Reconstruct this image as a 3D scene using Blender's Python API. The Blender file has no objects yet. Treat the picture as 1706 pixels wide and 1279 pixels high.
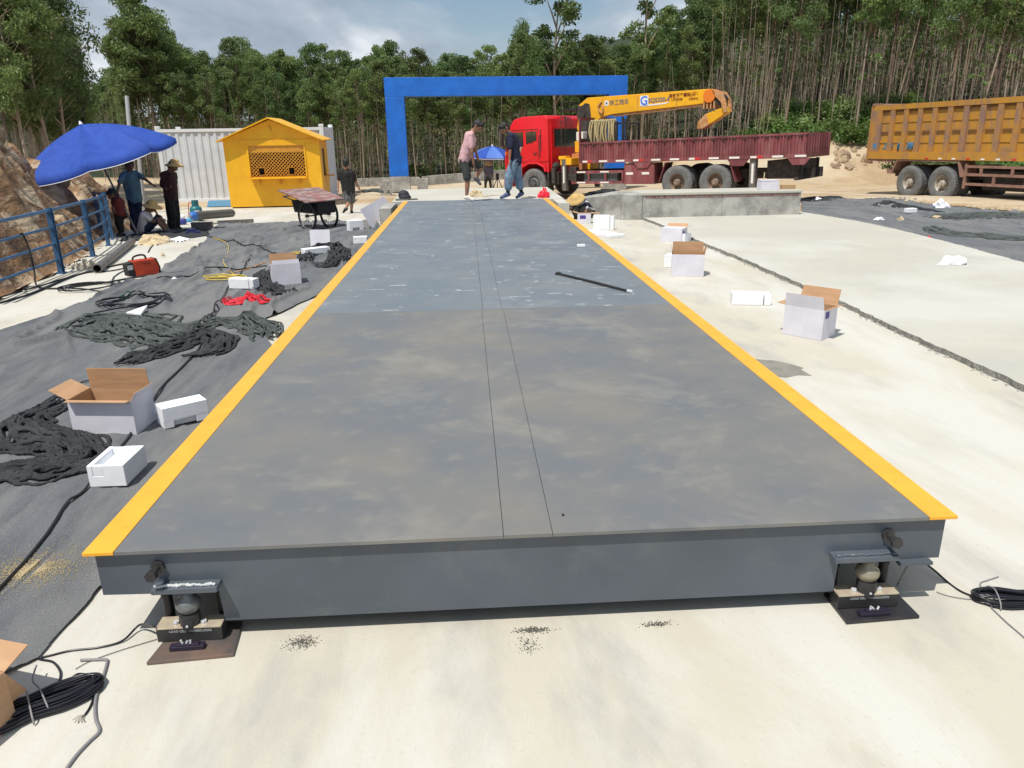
import bpy, bmesh, math, random
import numpy as np
from mathutils import Vector, Matrix, noise
PI = math.pi
S = bpy.context.scene
COL = S.collection
# ------------------------------------------------------------------ camera
CM = ((0.9981242904, -0.0594518263, -0.014607574), (0.0325666574, 0.3135806252, 0.9490029528), (0.0518393065, 0.9476986187, -0.3149285863))
CC = Vector((1.39886814, -2.43105510, 1.38747137)); CF = 1258.27
cd = bpy.data.cameras.new('Camera'); cam = bpy.data.objects.new('Camera', cd); COL.objects.link(cam)
R_, U_, F_ = [Vector(r) for r in CM]
cam.matrix_world = Matrix(((R_.x, U_.x, -F_.x, CC.x), (R_.y, U_.y, -F_.y, CC.y), (R_.z, U_.z, -F_.z, CC.z), (0, 0, 0, 1)))
cd.sensor_fit = 'HORIZONTAL'; cd.sensor_width = 36.0; cd.lens = CF / 1706 * 36
cd.clip_start = 0.05; cd.clip_end = 2000
S.camera = cam
# ------------------------------------------------------------------ light
sd = Vector((-0.31, -0.38, 1.0)).normalized()
sun_el = math.asin(sd.z); sun_az = math.atan2(sd.x, sd.y)
ld = bpy.data.lights.new('Sun', 'SUN'); ld.energy = 4.5; ld.angle = math.radians(0.55); ld.color = (1.0, 0.955, 0.87)
sun = bpy.data.objects.new('Sun', ld); COL.objects.link(sun)
sun.rotation_euler = sd.to_track_quat('Z', 'Y').to_euler()
W = bpy.data.worlds.new('World'); S.world = W; W.use_nodes = True
nt = W.node_tree; N = nt.nodes; L = nt.links
bg = N['Background']; bg.inputs['Strength'].default_value = 0.1
sky = N.new('ShaderNodeTexSky'); sky.sky_type = 'NISHITA'; sky.sun_disc = False
sky.sun_elevation = sun_el; sky.sun_rotation = sun_az
tc = N.new('ShaderNodeTexCoord'); mp = N.new('ShaderNodeMapping'); mp.inputs['Scale'].default_value = (1.0, 1.0, 2.2)
L.new(tc.outputs['Generated'], mp.inputs['Vector'])
n1 = N.new('ShaderNodeTexNoise'); n1.inputs['Scale'].default_value = 4.2; n1.inputs['Detail'].default_value = 8; n1.inputs['Roughness'].default_value = 0.55
n1.inputs['Distortion'].default_value = 0.35
n2 = N.new('ShaderNodeTexNoise'); n2.inputs['Scale'].default_value = 2.3; n2.inputs['Detail'].default_value = 6; n2.inputs['Roughness'].default_value = 0.5
L.new(mp.outputs[0], n1.inputs['Vector'])
mp2 = N.new('ShaderNodeMapping'); mp2.inputs['Location'].default_value = (3.1, 7.7, 1.2); mp2.inputs['Scale'].default_value = (1, 1, 2.4)
L.new(tc.outputs['Generated'], mp2.inputs['Vector']); L.new(mp2.outputs[0], n2.inputs['Vector'])
cr = N.new('ShaderNodeValToRGB'); cr.color_ramp.elements[0].position = 0.34; cr.color_ramp.elements[0].color = (3.0, 3.7, 4.6, 1)
cr.color_ramp.elements[1].position = 0.66; cr.color_ramp.elements[1].color = (9.4, 9.7, 10.0, 1)
e = cr.color_ramp.elements.new(0.5); e.color = (4.8, 5.5, 6.4, 1)
L.new(n1.outputs['Fac'], cr.inputs['Fac'])
cv = N.new('ShaderNodeValToRGB'); cv.color_ramp.elements[0].position = 0.40; cv.color_ramp.elements[0].color = (0, 0, 0, 1)
cv.color_ramp.elements[1].position = 0.50; cv.color_ramp.elements[1].color = (1, 1, 1, 1)
L.new(n2.outputs['Fac'], cv.inputs['Fac'])
mx = N.new('ShaderNodeMix'); mx.data_type = 'RGBA'
L.new(cv.outputs['Color'], mx.inputs[0]); L.new(sky.outputs[0], mx.inputs[6]); L.new(cr.outputs['Color'], mx.inputs[7])
L.new(mx.outputs[2], bg.inputs['Color'])
S.view_settings.view_transform = 'Standard'; S.view_settings.look = 'None'; S.view_settings.gamma = 1
S.view_settings.use_curve_mapping = False
S.view_settings.exposure = 0.0
# ------------------------------------------------------------------ helpers: placing
def ray(px, py):
    return R_ * ((px - 853) / CF) - U_ * ((py - 639.5) / CF) + F_
def G(px, py, z=-0.39):
    d = ray(px, py); return CC + d * ((z - CC.z) / d.z)
def D(px, py, dep):
    return CC + ray(px, py) * dep
def YP(px, py, y):
    d = ray(px, py); return CC + d * ((y - CC.y) / d.y)
def sm(a, b, x):
    t = min(1, max(0, (x - a) / (b - a))); return t * t * (3 - 2 * t)
GL = ([9, 12, 16, 18, 24, 34], [-.39, -.45, -.62, -.75, -.93, -1.02])
GR = ([14.3, 20, 22.5, 27, 34], [-.39, -.75, -.82, -1.05, -1.08])
def lerp(x, t):
    X, Y = t
    if x <= X[0]: return Y[0]
    for i in range(len(X) - 1):
        if x <= X[i + 1]:
            return Y[i] + (Y[i + 1] - Y[i]) * (x - X[i]) / (X[i + 1] - X[i])
    return Y[-1]
AM = ([-25, -5, 3, 9, 15, 22, 40], [.6, .1, .12, .9, 2.2, 3.3, 4.5])
def h0(x, y):
    w = sm(-1.6, -.35, x)
    return lerp(y, GL) * (1 - w) + lerp(y, GR) * w
def h(x, y):
    z = h0(x, y)
    if y > 30:
        a = lerp(x, AM); z += a * sm(31 if x > 12 else 35, 45, y) + max(0, y - 46) * (.02 + .05 * sm(2, 14, x))
        if y > 58: z += sm(60, 95, y) * (2.5 + 4 * sm(4, 22, x))
    return z
def T(px, py, dz=0.0):
    d = ray(px, py); t = 1.0; p = CC.copy()
    for i in range(3000):
        q = CC + d * t
        if q.z <= h(q.x, q.y) + dz:
            a, b = t - .05, t
            for k in range(20):
                m = (a + b) / 2; q = CC + d * m
                if q.z <= h(q.x, q.y) + dz: b = m
                else: a = m
            return CC + d * b
        t += .05
    return CC + d * t
# ------------------------------------------------------------------ helpers: objects
def tag(o, label=None, cat=None, group=None, kind=None):
    if label: o['label'] = label
    if cat: o['category'] = cat
    if group: o['group'] = group
    if kind: o['kind'] = kind
    return o
def empty(name, loc=(0, 0, 0), rz=0, label=None, cat=None, group=None, rot=None):
    o = bpy.data.objects.new(name, None); COL.objects.link(o); o.empty_display_size = .2
    o.location = loc; o.rotation_euler = rot if rot else (0, 0, rz)
    return tag(o, label, cat, group)
def copy_tree(o, parent=None):
    c = o.copy(); COL.objects.link(c); c.parent = parent
    for ch in o.children: copy_tree(ch, c)
    return c
class MB:
    def __init__(s): s.v = []; s.f = []; s.m = []; s.mi = 0; s.X = None
    def add(s, vs, fs):
        b = len(s.v)
        if s.X is not None: vs = [s.X @ Vector(v) for v in vs]
        s.v += [tuple(v) for v in vs]; s.f += [tuple(b + i for i in f) for f in fs]; s.m += [s.mi] * len(fs)
    def box(s, a, b, M=None):
        x0, y0, z0 = a; x1, y1, z1 = b
        vs = [Vector(p) for p in ((x0, y0, z0), (x1, y0, z0), (x1, y1, z0), (x0, y1, z0), (x0, y0, z1), (x1, y0, z1), (x1, y1, z1), (x0, y1, z1))]
        if M is not None: vs = [M @ v for v in vs]
        s.add(vs, [(0, 3, 2, 1), (4, 5, 6, 7), (0, 1, 5, 4), (1, 2, 6, 5), (2, 3, 7, 6), (3, 0, 4, 7)])
    def cbox(s, c, d, M=None):
        s.box((c[0] - d[0] / 2, c[1] - d[1] / 2, c[2] - d[2] / 2), (c[0] + d[0] / 2, c[1] + d[1] / 2, c[2] + d[2] / 2), M)
    def tube(s, pts, r, n=8, caps=True, closed=False):
        pts = [Vector(p) for p in pts]; k = len(pts)
        rs = r if isinstance(r, (list, tuple)) else [r] * k
        vs = []; up = None
        for i, p in enumerate(pts):
            if closed: t = pts[(i + 1) % k] - pts[i - 1]
            else: t = (pts[min(i + 1, k - 1)] - pts[max(i - 1, 0)])
            if t.length < 1e-9: t = Vector((0, 0, 1))
            t.normalize()
            if up is None: up = t.orthogonal().normalized()
            else:
                up = up - t * up.dot(t)
                up = t.orthogonal().normalized() if up.length < 1e-4 else up.normalized()
            w = t.cross(up)
            for j in range(n):
                a = 2 * PI * j / n; vs.append(p + (up * math.cos(a) + w * math.sin(a)) * rs[i])
        fs = []
        for i in range(k if closed else k - 1):
            i2 = (i + 1) % k
            for j in range(n):
                fs.append((i * n + j, i * n + (j + 1) % n, i2 * n + (j + 1) % n, i2 * n + j))
        if caps and not closed:
            fs.append(tuple(range(n - 1, -1, -1))); fs.append(tuple((k - 1) * n + j for j in range(n)))
        s.add(vs, fs)
    def cyl(s, a, b, r, r2=None, n=20): s.tube([a, b], [r, r if r2 is None else r2], n)
    def ell(s, c, r, n=14, m=9, M=None):
        c = Vector(c); vs = [Vector((0, 0, 1))]
        for i in range(1, m):
            t = PI * i / m
            for j in range(n):
                a = 2 * PI * j / n; vs.append(Vector((math.sin(t) * math.cos(a), math.sin(t) * math.sin(a), math.cos(t))))
        vs.append(Vector((0, 0, -1))); vs = [Vector((v.x * r[0], v.y * r[1], v.z * r[2])) for v in vs]
        if M is not None: vs = [M @ v for v in vs]
        vs = [v + c for v in vs]; fs = []
        for j in range(n): fs.append((0, 1 + j, 1 + (j + 1) % n))
        for i in range(m - 2):
            for j in range(n):
                a = 1 + i * n; fs.append((a + j, a + n + j, a + n + (j + 1) % n, a + (j + 1) % n))
        l = len(vs) - 1; a = 1 + (m - 2) * n
        for j in range(n): fs.append((l, a + (j + 1) % n, a + j))
        s.add(vs, fs)
    def cap(s, a, b, ra, rb, n=12):
        a = Vector(a); b = Vector(b); t = (b - a)
        if t.length < 1e-6: s.ell(a, (ra,) * 3); return
        t.normalize(); pts = []; rs = []
        for i in range(1, 4): q = PI / 2 * i / 4; pts.append(a - t * ra * math.cos(q)); rs.append(ra * math.sin(q))
        pts += [a, b]; rs += [ra, rb]
        for i in range(3, 0, -1): q = PI / 2 * i / 4; pts.append(b + t * rb * math.cos(q)); rs.append(rb * math.sin(q))
        s.tube(pts, rs, n)
    def lathe(s, prof, n=24, c=(0, 0, 0), M=None, caps=True):
        vs = []
        for r, z in prof:
            for j in range(n):
                a = 2 * PI * j / n; v = Vector((r * math.cos(a), r * math.sin(a), z))
                if M is not None: v = M @ v
                vs.append(v + Vector(c))
        fs = [(i * n + j, i * n + (j + 1) % n, (i + 1) * n + (j + 1) % n, (i + 1) * n + j) for i in range(len(prof) - 1) for j in range(n)]
        if caps: fs += [tuple(range(n - 1, -1, -1)), tuple((len(prof) - 1) * n + j for j in range(n))]
        s.add(vs, fs)
    def prism(s, poly, ax, a, b):
        # poly of 2D points extruded along axis ax from a to b
        def mk(u, v, w): return {0: (w, u, v), 1: (u, w, v), 2: (u, v, w)}[ax]
        k = len(poly); vs = [mk(u, v, a) for u, v in poly] + [mk(u, v, b) for u, v in poly]
        s.add(vs, [tuple(range(k - 1, -1, -1)), tuple(range(k, 2 * k))] + [(i, (i + 1) % k, k + (i + 1) % k, k + i) for i in range(k)])
    def hexa(s, p):  # 8 points bottom 4 top 4
        s.add(p, [(0, 3, 2, 1), (4, 5, 6, 7), (0, 1, 5, 4), (1, 2, 6, 5), (2, 3, 7, 6), (3, 0, 4, 7)])
    def build(s, name, mat, parent=None, smooth=False, bevel=0, fix=True):
        me = bpy.data.meshes.new(name); me.from_pydata(s.v, [], s.f)
        mats = mat if isinstance(mat, (list, tuple)) else [mat]
        for m in mats: me.materials.append(m)
        if len(mats) > 1: me.polygons.foreach_set('material_index', s.m)
        if fix:
            b = bmesh.new(); b.from_mesh(me); bmesh.ops.recalc_face_normals(b, faces=b.faces); b.to_mesh(me); b.free()
        o = bpy.data.objects.new(name, me); COL.objects.link(o)
        if parent: o.parent = parent
        if smooth:
            me.polygons.foreach_set('use_smooth', [True] * len(me.polygons))
        if bevel:
            md = o.modifiers.new('bevel', 'BEVEL'); md.width = bevel; md.segments = 2; md.limit_method = 'ANGLE'; md.angle_limit = .6
        return o
def smooth_path(pts, k=6, closed=False):
    P = [Vector(p) for p in pts]; n = len(P); out = []
    for i in range(n if closed else n - 1):
        if closed: a, b, c, d = P[i - 1], P[i], P[(i + 1) % n], P[(i + 2) % n]
        else: a, b, c, d = P[max(i - 1, 0)], P[i], P[i + 1], P[min(i + 2, n - 1)]
        for j in range(k):
            t = j / k
            out.append(.5 * ((2 * b) + (c - a) * t + (2 * a - 5 * b + 4 * c - d) * t * t + (3 * b - a - 3 * c + d) * t ** 3))
    if not closed: out.append(P[-1])
    return out
def remesh(mb, name, mat, parent, voxel=.01, smooth_it=3):
    o = mb.build('tmp', mat); m = o.modifiers.new('r', 'REMESH'); m.mode = 'VOXEL'; m.voxel_size = voxel
    s = o.modifiers.new('s', 'SMOOTH'); s.factor = .6; s.iterations = smooth_it
    dg = bpy.context.evaluated_depsgraph_get(); me = bpy.data.meshes.new_from_object(o.evaluated_get(dg))
    me.name = name; bpy.data.objects.remove(o)
    me.polygons.foreach_set('use_smooth', [True] * len(me.polygons))
    if not me.materials: me.materials.append(mat)
    q = bpy.data.objects.new(name, me); COL.objects.link(q); q.parent = parent
    return q
def text(name, s, size, mat, parent, loc, rot, ext=.004, font=None, shear=0, bold=0, sx=1):
    c = bpy.data.curves.new(name, 'FONT'); c.body = s; c.size = size; c.extrude = ext; c.shear = shear; c.offset = bold
    o = bpy.data.objects.new(name, c); COL.objects.link(o)
    dg = bpy.context.evaluated_depsgraph_get(); me = bpy.data.meshes.new_from_object(o.evaluated_get(dg)); bpy.data.objects.remove(o)
    me.materials.clear(); me.materials.append(mat)
    q = bpy.data.objects.new(name, me); COL.objects.link(q); q.parent = parent; q.location = loc; q.rotation_euler = rot; q.scale = (sx, 1, 1)
    return q
def grid_mesh(name, mats, X, Y, zf, keep=None, snap=None, smooth=True):
    nx, ny = len(X), len(Y)
    Z = np.array([[zf(x, y) for y in Y] for x in X])
    V = np.zeros((nx, ny, 3)); V[:, :, 0] = np.array(X)[:, None]; V[:, :, 1] = np.array(Y)[None, :]; V[:, :, 2] = Z
    I = np.arange(nx * ny).reshape(nx, ny)
    F = np.stack([I[:-1, :-1], I[1:, :-1], I[1:, 1:], I[:-1, 1:]], -1).reshape(-1, 4)
    if keep is not None:
        cx = (V[:-1, :-1] + V[1:, 1:]).reshape(-1, 3) / 2
        k = np.array([keep(c[0], c[1]) for c in cx]); F = F[k]
    if snap is not None:
        VV = V.reshape(-1, 3); e = np.stack([F, np.roll(F, -1, 1)], -1).reshape(-1, 2); es = np.sort(e, 1); u, c = np.unique(es, axis=0, return_counts=True)
        for i in np.unique(u[c == 1]):
            x, y = VV[i, 0], VV[i, 1]; best = 9e9
            for q in range(len(snap)):
                ax, ay = snap[q]; bx, by = snap[(q + 1) % len(snap)]; dx, dy = bx - ax, by - ay
                t = max(0, min(1, ((x - ax) * dx + (y - ay) * dy) / (dx * dx + dy * dy + 1e-9))); d = (x - ax - t * dx) ** 2 + (y - ay - t * dy) ** 2
                if d < best: best = d; bp = (ax + t * dx, ay + t * dy)
            if best < .0036:
                nx_ = bp[0] + .012 * noise.noise(Vector((x * 6, y * 6, 1))) + .004 * noise.noise(Vector((x * 30, y * 30, 1))); ny_ = bp[1] + .012 * noise.noise(Vector((x * 6, y * 6, 9))) + .004 * noise.noise(Vector((x * 30, y * 30, 9))); VV[i, 0] = nx_; VV[i, 1] = ny_
        V = VV.reshape(V.shape)
    return np_mesh(name, mats, V.reshape(-1, 3), F, smooth)
def np_mesh(name, mats, V, F, smooth=False, mi=None):
    used = np.unique(F); rm = np.zeros(len(V), int); rm[used] = np.arange(len(used)); V = V[used]; F = rm[F]
    me = bpy.data.meshes.new(name); n = F.shape[1]
    me.vertices.add(len(V)); me.vertices.foreach_set('co', V.astype(np.float32).ravel())
    me.loops.add(F.size); me.loops.foreach_set('vertex_index', F.astype(np.int32).ravel())
    me.polygons.add(len(F)); me.polygons.foreach_set('loop_start', np.arange(0, F.size, n, dtype=np.int32))
    try: me.polygons.foreach_set('loop_total', np.full(len(F), n, dtype=np.int32))
    except Exception: pass
    if mi is not None: me.polygons.foreach_set('material_index', mi.astype(np.int32))
    if smooth: me.polygons.foreach_set('use_smooth', [True] * len(F))
    me.update(calc_edges=True)
    for m in (mats if isinstance(mats, (list, tuple)) else [mats]): me.materials.append(m)
    o = bpy.data.objects.new(name, me); COL.objects.link(o)
    return o
def inpoly(x, y, P):
    c = False; j = len(P) - 1
    for i in range(len(P)):
        xi, yi = P[i]; xj, yj = P[j]
        if (yi > y) != (yj > y) and x < (xj - xi) * (y - yi) / (yj - yi) + xi: c = not c
        j = i
    return c
# ------------------------------------------------------------------ materials
def mat(name, c1, c2=None, c3=None, scale=4, rough=.6, metal=0, bump=0, bscale=60, detail=5, stretch=(1, 1, 1), lo=.4, hi=.6,
        speck=None, speck_scale=120, speck_amt=.5, rand=0, trans=0, rot=(0, 0, 0), bdist=.01, spec=None, rough2=None, sp_lo=.55, sp_hi=.7, c3s=.35, c3lo=.45, c3hi=.6):
    m = bpy.data.materials.new(name); m.use_nodes = True; t = m.node_tree; n = t.nodes; l = t.links
    b = n['Principled BSDF']; b.inputs['Roughness'].default_value = rough; b.inputs['Metallic'].default_value = metal
    if spec is not None: b.inputs['Specular IOR Level'].default_value = spec
    b.inputs['Base Color'].default_value = (*c1, 1)
    tc = n.new('ShaderNodeTexCoord'); mp = n.new('ShaderNodeMapping'); mp.inputs['Scale'].default_value = stretch; mp.inputs['Rotation'].default_value = rot
    l.new(tc.outputs['Object'], mp.inputs['Vector']); out = None
    def ramp(src, lo, hi):
        r = n.new('ShaderNodeMapRange'); r.inputs[1].default_value = lo; r.inputs[2].default_value = hi; l.new(src, r.inputs[0]); return r.outputs[0]
    def mixc(f, a, bcol):
        x = n.new('ShaderNodeMix'); x.data_type = 'RGBA'
        l.new(f, x.inputs[0])
        if isinstance(a, tuple): x.inputs[6].default_value = (*a, 1)
        else: l.new(a, x.inputs[6])
        x.inputs[7].default_value = (*bcol, 1); return x.outputs[2]
    cur = c1
    if c2:
        z = n.new('ShaderNodeTexNoise'); z.inputs['Scale'].default_value = scale; z.inputs['Detail'].default_value = detail; z.inputs['Roughness'].default_value = .6
        l.new(mp.outputs[0], z.inputs['Vector']); f = ramp(z.outputs['Fac'], lo, hi); cur = mixc(f, cur, c2)
        if rough2 is not None:
            r = n.new('ShaderNodeMapRange'); r.inputs[3].default_value = rough; r.inputs[4].default_value = rough2; l.new(f, r.inputs[0]); l.new(r.outputs[0], b.inputs['Roughness'])
    if c3:
        z = n.new('ShaderNodeTexNoise'); z.inputs['Scale'].default_value = scale * c3s; z.inputs['Detail'].default_value = detail; z.inputs['Distortion'].default_value = .4
        z.inputs['Roughness'].default_value = .65
        l.new(mp.outputs[0], z.inputs['Vector']); cur = mixc(ramp(z.outputs['Fac'], c3lo, c3hi), cur, c3)
    if speck:
        z = n.new('ShaderNodeTexNoise'); z.inputs['Scale'].default_value = speck_scale; z.inputs['Detail'].default_value = 2
        l.new(tc.outputs['Object'], z.inputs['Vector']); f = ramp(z.outputs['Fac'], sp_lo, sp_hi)
        k = n.new('ShaderNodeMath'); k.operation = 'MULTIPLY'; k.inputs[1].default_value = speck_amt; l.new(f, k.inputs[0]); cur = mixc(k.outputs[0], cur, speck)
    if rand:
        oi = n.new('ShaderNodeObjectInfo'); hs = n.new('ShaderNodeHueSaturation')
        r = n.new('ShaderNodeMapRange'); r.inputs[3].default_value = 1 - rand; r.inputs[4].default_value = 1 + rand; l.new(oi.outputs['Random'], r.inputs[0]); l.new(r.outputs[0], hs.inputs['Value'])
        r2 = n.new('ShaderNodeMapRange'); r2.inputs[3].default_value = .5 - rand * .06; r2.inputs[4].default_value = .5 + rand * .05
        w = n.new('ShaderNodeMath'); w.operation = 'FRACT'; q = n.new('ShaderNodeMath'); q.operation = 'MULTIPLY'; q.inputs[1].default_value = 7.13
        l.new(oi.outputs['Random'], q.inputs[0]); l.new(q.outputs[0], w.inputs[0]); l.new(w.outputs[0], r2.inputs[0]); l.new(r2.outputs[0], hs.inputs['Hue'])
        if isinstance(cur, tuple): hs.inputs['Color'].default_value = (*cur, 1)
        else: l.new(cur, hs.inputs['Color'])
        cur = hs.outputs[0]
    if not isinstance(cur, tuple): l.new(cur, b.inputs['Base Color'])
    if bump:
        z = n.new('ShaderNodeTexNoise'); z.inputs['Scale'].default_value = bscale; z.inputs['Detail'].default_value = 6; l.new(mp.outputs[0], z.inputs['Vector'])
        bp = n.new('ShaderNodeBump'); bp.inputs['Strength'].default_value = bump; bp.inputs['Distance'].default_value = bdist
        l.new(z.outputs['Fac'], bp.inputs['Height']); l.new(bp.outputs[0], b.inputs['Normal'])
    if trans:
        tr = n.new('ShaderNodeBsdfTranslucent'); ms = n.new('ShaderNodeMixShader'); ms.inputs[0].default_value = trans
        if isinstance(cur, tuple): tr.inputs[0].default_value = (*cur, 1)
        else: l.new(cur, tr.inputs[0])
        l.new(b.outputs[0], ms.inputs[1]); l.new(tr.outputs[0], ms.inputs[2]); l.new(ms.outputs[0], n['Material Output'].inputs[0])
    return m
CON = dict(bump=.35, bscale=55, bdist=.004, rough=.85)
m_conc = mat('concrete', (.50, .470, .392), (.335, .332, .318), (.56, .545, .495), scale=1.5, detail=11, stretch=(2.0, .8, 1), rot=(0, 0, .55), lo=.50, hi=.80, speck=(.34, .32, .28), speck_scale=60, speck_amt=.22, sp_lo=.62, sp_hi=.75, **CON)
m_slab = mat('slab_concrete', (.48, .46, .39), (.43, .42, .375), (.53, .52, .47), scale=.9, detail=8, stretch=(1, 1, 1), lo=.35, hi=.7, speck=(.4, .38, .33), speck_scale=60, speck_amt=.25, **CON)
m_cgrey = mat('grey_concrete', (.34, .33, .30), (.24, .235, .22), (.45, .44, .41), scale=5, detail=9, speck=(.12, .11, .1), speck_scale=45, speck_amt=.7, sp_lo=.6, sp_hi=.7, **CON)
m_crough = mat('rough_concrete', (.25, .24, .21), (.15, .145, .13), scale=14, detail=9, bump=1, bscale=40, bdist=.02, rough=.9)
m_sand = mat('sand', (.46, .35, .22), (.36, .25, .14), (.52, .44, .32), scale=.6, detail=10, rough=.95, bump=.8, bscale=9, bdist=.05, speck=(.55, .48, .38), speck_scale=14, speck_amt=.6)
m_rock = mat('rock_dirt', (.30, .17, .085), (.095, .055, .032), (.46, .36, .25), scale=2.3, detail=12, rough=.95, bump=1, bscale=5, bdist=.09, stretch=(1, .8, 1.4), lo=.38, hi=.62, c3s=.8, c3lo=.5, c3hi=.62)
m_mat = mat('geotextile', (.140, .150, .163), (.092, .100, .112), (.185, .187, .190), stretch=(2.6, .55, 1), rot=(0, 0, .52), lo=.45, hi=.72, scale=2.5, rough=.95, bump=.9, bscale=130, bdist=.006, speck=(.30, .29, .28), speck_scale=170, speck_amt=.55, sp_lo=.55, sp_hi=.72, spec=.15)  # dark dirt streaks double as painted shading along the folds
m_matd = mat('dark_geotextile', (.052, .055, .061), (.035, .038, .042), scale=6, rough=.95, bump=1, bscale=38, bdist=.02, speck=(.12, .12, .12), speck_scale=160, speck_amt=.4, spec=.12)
m_netg = mat('green_geotextile', (.10, .115, .113), (.065, .073, .071), scale=6, rough=.95, bump=1, bscale=34, bdist=.02, spec=.12)
m_black = mat('black_rubber', (.012, .012, .014), rough=.45)
m_blackm = mat('black_matt', (.02, .02, .021), rough=.8)
m_cable = mat('black_cable', (.012, .012, .018), rough=.28)
m_ccord = mat('grey_cable', (.22, .21, .22), rough=.5)
m_hill = mat('hill_cover', (.035, .05, .02), (.02, .028, .014), scale=1.2, rough=1, bump=1, bscale=3, bdist=.3, detail=8)
# ================================================================== SETTING
FEN = [T(0, 497), T(103, 455), T(155, 427), T(181, 409)]
TOE = ([-6, FEN[0].y, FEN[1].y, FEN[2].y, FEN[3].y, 14.5, 17.5, 20.5, 24, 34], [FEN[0].x + 2.4, FEN[0].x - .02, FEN[1].x - .12, FEN[2].x - .15, FEN[3].x - .2, -6.25, -6.75, -7.7, -11.5, -14])
def xtoe(y): return lerp(y, TOE)
CAPB = ([-6, 4, 9, 13, 18, 22, 27, 33], [2.6, 2.6, 2.6, 2.5, 1.5, 1.15, 1.0, 1.0])
gx = list(np.concatenate([[-900, -300, -120, -60, -40], np.arange(-30, -12, 1.0), np.arange(-12, 26, .5), np.arange(26, 60, 2), [70, 120, 300, 900]]))
gy = list(np.concatenate([[-300, -60, -20], np.arange(-8, 30, .5), np.arange(30, 60, .75), np.arange(60, 100, 2), [120, 200, 400, 900]]))
def gz(x, y):
    z = h(x, y) - .05 * (1 - sm(19, 23, y))
    if x < xtoe(y) - .3 and y < 34: z -= .3
    if y > 23: z += .05 * noise.noise(Vector((x * .5, y * .5, 0))) * sm(26, 32, y) + .25 * sm(33, 38, y) * sm(8, 13, x) * abs(noise.noise(Vector((x * .7, y * .7, 3))))
    return z
def gmf():
    o = grid_mesh('ground', [m_sand, m_hill], gx, gy, gz)
    me = o.data
    for p in me.polygons:
        c = p.center
        if c.y > 42.5 - 3.2 * sm(10, 16, c.x) + .8 * noise.noise(Vector((c.x * .2, 0, 0))): p.material_index = 1
    return tag(o, kind='structure')
gmf()
def ck(x, y):
    if x < xtoe(y) + .03: return False
    if y > 14.9:
        if x > 5.2: return False
        if y > 17 and x > -.25: return False
        return y < 25.6 + .3 * noise.noise(Vector((x, 0, 0)))
    return x < 16
o = grid_mesh('concrete_pavement', m_conc, np.arange(-9, 9, .15), np.arange(-7, 26, .15), lambda x, y: h0(x, y) + .012 * sm(18, 21, y), keep=ck)
tag(o, kind='structure')
# bank of rock and earth behind the rail
def bz(x, y):
    s = xtoe(y) - x; c = lerp(y, CAPB)
    v = Vector((x * .55, y * .55, 1.3)); w = Vector((noise.noise(v), noise.noise(v + Vector((5, 3, 1))), 0)) * .8
    n = noise.noise(v * 1.4 + w); n2 = 1 - abs(noise.noise(v * 3.3 + w)) * 2; n3 = noise.noise(v * 9)
    r = min(1, max(0, (s - .05) / .9))
    z = lerp(y, GL) - .12 * min(1, s * 4) + c * (1 - math.exp(-max(0, s - .1) * .62)) + r * (n * .75 + n2 * .42 + n3 * .16) + .04 * noise.noise(v * 22) * r
    st = .34; zz = z / st; fz = zz - math.floor(zz); z = z * .45 + .55 * st * (math.floor(zz) + min(1, fz ** 3 * 1.2))
    return z
o = grid_mesh('hillside', m_rock, np.arange(-26, -1.2, .11), np.arange(-2, 30, .11), bz, keep=lambda x, y: x < xtoe(y) + .04, smooth=False)
tag(o, kind='structure')
# rocks lying on the bank
m_stone = mat('stone', (.40, .31, .21), (.24, .16, .10), scale=3, rough=.95, bump=.6, bscale=12, bdist=.02, rand=.25)
def rock_mesh(seed, r):
    b = bmesh.new(); bmesh.ops.create_icosphere(b, subdivisions=2, radius=1)
    for v in b.verts:
        n = noise.noise(v.co * 1.1 + Vector((seed * 7, 0, 0))); v.co *= 1 + .5 * n; v.co = Vector((round(v.co.x * 2.5) / 2.5 * .5 + v.co.x * .5, v.co.y, round(v.co.z * 2.2) / 2.2 * .5 + v.co.z * .5)) * r
    me = bpy.data.meshes.new('rock'); b.to_mesh(me); b.free(); me.materials.append(m_stone); return me
RM = [rock_mesh(i, 1) for i in range(5)]
random.seed(5)
for i in range(46):
    y = random.uniform(6, 20); s = random.uniform(.3, 4.5); x = xtoe(y) - s; r = random.uniform(.07, .3)
    o = bpy.data.objects.new('rock', RM[i % 5]); COL.objects.link(o); o.location = (x, y, bz(x, y) + r * .1); o.scale = (r, r * random.uniform(.6, 1), r * random.uniform(.4, .8)); o.rotation_euler = [random.uniform(0, 6) for _ in range(3)]
    tag(o, 'tan angular rock lying on the brown earth bank behind the blue railing', 'rock', 'rocks on the earth bank')
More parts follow.
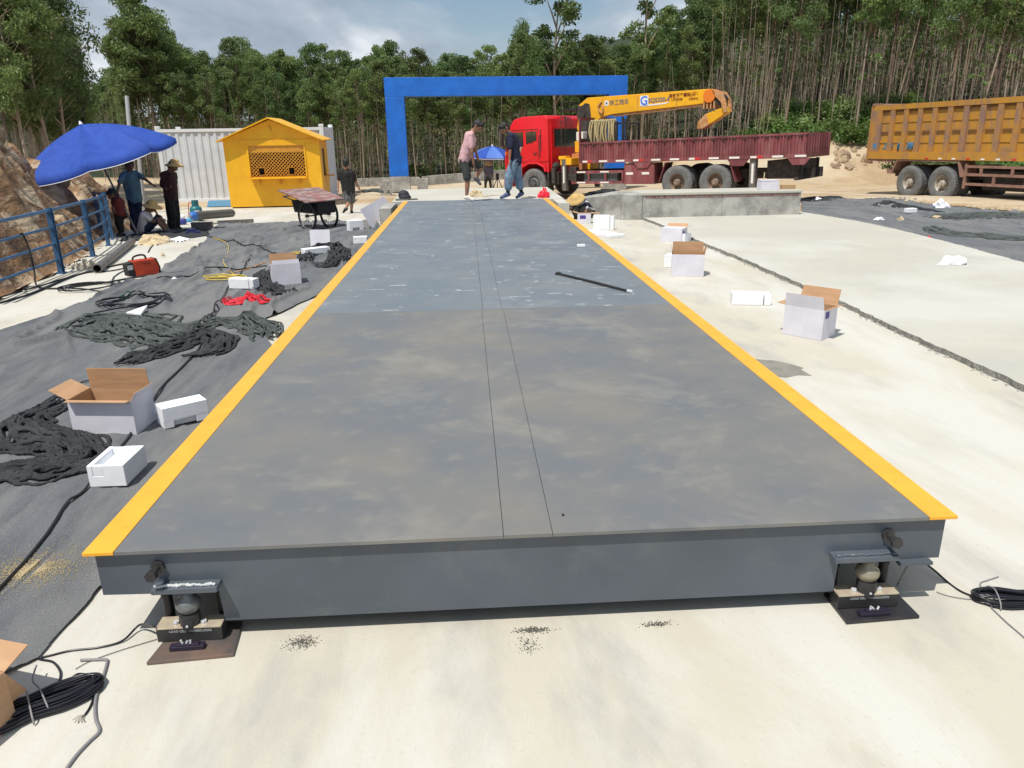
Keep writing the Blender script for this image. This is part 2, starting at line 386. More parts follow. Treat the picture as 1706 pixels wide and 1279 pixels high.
# right-hand slab with its rough edge
JP = [G(*p) for p in ((1052, 358), (1100, 377), (1150, 399), (1250, 441), (1400, 508), (1550, 580), (1706, 652))]
jx = [(p.x, p.y) for p in JP]; dx = (jx[-1][0] - jx[-2][0], jx[-1][1] - jx[-2][1])
jx.append((jx[-1][0] + dx[0] * 5, jx[-1][1] + dx[1] * 5))
RB = [G(*p, -.345) for p in ((1706, 437), (1600, 408), (1500, 383), (1430, 368), (1331, 352))]
rb = [(p.x, p.y) for p in RB]; rb = [(rb[0][0] + 8, rb[0][1] - 8)] + rb
slab = jx + rb + [(rb[-1][0], 14.2), (jx[0][0], 14.4)]
random.seed(2)
sl = []
for i in range(len(slab)):
    a = Vector(slab[i]); b = Vector(slab[(i + 1) % len(slab)]); k = max(1, int((b - a).length / .09)) if i < 7 or 8 <= i < 13 else 1
    for j in range(k):
        q = a.lerp(b, j / k); sl.append((q.x + (random.uniform(-.016, .016) if j else 0), q.y + (random.uniform(-.016, .016) if j else 0)))
mb = MB(); k = len(sl); from mathutils.geometry import tessellate_polygon
vt = [(x, y, -.345) for x, y in sl] + [(x - .012, y - .02, -.40) for x, y in sl]
mb.add(vt, [tuple(t) for t in tessellate_polygon([[Vector((x, y, 0)) for x, y in sl]])]); mb.mi = 1; mb.add(vt, [(i, k + i, k + (i + 1) % k, (i + 1) % k) for i in range(k)])
o = mb.build('concrete_slab', [m_slab, m_crough]); tag(o, kind='structure')
# rubble strip spilled along the joint
bm = MB(); random.seed(9)
for i in range(len(jx) - 2):
    a = Vector(jx[i]); b = Vector(jx[i + 1]); L_ = (b - a).length
    for j in range(int(L_ * 26)):
        q = a.lerp(b, random.random()); d = abs(random.gauss(0, .035)) + .012; r = random.uniform(.004, .015)
        bm.ell((q.x - d * .7, q.y - d * .7, -.388 + r * .3), (r, r * .8, r * .6), 5, 4)
tag(bm.build('mortar_crumbs', m_cgrey), kind='stuff')
# cast shadow beside the deck painted as a dark sheet; grit stains
m_shadow = mat('shadow_concrete', (.20, .19, .165), (.25, .235, .20), scale=8, rough=.8)
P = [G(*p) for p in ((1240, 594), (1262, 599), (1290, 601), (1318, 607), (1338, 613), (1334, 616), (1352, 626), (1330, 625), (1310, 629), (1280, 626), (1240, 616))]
mb = MB(); mb.prism([(p.x, p.y) for p in P], 2, -.3895, -.3865); tag(mb.build('painted_shadow', m_shadow), kind='structure')
m_oil = mat('spilled_grit', (.07, .065, .06), rough=.9)
random.seed(4)
for (cx, cy, n, sx, sy) in ((503, 1070, 420, .028, .018), (888, 1050, 420, .035, .009), (1093, 1040, 240, .028, .008), (880, 1075, 160, .02, .03)):
    c = G(cx, cy); mb = MB()
    for i in range(n):
        r = random.uniform(.0005, .0019); mb.ell((c.x + random.gauss(0, sx), c.y + random.gauss(0, sy), -.389 + r * .3), (r * 1.6, r * 1.3, r * .5), 5, 3)
    tag(mb.build('dark_grit', m_oil), kind='stuff')
# ------------------------------------------------------------------ geotextile sheets
def px2w(L_, f=T): return [(p.x, p.y) for p in (f(*q) for q in L_)]
ea, eb = T(0, 552), T(330, 412); FU = Vector((eb.x - ea.x, eb.y - ea.y)).normalized(); FV = Vector((-FU.y, FU.x))
LM = px2w(((0, 552), (110, 516), (170, 494), (212, 473), (262, 455), (300, 432), (330, 412), (344, 400), (350, 385), (372, 366), (440, 360), (520, 358), (600, 361)))
LM += [(-.35, 13.2), (.25, 12.6), (.25, 6.6)] + px2w(((553, 484), (500, 506), (470, 522), (436, 534), (446, 548), (443, 562), (452, 574), (449, 600))) + [(.28, 3.7), (.28, .75)]
LM += px2w(((167, 981), (115, 1043), (62, 1099), (10, 1124), (-120, 1230))) + [(-4.2, -.6), (-6.5, 3.6), (-5.4, 4.4)]
def fold(x, y, seed=0.0):
    u = x * FU.x + y * FU.y; v = x * FV.x + y * FV.y
    w = noise.noise(Vector((x * .8, y * .8, seed))) * .35
    n = noise.noise(Vector((u * .42, (v + w) * 2.6, seed + 2))); r = max(0, 1 - n * 8 if n > 0 else 1 + n * 26); k = sm(-.15, .25, noise.noise(Vector((u * .5, v * .7, seed + 5))))
    n2 = noise.noise(Vector((u * .9, (v + w * .6) * 4.5, seed + 9))); r2 = max(0, 1 - n2 * 5 if n2 > 0 else 1 + n2 * 20); k2 = sm(-.05, .3, noise.noise(Vector((u * .8, v * 1.1, seed + 7))))
    return (.07 * r ** 1.3 * k + .042 * r2 ** 1.3 * k2) * (1 - .75 * sm(-2.2, -1.5, x) * sm(4.6, 3.6, y)) + .013 * max(0, 1 - abs(noise.noise(Vector((u * 2.2, (v + w * .5) * 8, seed + 12)))) * 5) * sm(-.1, .3, noise.noise(Vector((x * .9, y * .9, seed + 15)))) + .010 * noise.noise(Vector((x * 2.2, y * 2.2, seed))) + .004 * noise.noise(Vector((x * 9, y * 9, seed)))
CR = []
random.seed(77)
for i in range(46):
    if i < 14: a = T(*((0, 552), (110, 516), (212, 473), (300, 432))[i % 4]); a = Vector((a.x, a.y)) - FV * random.uniform(.06, .9) + FU * random.uniform(-1, 1.5)
    else: a = Vector((random.uniform(-4.6, -.6), random.uniform(.6, 11)))
    L_ = random.uniform(.5, 2.4) if i < 14 else random.uniform(.3, 1.5); n = 7; an = random.gauss(0, .12 if i < 14 else .35); d = Vector((FU.x * math.cos(an) - FU.y * math.sin(an), FU.x * math.sin(an) + FU.y * math.cos(an))); pts = []
    for k in range(n): pts.append(a + d * L_ * k / (n - 1) + Vector((random.gauss(0, .03), random.gauss(0, .03))))
    CR.append((pts, random.uniform(.035, .075), random.uniform(.03, .05), min(q.x for q in pts) - .2, max(q.x for q in pts) + .2, min(q.y for q in pts) - .2, max(q.y for q in pts) + .2, L_))
def crease(x, y):
    z = 0
    for pts, hh, w, x0, x1, y0, y1, L_ in CR:
        if x < x0 or x > x1 or y < y0 or y > y1: continue
        best = 9; 
        for k in range(len(pts) - 1):
            a, b = pts[k], pts[k + 1]; dx, dy = b.x - a.x, b.y - a.y; t = ((x - a.x) * dx + (y - a.y) * dy) / (dx * dx + dy * dy); tc = max(0, min(1, t)); px_, py_ = x - a.x - tc * dx, y - a.y - tc * dy; d = math.hypot(px_, py_)
            if d < best: best = d; sg = dx * py_ - dy * px_; tt = (k + tc) / (len(pts) - 1)
        ww = w * (2.6 if sg > 0 else .75); e = math.sin(PI * min(1, max(0, tt))) ** .6
        if best < ww: z = max(z, hh * e * (1 - best / ww) ** 1.2)
    return z
def lmz(x, y):
    return h0(x, y) + .016 + max(-.008, fold(x, y)) + crease(x, y) * (1 - .8 * sm(-1.7, -1.3, x) * sm(4.2, 3.4, y))
ys = list(np.arange(-1.4, 5, .024)) + list(np.arange(5, 9, .035)) + list(np.arange(9, 18, .07))
def lmk(x, y):
    return inpoly(x, y, LM)
o = grid_mesh('geotextile_sheet', m_mat, np.arange(-7, .45, .024), ys, lmz, keep=lmk, snap=LM)
tag(o, 'wide grey geotextile sheet with long creases covering the ground left of the weighbridge', 'ground sheet')
RMp = px2w(((1336, 357), (1336, 326), (1400, 324), (1480, 328), (1545, 336), (1610, 344), (1706, 358), (1900, 385), (1900, 520))) + [(rb[0][0] - .1, rb[0][1]), (rb[1][0], rb[1][1]), (rb[2][0], rb[2][1]), (rb[3][0], rb[3][1]), (rb[4][0], rb[4][1])]
o = grid_mesh('geotextile_sheet', m_mat, np.arange(7.5, 20, .05), np.arange(2, 22, .05), lambda x, y: h0(x, y) + .016 + max(-.006, fold(x, y, 31) * .8), keep=lambda x, y: inpoly(x + .06 * noise.noise(Vector((x * 3, y * 3, 3))), y + .06 * noise.noise(Vector((x * 3, y * 3, 8))), RMp))
tag(o, 'grey geotextile sheet beyond the pale slab in front of the yellow dump truck', 'ground sheet')
def seg_d(x, y, P):
    m = 9
    for i in range(len(P)):
        ax, ay = P[i]; bx, by = P[(i + 1) % len(P)]; dx, dy = bx - ax, by - ay
        t = max(0, min(1, ((x - ax) * dx + (y - ay) * dy) / (dx * dx + dy * dy + 1e-9))); m = min(m, math.hypot(x - ax - t * dx, y - ay - t * dy))
    return m
def heap(px, hh, seed, m, label, f=T, freq=1.0, name='geotextile_bundle', base=None, cat='ground sheet', ang=None, st=2.6):
    P = px2w(px, f); xs = [p[0] for p in P]; yy = [p[1] for p in P]; sz = max(max(xs) - min(xs), max(yy) - min(yy)); r = max(.010, sz / 170)
    A = np.array(P) - np.mean(P, 0); w, v = np.linalg.eigh(A.T @ A); d = v[:, 1] if ang is None else np.array([math.cos(ang), math.sin(ang)])
    def z(x, y):
        e = seg_d(x, y, P) if inpoly(x, y, P) else -.01; en = math.sqrt(max(0, min(1, e / (sz * .13))))
        u = x * d[0] + y * d[1]; q = -x * d[1] + y * d[0]; sc = 2.2 / sz * freq
        wv = noise.noise(Vector((x * sc * 1.2, y * sc * 1.2, seed))) * .5 / sc + noise.noise(Vector((x * sc * 3, y * sc * 3, seed))) * .12 / sc
        n = noise.noise(Vector((u * sc * 1.1, (q + wv) * sc * st, seed + 2))); a = max(0, 1 - n * 2.6 if n > 0 else 1 + n * 7)
        n = noise.noise(Vector((u * sc * 2.2, (q + wv * .7) * sc * st * 2.2, seed + 4))); b = max(0, 1 - n * 2.4 if n > 0 else 1 + n * 6)
        c = noise.noise(Vector((x * sc * 14, y * sc * 14, seed)))
        b0 = h0(x, y) if base is None else base
        return b0 + .012 + hh * en * (.10 + .62 * a + .42 * b * (.35 + .65 * a) + .05 * c) - (.03 if e < 0 else 0)
    o = grid_mesh(name, m, np.arange(min(xs) - .02, max(xs) + .02, r), np.arange(min(yy) - .02, max(yy) + .02, r), z, keep=lambda x, y: inpoly(x + .04 * sz * noise.noise(Vector((x * 12 / sz, y * 12 / sz, seed))), y + .04 * sz * noise.noise(Vector((x * 12 / sz, y * 12 / sz, seed + 8))), P))
    return tag(o, label, cat)
def bunch(px, w, r, n, hh, seed, m, label, name='geotextile_bundle', cat='ground sheet', base=None, vox=None, wav=1.0, kmax=60):
    rs = random.Random(seed); C = [T(*q) for q in px]; C = smooth_path(C, 7); k = len(C); L_ = [0]
    for i in range(1, k): L_.append(L_[-1] + (C[i] - C[i - 1]).length)
    mb = MB()
    for s in range(n):
        u0 = (s + .5) / n * 2 - 1; pts = []; rr = []; ph = rs.uniform(0, 9); t0 = rs.uniform(0, .12); t1 = 1 - rs.uniform(0, .12)
        for i in range(k):
            t = L_[i] / L_[-1]
            if t < t0 or t > t1: continue
            d = C[min(i + 1, k - 1)] - C[max(i - 1, 0)]; d.z = 0; d.normalize(); q = Vector((-d.y, d.x, 0))
            ww = w * (.55 + .45 * math.sin(PI * (t * .8 + .1))) * (1 + .35 * noise.noise(Vector((t * 4, seed, 1))))
            u = u0 + .42 * wav * noise.noise(Vector((L_[i] * 2.2 / (w + .1), s * .9, seed + 3))) + .14 * noise.noise(Vector((L_[i] * 9, s * 2.3, seed)))
            c = C[i] + q * u * ww / 2; b0 = h0(c.x, c.y) if base is None else base
            if inpoly(c.x, c.y, LM): b0 = lmz(c.x, c.y)
            z = b0 + r * .35 + max(0, hh * (1 - u * u)) * (.6 + .5 * noise.noise(Vector((L_[i] * 3, s * 1.7, seed + 8)))) * math.sin(PI * min(1, max(0, .08 + t * .84)))
            pts.append((c.x, c.y, z)); rr.append(r * (.75 + .6 * noise.noise(Vector((L_[i] * 5, s * 3.1, seed + 6)))) * (.5 + .5 * min(1, 6 * (t - t0) + .2, 6 * (t1 - t) + .2)))
        if len(pts) > 2: mb.tube(pts, rr, 8)
    o = remesh(mb, name, m, None, vox or r / 3.2, 2); wrinkle(o, r * .28, 1.1 / r, seed); return tag(o, label, cat)
def wrinkle(o, a, sc, seed=0):
    me = o.data; n = len(me.vertices); co = np.empty(n * 3); nr = np.empty(n * 3); me.vertices.foreach_get('co', co); me.vertices.foreach_get('normal', nr); co = co.reshape(-1, 3); nr = nr.reshape(-1, 3)
    f = np.array([noise.noise(Vector((q[0], q[1], q[2] * .6 + seed))) + .6 * (.5 - abs(noise.noise(Vector((q[0] * 1.7, q[1] * 1.7, q[2] * 1.1 + seed + 4)))) * 2) for q in co * sc])
    co += nr * (a * f)[:, None]; me.vertices.foreach_set('co', co.ravel()); me.update()
bunch(((138, 556), (180, 540), (225, 552), (270, 562), (322, 566)), .9, .018, 34, .05, 1, m_netg, 'greenish grey crumpled geotextile bundle in front of the black cable coil')
bunch(((184, 620), (232, 602), (290, 584), (340, 564), (368, 574), (352, 592), (300, 602)), .30, .016, 20, .09, 2, m_matd, 'dark twisted geotextile roll lying across the grey sheet behind the open brown-lined carton')
bunch(((300, 562), (335, 546), (385, 540), (430, 545), (446, 572)), .40, .014, 20, .05, 3, m_netg, 'torn wrinkled geotextile edge beside the yellow deck strip below the red cloth')
bunch(((122, 668), (84, 690), (50, 706), (42, 728), (70, 742), (118, 748), (150, 772), (110, 786), (40, 792), (-30, 800), (-90, 815)), .34, .015, 24, .09, 4, m_matd, 'big dark swirl of bunched geotextile at the left edge beside the near carton')
bunch(((440, 452), (440, 476), (462, 492), (498, 488)), .32, .015, 18, .08, 5, m_matd, 'dark crumpled geotextile bundle under the white carton with purple label')
bunch(((506, 444), (520, 422), (552, 416), (566, 428), (548, 446), (524, 440)), .36, .016, 18, .12, 6, m_matd, 'dark crumpled geotextile bundle against the yellow strip beside the upright white panel')
bunch(((1448, 347), (1478, 341), (1508, 348), (1578, 357)), .34, .030, 8, .12, 7, m_matd, 'small black bunched sheet lying on the grey sheet in front of the dump truck wheels')
bunch(((1556, 366), (1610, 362), (1680, 360), (1790, 362)), 1.1, .035, 16, .05, 8, m_netg, 'rumpled greenish sheet edge with flowing folds at the right edge behind')
bunch(((1548, 378), (1572, 390), (1640, 396), (1720, 402), (1800, 404)), .5, .035, 9, .05, 18, m_netg, 'rumpled greenish sheet edge with flowing folds at the right edge in front')
heap(((1338, 330), (1400, 328), (1412, 332), (1380, 336), (1338, 337)), .08, 17, m_matd, 'flat black sheet scrap behind the end of the concrete abutment wall')
bunch(((978, 331), (992, 324), (1015, 320), (1040, 325), (1066, 323)), .8, .045, 10, .14, 9, m_matd, 'black sheet thrown over the ramp between the crouching man and the crane truck')
bunch(((588, 322), (625, 318), (655, 321), (694, 322)), .7, .045, 8, .12, 10, m_netg, 'dark green crumpled sheet lying before the left gate pier')
# near-left shaggy grey clod and dry sawdust on the mat
mb = MB(); random.seed(21); c = T(55, 955)
for i in range(5200):
    a = random.uniform(0, 6.28); d = random.gauss(0, .10) * (1 + .8 * noise.noise(Vector((math.cos(a) * 2, math.sin(a) * 2, 0)))); x = c.x + d * math.cos(a) * 1.3; y = c.y + d * math.sin(a); r = random.uniform(.0006, .0018)
    mb.ell((x, y, h0(x, y) + .0185 + max(-.008, fold(x, y))), (r * 2, r * 1.5, r), 4, 3)
tag(mb.build('sawdust', mat('dry_sawdust', (.42, .34, .2), rough=.95)), kind='stuff')
# black cords and seams lying on the sheet
def cable(px, r, m, label, name='cable', f=T, cat='cable', dz=0, group=None, k=6, n=6, over=True):
    P = [f(*q) for q in px]; P = smooth_path(P, k); out = []
    for p in P:
        z = p.z + r + dz
        if over and f is T and inpoly(p.x, p.y, LM): z = max(lmz(p.x + a_, p.y + b_) for a_, b_ in ((0, 0), (.03, 0), (-.03, 0), (0, .035), (0, -.035))) + r * .9
        out.append((p.x, p.y, z))
    mb = MB(); mb.tube(out, r, n); return tag(mb.build(name, m, smooth=True), label, cat, group)
cable(((-20, 1010), (40, 945), (85, 890), (120, 842), (150, 818), (205, 750), (252, 680), (285, 634), (330, 588), (350, 545), (372, 500), (398, 462), (420, 430)), .008, m_black, 'long black cord added for the overlap seam running up the grey sheet from the near left corner', 'seam', cat='seam')  # overlap seam between the sheets, added as a raised black cord
cable(((0, 722), (30, 706), (88, 668), (150, 640), (190, 622)), .004, m_black, 'thin black cord lying near the left edge on the grey sheet', 'cord', cat='cord')
cable(((0, 506), (60, 488), (120, 462), (180, 446), (218, 438)), .012, m_blackm, 'thin dark welding lead on the left concrete running to the orange welder', 'welding_lead')
cable(((0, 496), (70, 476), (140, 456), (185, 452), (214, 446)), .009, m_blackm, 'lower dark lead crossing the left concrete strip towards the orange welder', 'welding_lead')
cable(((345, 395), (400, 410), (440, 418), (455, 424), (470, 428)), .011, m_blackm, 'black lead on the sheet between the yellow cable and the handcart shadow', 'lead')
cable(((262, 470), (330, 462), (420, 448), (445, 446)), .009, m_blackm, 'black lead from the orange welder across the sheet to the labelled carton', 'lead')
def coil(px, rx, ry, r, n, m, label, name='cable_coil', seed=0, lift=.004, tail=None, f=T):
    random.seed(seed); c = f(*px); pts = []
    for i in range(n * 14):
        a = 2 * PI * i / 14; q = 1 + .18 * math.sin(i * .31 + seed); x = c.x + rx * q * math.cos(a) + random.uniform(-.01, .01); y = c.y + ry * q * math.sin(a + .2 * math.sin(i * .1))
        base = lmz(x, y) if inpoly(x, y, LM) else h0(x, y); pts.append((x, y, base + r + lift * (i % 40) / 4))
    if tail:
        for t in tail: p = f(*t); pts.append((p.x, p.y, (lmz(p.x, p.y) if inpoly(p.x, p.y, LM) else p.z) + r))
    mb = MB(); mb.tube(smooth_path(pts, 3), r, 6); return tag(mb.build(name, m, smooth=True), label, 'cable')
coil((150, 480), .30, .26, .009, 3, m_cable, 'black welding cable coiled on the left concrete strip below the pipe', seed=1, tail=((190, 462), (214, 448)))
coil((225, 508), .33, .28, .009, 4, m_cable, 'black cable coil on the grey sheet in front of the orange welder', seed=2, tail=((160, 530), (140, 545)))
mg = mat('green_cable', (.01, .06, .035), rough=.4); coil((222, 497), .16, .14, .009, 1, mg, 'dark green cable loop lying on top of the black coil', seed=3)
m_yel = mat('yellow_cable', (.75, .55, .08), (.55, .40, .05), scale=8, rough=.5)
coil((375, 467), .24, .11, .007, 3, m_yel, 'yellow cable loops lying left of the small foam block', seed=4, tail=((372, 440), (380, 425), (378, 408), (350, 396)))
coil((500, 424), .16, .10, .007, 2, m_yel, 'small yellow cable loop behind the foam block near the upright white panel', seed=5, tail=((520, 430),))
cable(((380, 460), (420, 448), (443, 440)), .006, mat('orange_cable', (.7, .3, .08), rough=.5), 'thin orange cable leading to the labelled carton', 'lead')
# ================================================================== WEIGHBRIDGE
m_deck1 = mat('deck_steel_dusty', (.135, .146, .158), (.185, .176, .160), (.220, .212, .190), scale=1.1, detail=9, rough=.42, rough2=.62, lo=.38, hi=.62, speck=(.26, .25, .22), speck_scale=9, speck_amt=.25, sp_lo=.58, sp_hi=.72, c3s=1.3, c3lo=.52, c3hi=.66, bump=.12, bscale=25, bdist=.004, spec=.5)
m_deck2 = mat('deck_steel_blue', (.138, .165, .188), (.175, .195, .21), (.24, .26, .275), scale=1.6, detail=9, rough=.34, rough2=.6, lo=.38, hi=.62, c3s=1.2, c3lo=.58, c3hi=.68, speck=(.55, .58, .6), speck_scale=6, speck_amt=.5, sp_lo=.66, sp_hi=.72, stretch=(1, 1, 1), bump=.15, bscale=20, bdist=.004, spec=.5)
m_steel = mat('grey_painted_steel', (.092, .110, .135), (.076, .091, .112), (.11, .122, .136), c3s=2.5, c3lo=.56, c3hi=.7, detail=9, scale=1.6, rough=.42, bump=.05, bscale=30)
m_steeld = mat('dark_steel', (.035, .035, .038), (.05, .05, .05), scale=8, rough=.45, metal=.3)
m_yedge = mat('yellow_paint', (.84, .42, .035), (.80, .38, .03), (.62, .30, .04), scale=6, rough=.4, c3s=3, c3lo=.62, c3hi=.70, bump=.15, bscale=30)
m_zinc = mat('zinc_steel', (.56, .50, .36), (.50, .40, .32), scale=25, rough=.35, metal=.25)
m_plate = mat('mill_steel', (.16, .125, .11), (.11, .10, .10), (.22, .15, .12), scale=9, rough=.45, metal=.35)
m_platd = mat('dark_mill_steel', (.055, .052, .055), (.035, .035, .04), scale=9, rough=.4, metal=.35)
m_weld = mat('weld_silver', (.62, .64, .66), rough=.4, metal=.2, bump=1, bscale=120, bdist=.01)
m_pale = mat('pale_grey', (.46, .48, .49), rough=.55)
wb = empty('weighbridge', (0, 0, 0), label='long grey steel weighbridge deck with yellow edge strips running away from the camera', cat='weighbridge')
SX = [(.11, 1.4915), (1.494, 1.671), (1.6735, 3.09)]
ysm = [0, 3.735, 7.42, 11.1, 14.8]
for i in range(4):
    for j, (a, b) in enumerate(SX):
        if j == 1: continue
        mb = MB(); w = (.0, -.012, -.02, -.03)[i]; a2 = a if j == 0 else a + w; b2 = b - w * .8 if j == 0 else b
        mb.box((a2, ysm[i] + (.002 if i else 0), -.013), (b2, ysm[i + 1] - .002, 0)); mb.build('deck_plate', m_deck1 if i == 0 else m_deck2, wb)
for i in range(4):
    mb = MB(); a, b = (1.494, 1.671); w = (.0, -.012, -.02, -.03)[i]
    mb.box((a + w * -.8, ysm[i] + (.002 if i else 0), -.013), (b + w, ysm[i + 1] - .002, .0008)); mb.build('cover_strip', m_deck1 if i == 0 else m_deck2, wb)
for x0, x1 in ((0, .108), (3.092, 3.2)):
    mb = MB(); mb.box((x0, -.002, -.012), (x1, 14.8, .002)); mb.build('edge_strip', m_yedge, wb, bevel=.002)
mb = MB(); mb.box((.04, .03, -.03), (3.16, 14.78, -.0135)); mb.build('deck_frame', m_steel, wb)
mb = MB(); out = [(.032, -.0135), (.032, -.185), (.235, -.19), (.445, -.19), (.452, -.318), (2.768, -.318), (2.773, -.19), (3.17, -.188), (3.17, -.0135)]
mb.prism(out, 1, .021, .03); mb.build('end_beam', m_steel, wb)
for x in (.034, 3.152):
    mb = MB(); mb.prism([(.03, -.03), (14.76, -.03), (14.76, -.19), (14.3, -.19), (14.3, -.318), (.5, -.318), (.5, -.19), (.03, -.19)], 0, x, x + .016); mb.build('side_beam', m_steel, wb)
for x in (.46, .9, 1.35, 1.8, 2.25, 2.74):
    mb = MB(); mb.box((x, .03, -.30), (x + .012, 14.7, -.031)); mb.build('rib_beam', m_steel, wb)
random.seed(14)
mb = MB()
for i in range(64):
    x = random.uniform(.2, 3.0); y = random.choice([random.uniform(3.8, 14.5), random.uniform(3.8, 9)]); l = random.uniform(.02, .11) * (1 if y > 3.7 else .45); w = random.uniform(.004, .014) if y > 3.7 else .003
    if abs(x - 1.58) < .16: continue
    n = 7; t = [(x + l * (k / n - .5) * 2, y + w * (random.random() + .3)) for k in range(n + 1)] + [(x + l * (.5 - k / n) * 2, y - w * (random.random() + .2)) for k in range(n + 1)]
    mb.add([(p[0], p[1], .0006) for p in t], [tuple(range(len(t)))])
mb.build('white_flecks', m_pale, wb)['kind'] = 'stuff'  # thin pale dashes strewn over the far deck plates
for bx, sgn in ((.246, 1), (2.95, 1)):
    mb = MB(); z = -.075
    mb.cyl((bx, .021, z), (bx, -.025, z), .010, n=14); mb.cyl((bx, .020, z), (bx, .008, z), .026, n=6); mb.cyl((bx, -.034, z), (bx, -.056, z), .022, n=6); mb.cyl((bx, -.022, z), (bx, -.034, z), .016, n=14)
    mb.build('lifting_bolt', m_steeld, wb, bevel=.001)
for xa, xb in ((.228, .460), (2.732, 2.978)):
    mb = MB(); mb.box((xa, -.036, -.160), (xb, .0205, -.139)); b = mb.build('load_bracket', m_steel, wb, bevel=.002)
    mb = MB(); random.seed(int(xa * 99)); pts = [(xa + .008 + (xb - xa - .016) * k / 26, -.018 + random.uniform(-.005, .005), -.137 + random.uniform(0, .003)) for k in range(27)]
    mb.tube(pts, [random.uniform(.004, .0085) for _ in pts], 6); mb.build('weld_bead', m_weld if xa < 1 else m_steel, b, smooth=True)
mb = MB(); mb.box((3.0, -.01, -.20), (3.13, .02, -.188)); mb.build('stop_plate', m_steel, wb)
def loadcell(xa, xb, mir, label):
    r = empty('load_cell', ((xa + xb) / 2, .02, -.39), label=label, cat='load cell'); cx = (xb - xa) / 2
    mb = MB()
    if not mir: mb.prism([(-cx - .0, -.143), (cx + .06, -.120), (cx + .04, .075), (-cx + .03, .075)], 2, .002, .014)
    else: mb.prism([(-cx - .0, -.112), (cx + .055, -.097), (cx + .05, .08), (-cx + .0, .08)], 2, .002, .014)
    mb.build('base_plate', m_plate if not mir else m_platd, r, bevel=.001)
    mb = MB(); mb.box((-cx, -.034, .016), (cx, .034, .070)); mb.build('sensor_body', m_steeld, r, bevel=.0015)
    mb = MB(); mb.box((-cx, -.036, .070), (cx, .036, .077)); mb.build('sensor_top', m_zinc, r, bevel=.001)
    mb = MB(); mb.lathe([(.036, .066), (.037, .118), (.035, .124), (.028, .124)], 24, (0, -.006, 0)); mb.build('pressure_cup', m_steeld, r, smooth=False)
    mb = MB(); mb.lathe([(.024, .118), (.034, .128), (.044, .146), (.045, .158), (.038, .174), (.022, .186), (.020, .229)], 24, (0, .0, 0)); mb.build('ball_head', mat('greased_steel', (.17, .18, .18) if not mir else (.30, .27, .20), rough=.3, metal=.35), r, smooth=True)
    for s in (-1, 1):
        mb = MB(); mb.cyl((s * .050, -.012, .0765), (s * .050, -.012, .088), .011, n=6); mb.build('hex_bolt', m_weld, r)
        mb = MB(); x = s * (cx - .018); mb.cyl((x, .062, .03), (x, .062, .150), .018, n=18); mb.cyl((x, .062, .150), (x, .062, .165), .021, n=18); mb.build('rubber_stop', m_black, r, bevel=.001)
    mb = MB(); mb.cyl((0, -.0425, .085), (0, -.046, .085), .0045, n=10); mb.build('stud', m_weld, r)
    M = Matrix.Rotation(.04, 4, 'Z'); mb = MB(); mb.box((-.060, -.090, .0145), (.062, -.062, .032), M); mb.box((-.035, -.086, .032), (.045, -.066, .038), M); mb.build('clamp_block', mat('dark_violet_steel', (.03, .022, .045), rough=.4, metal=.3), r, bevel=.002)
    for k in range(3):
        mb = MB(); x = -.012 + k * .014; mb.cyl((x, -.076, .037), (x + random.uniform(-.008, .008), -.074, .048 + random.uniform(-.003, .004)), .004, n=8); mb.build('screw', m_weld, r)
    text('lettering', 'LOAD CELL TRANSDUCERS', .0125, m_pale, r, (-.072, -.0346, .055), (PI / 2, 0, 0), .0003)
    return r
random.seed(1)
loadcell(.210, .446, False, 'black load cell on a brown steel base plate under the left front deck corner')
loadcell(2.775, 3.012, True, 'black load cell on a dark base plate under the right front corner of the weighbridge')
# pry bar on the deck
mb = MB(); a = G(932, 456, .012); b = G(1052, 486, .012); mb.tube([a, a.lerp(b, .5) + Vector((0, 0, .004)), b], [.011, .012, .011], 8); d = (b - a).normalized()
o = empty('pry_bar', (a.x, a.y, 0), label='dark steel pry bar lying diagonally on the weighbridge deck', cat='tool')
q = mb.build('shaft', m_blackm, o); q.location = -Vector((a.x, a.y, 0))
mb = MB(); mb.cyl(b - d * .05, b + d * .02, .017, n=10); q = mb.build('socket', m_weld, o); q.location = -Vector((a.x, a.y, 0))
mb = MB(); mb.ell(a - d * .02, (.035, .022, .02), 10, 6); q = mb.build('head', m_blackm, o); q.location = -Vector((a.x, a.y, 0))
m_white = mat('white_carton', (.69, .68, .75), (.62, .61, .68), scale=4, rough=.6)
m_brown = mat('brown_cardboard', (.50, .30, .17), (.44, .26, .14), scale=5, rough=.8, stretch=(1, 1, 8))
m_purple = mat('purple_label', (.075, .045, .26), rough=.5)
m_foam = mat('white_foam', (.86, .87, .90), (.80, .82, .86), scale=14, rough=.7, bump=.25, bscale=90, bdist=.003)
mb = MB(); p = G(968, 411, .002); mb.cbox((p.x, p.y, .018), (.10, .05, .032)); tag(mb.build('foam_offcut', m_foam, bevel=.004), 'small white foam offcut lying on the weighbridge deck', 'foam block')
mb = MB(); p = G(938, 858, .002); mb.ell((p.x, p.y, .004), (.006, .005, .004), 8, 5); tag(mb.build('pebble', m_blackm), 'tiny dark pebble on the near part of the deck', 'pebble')
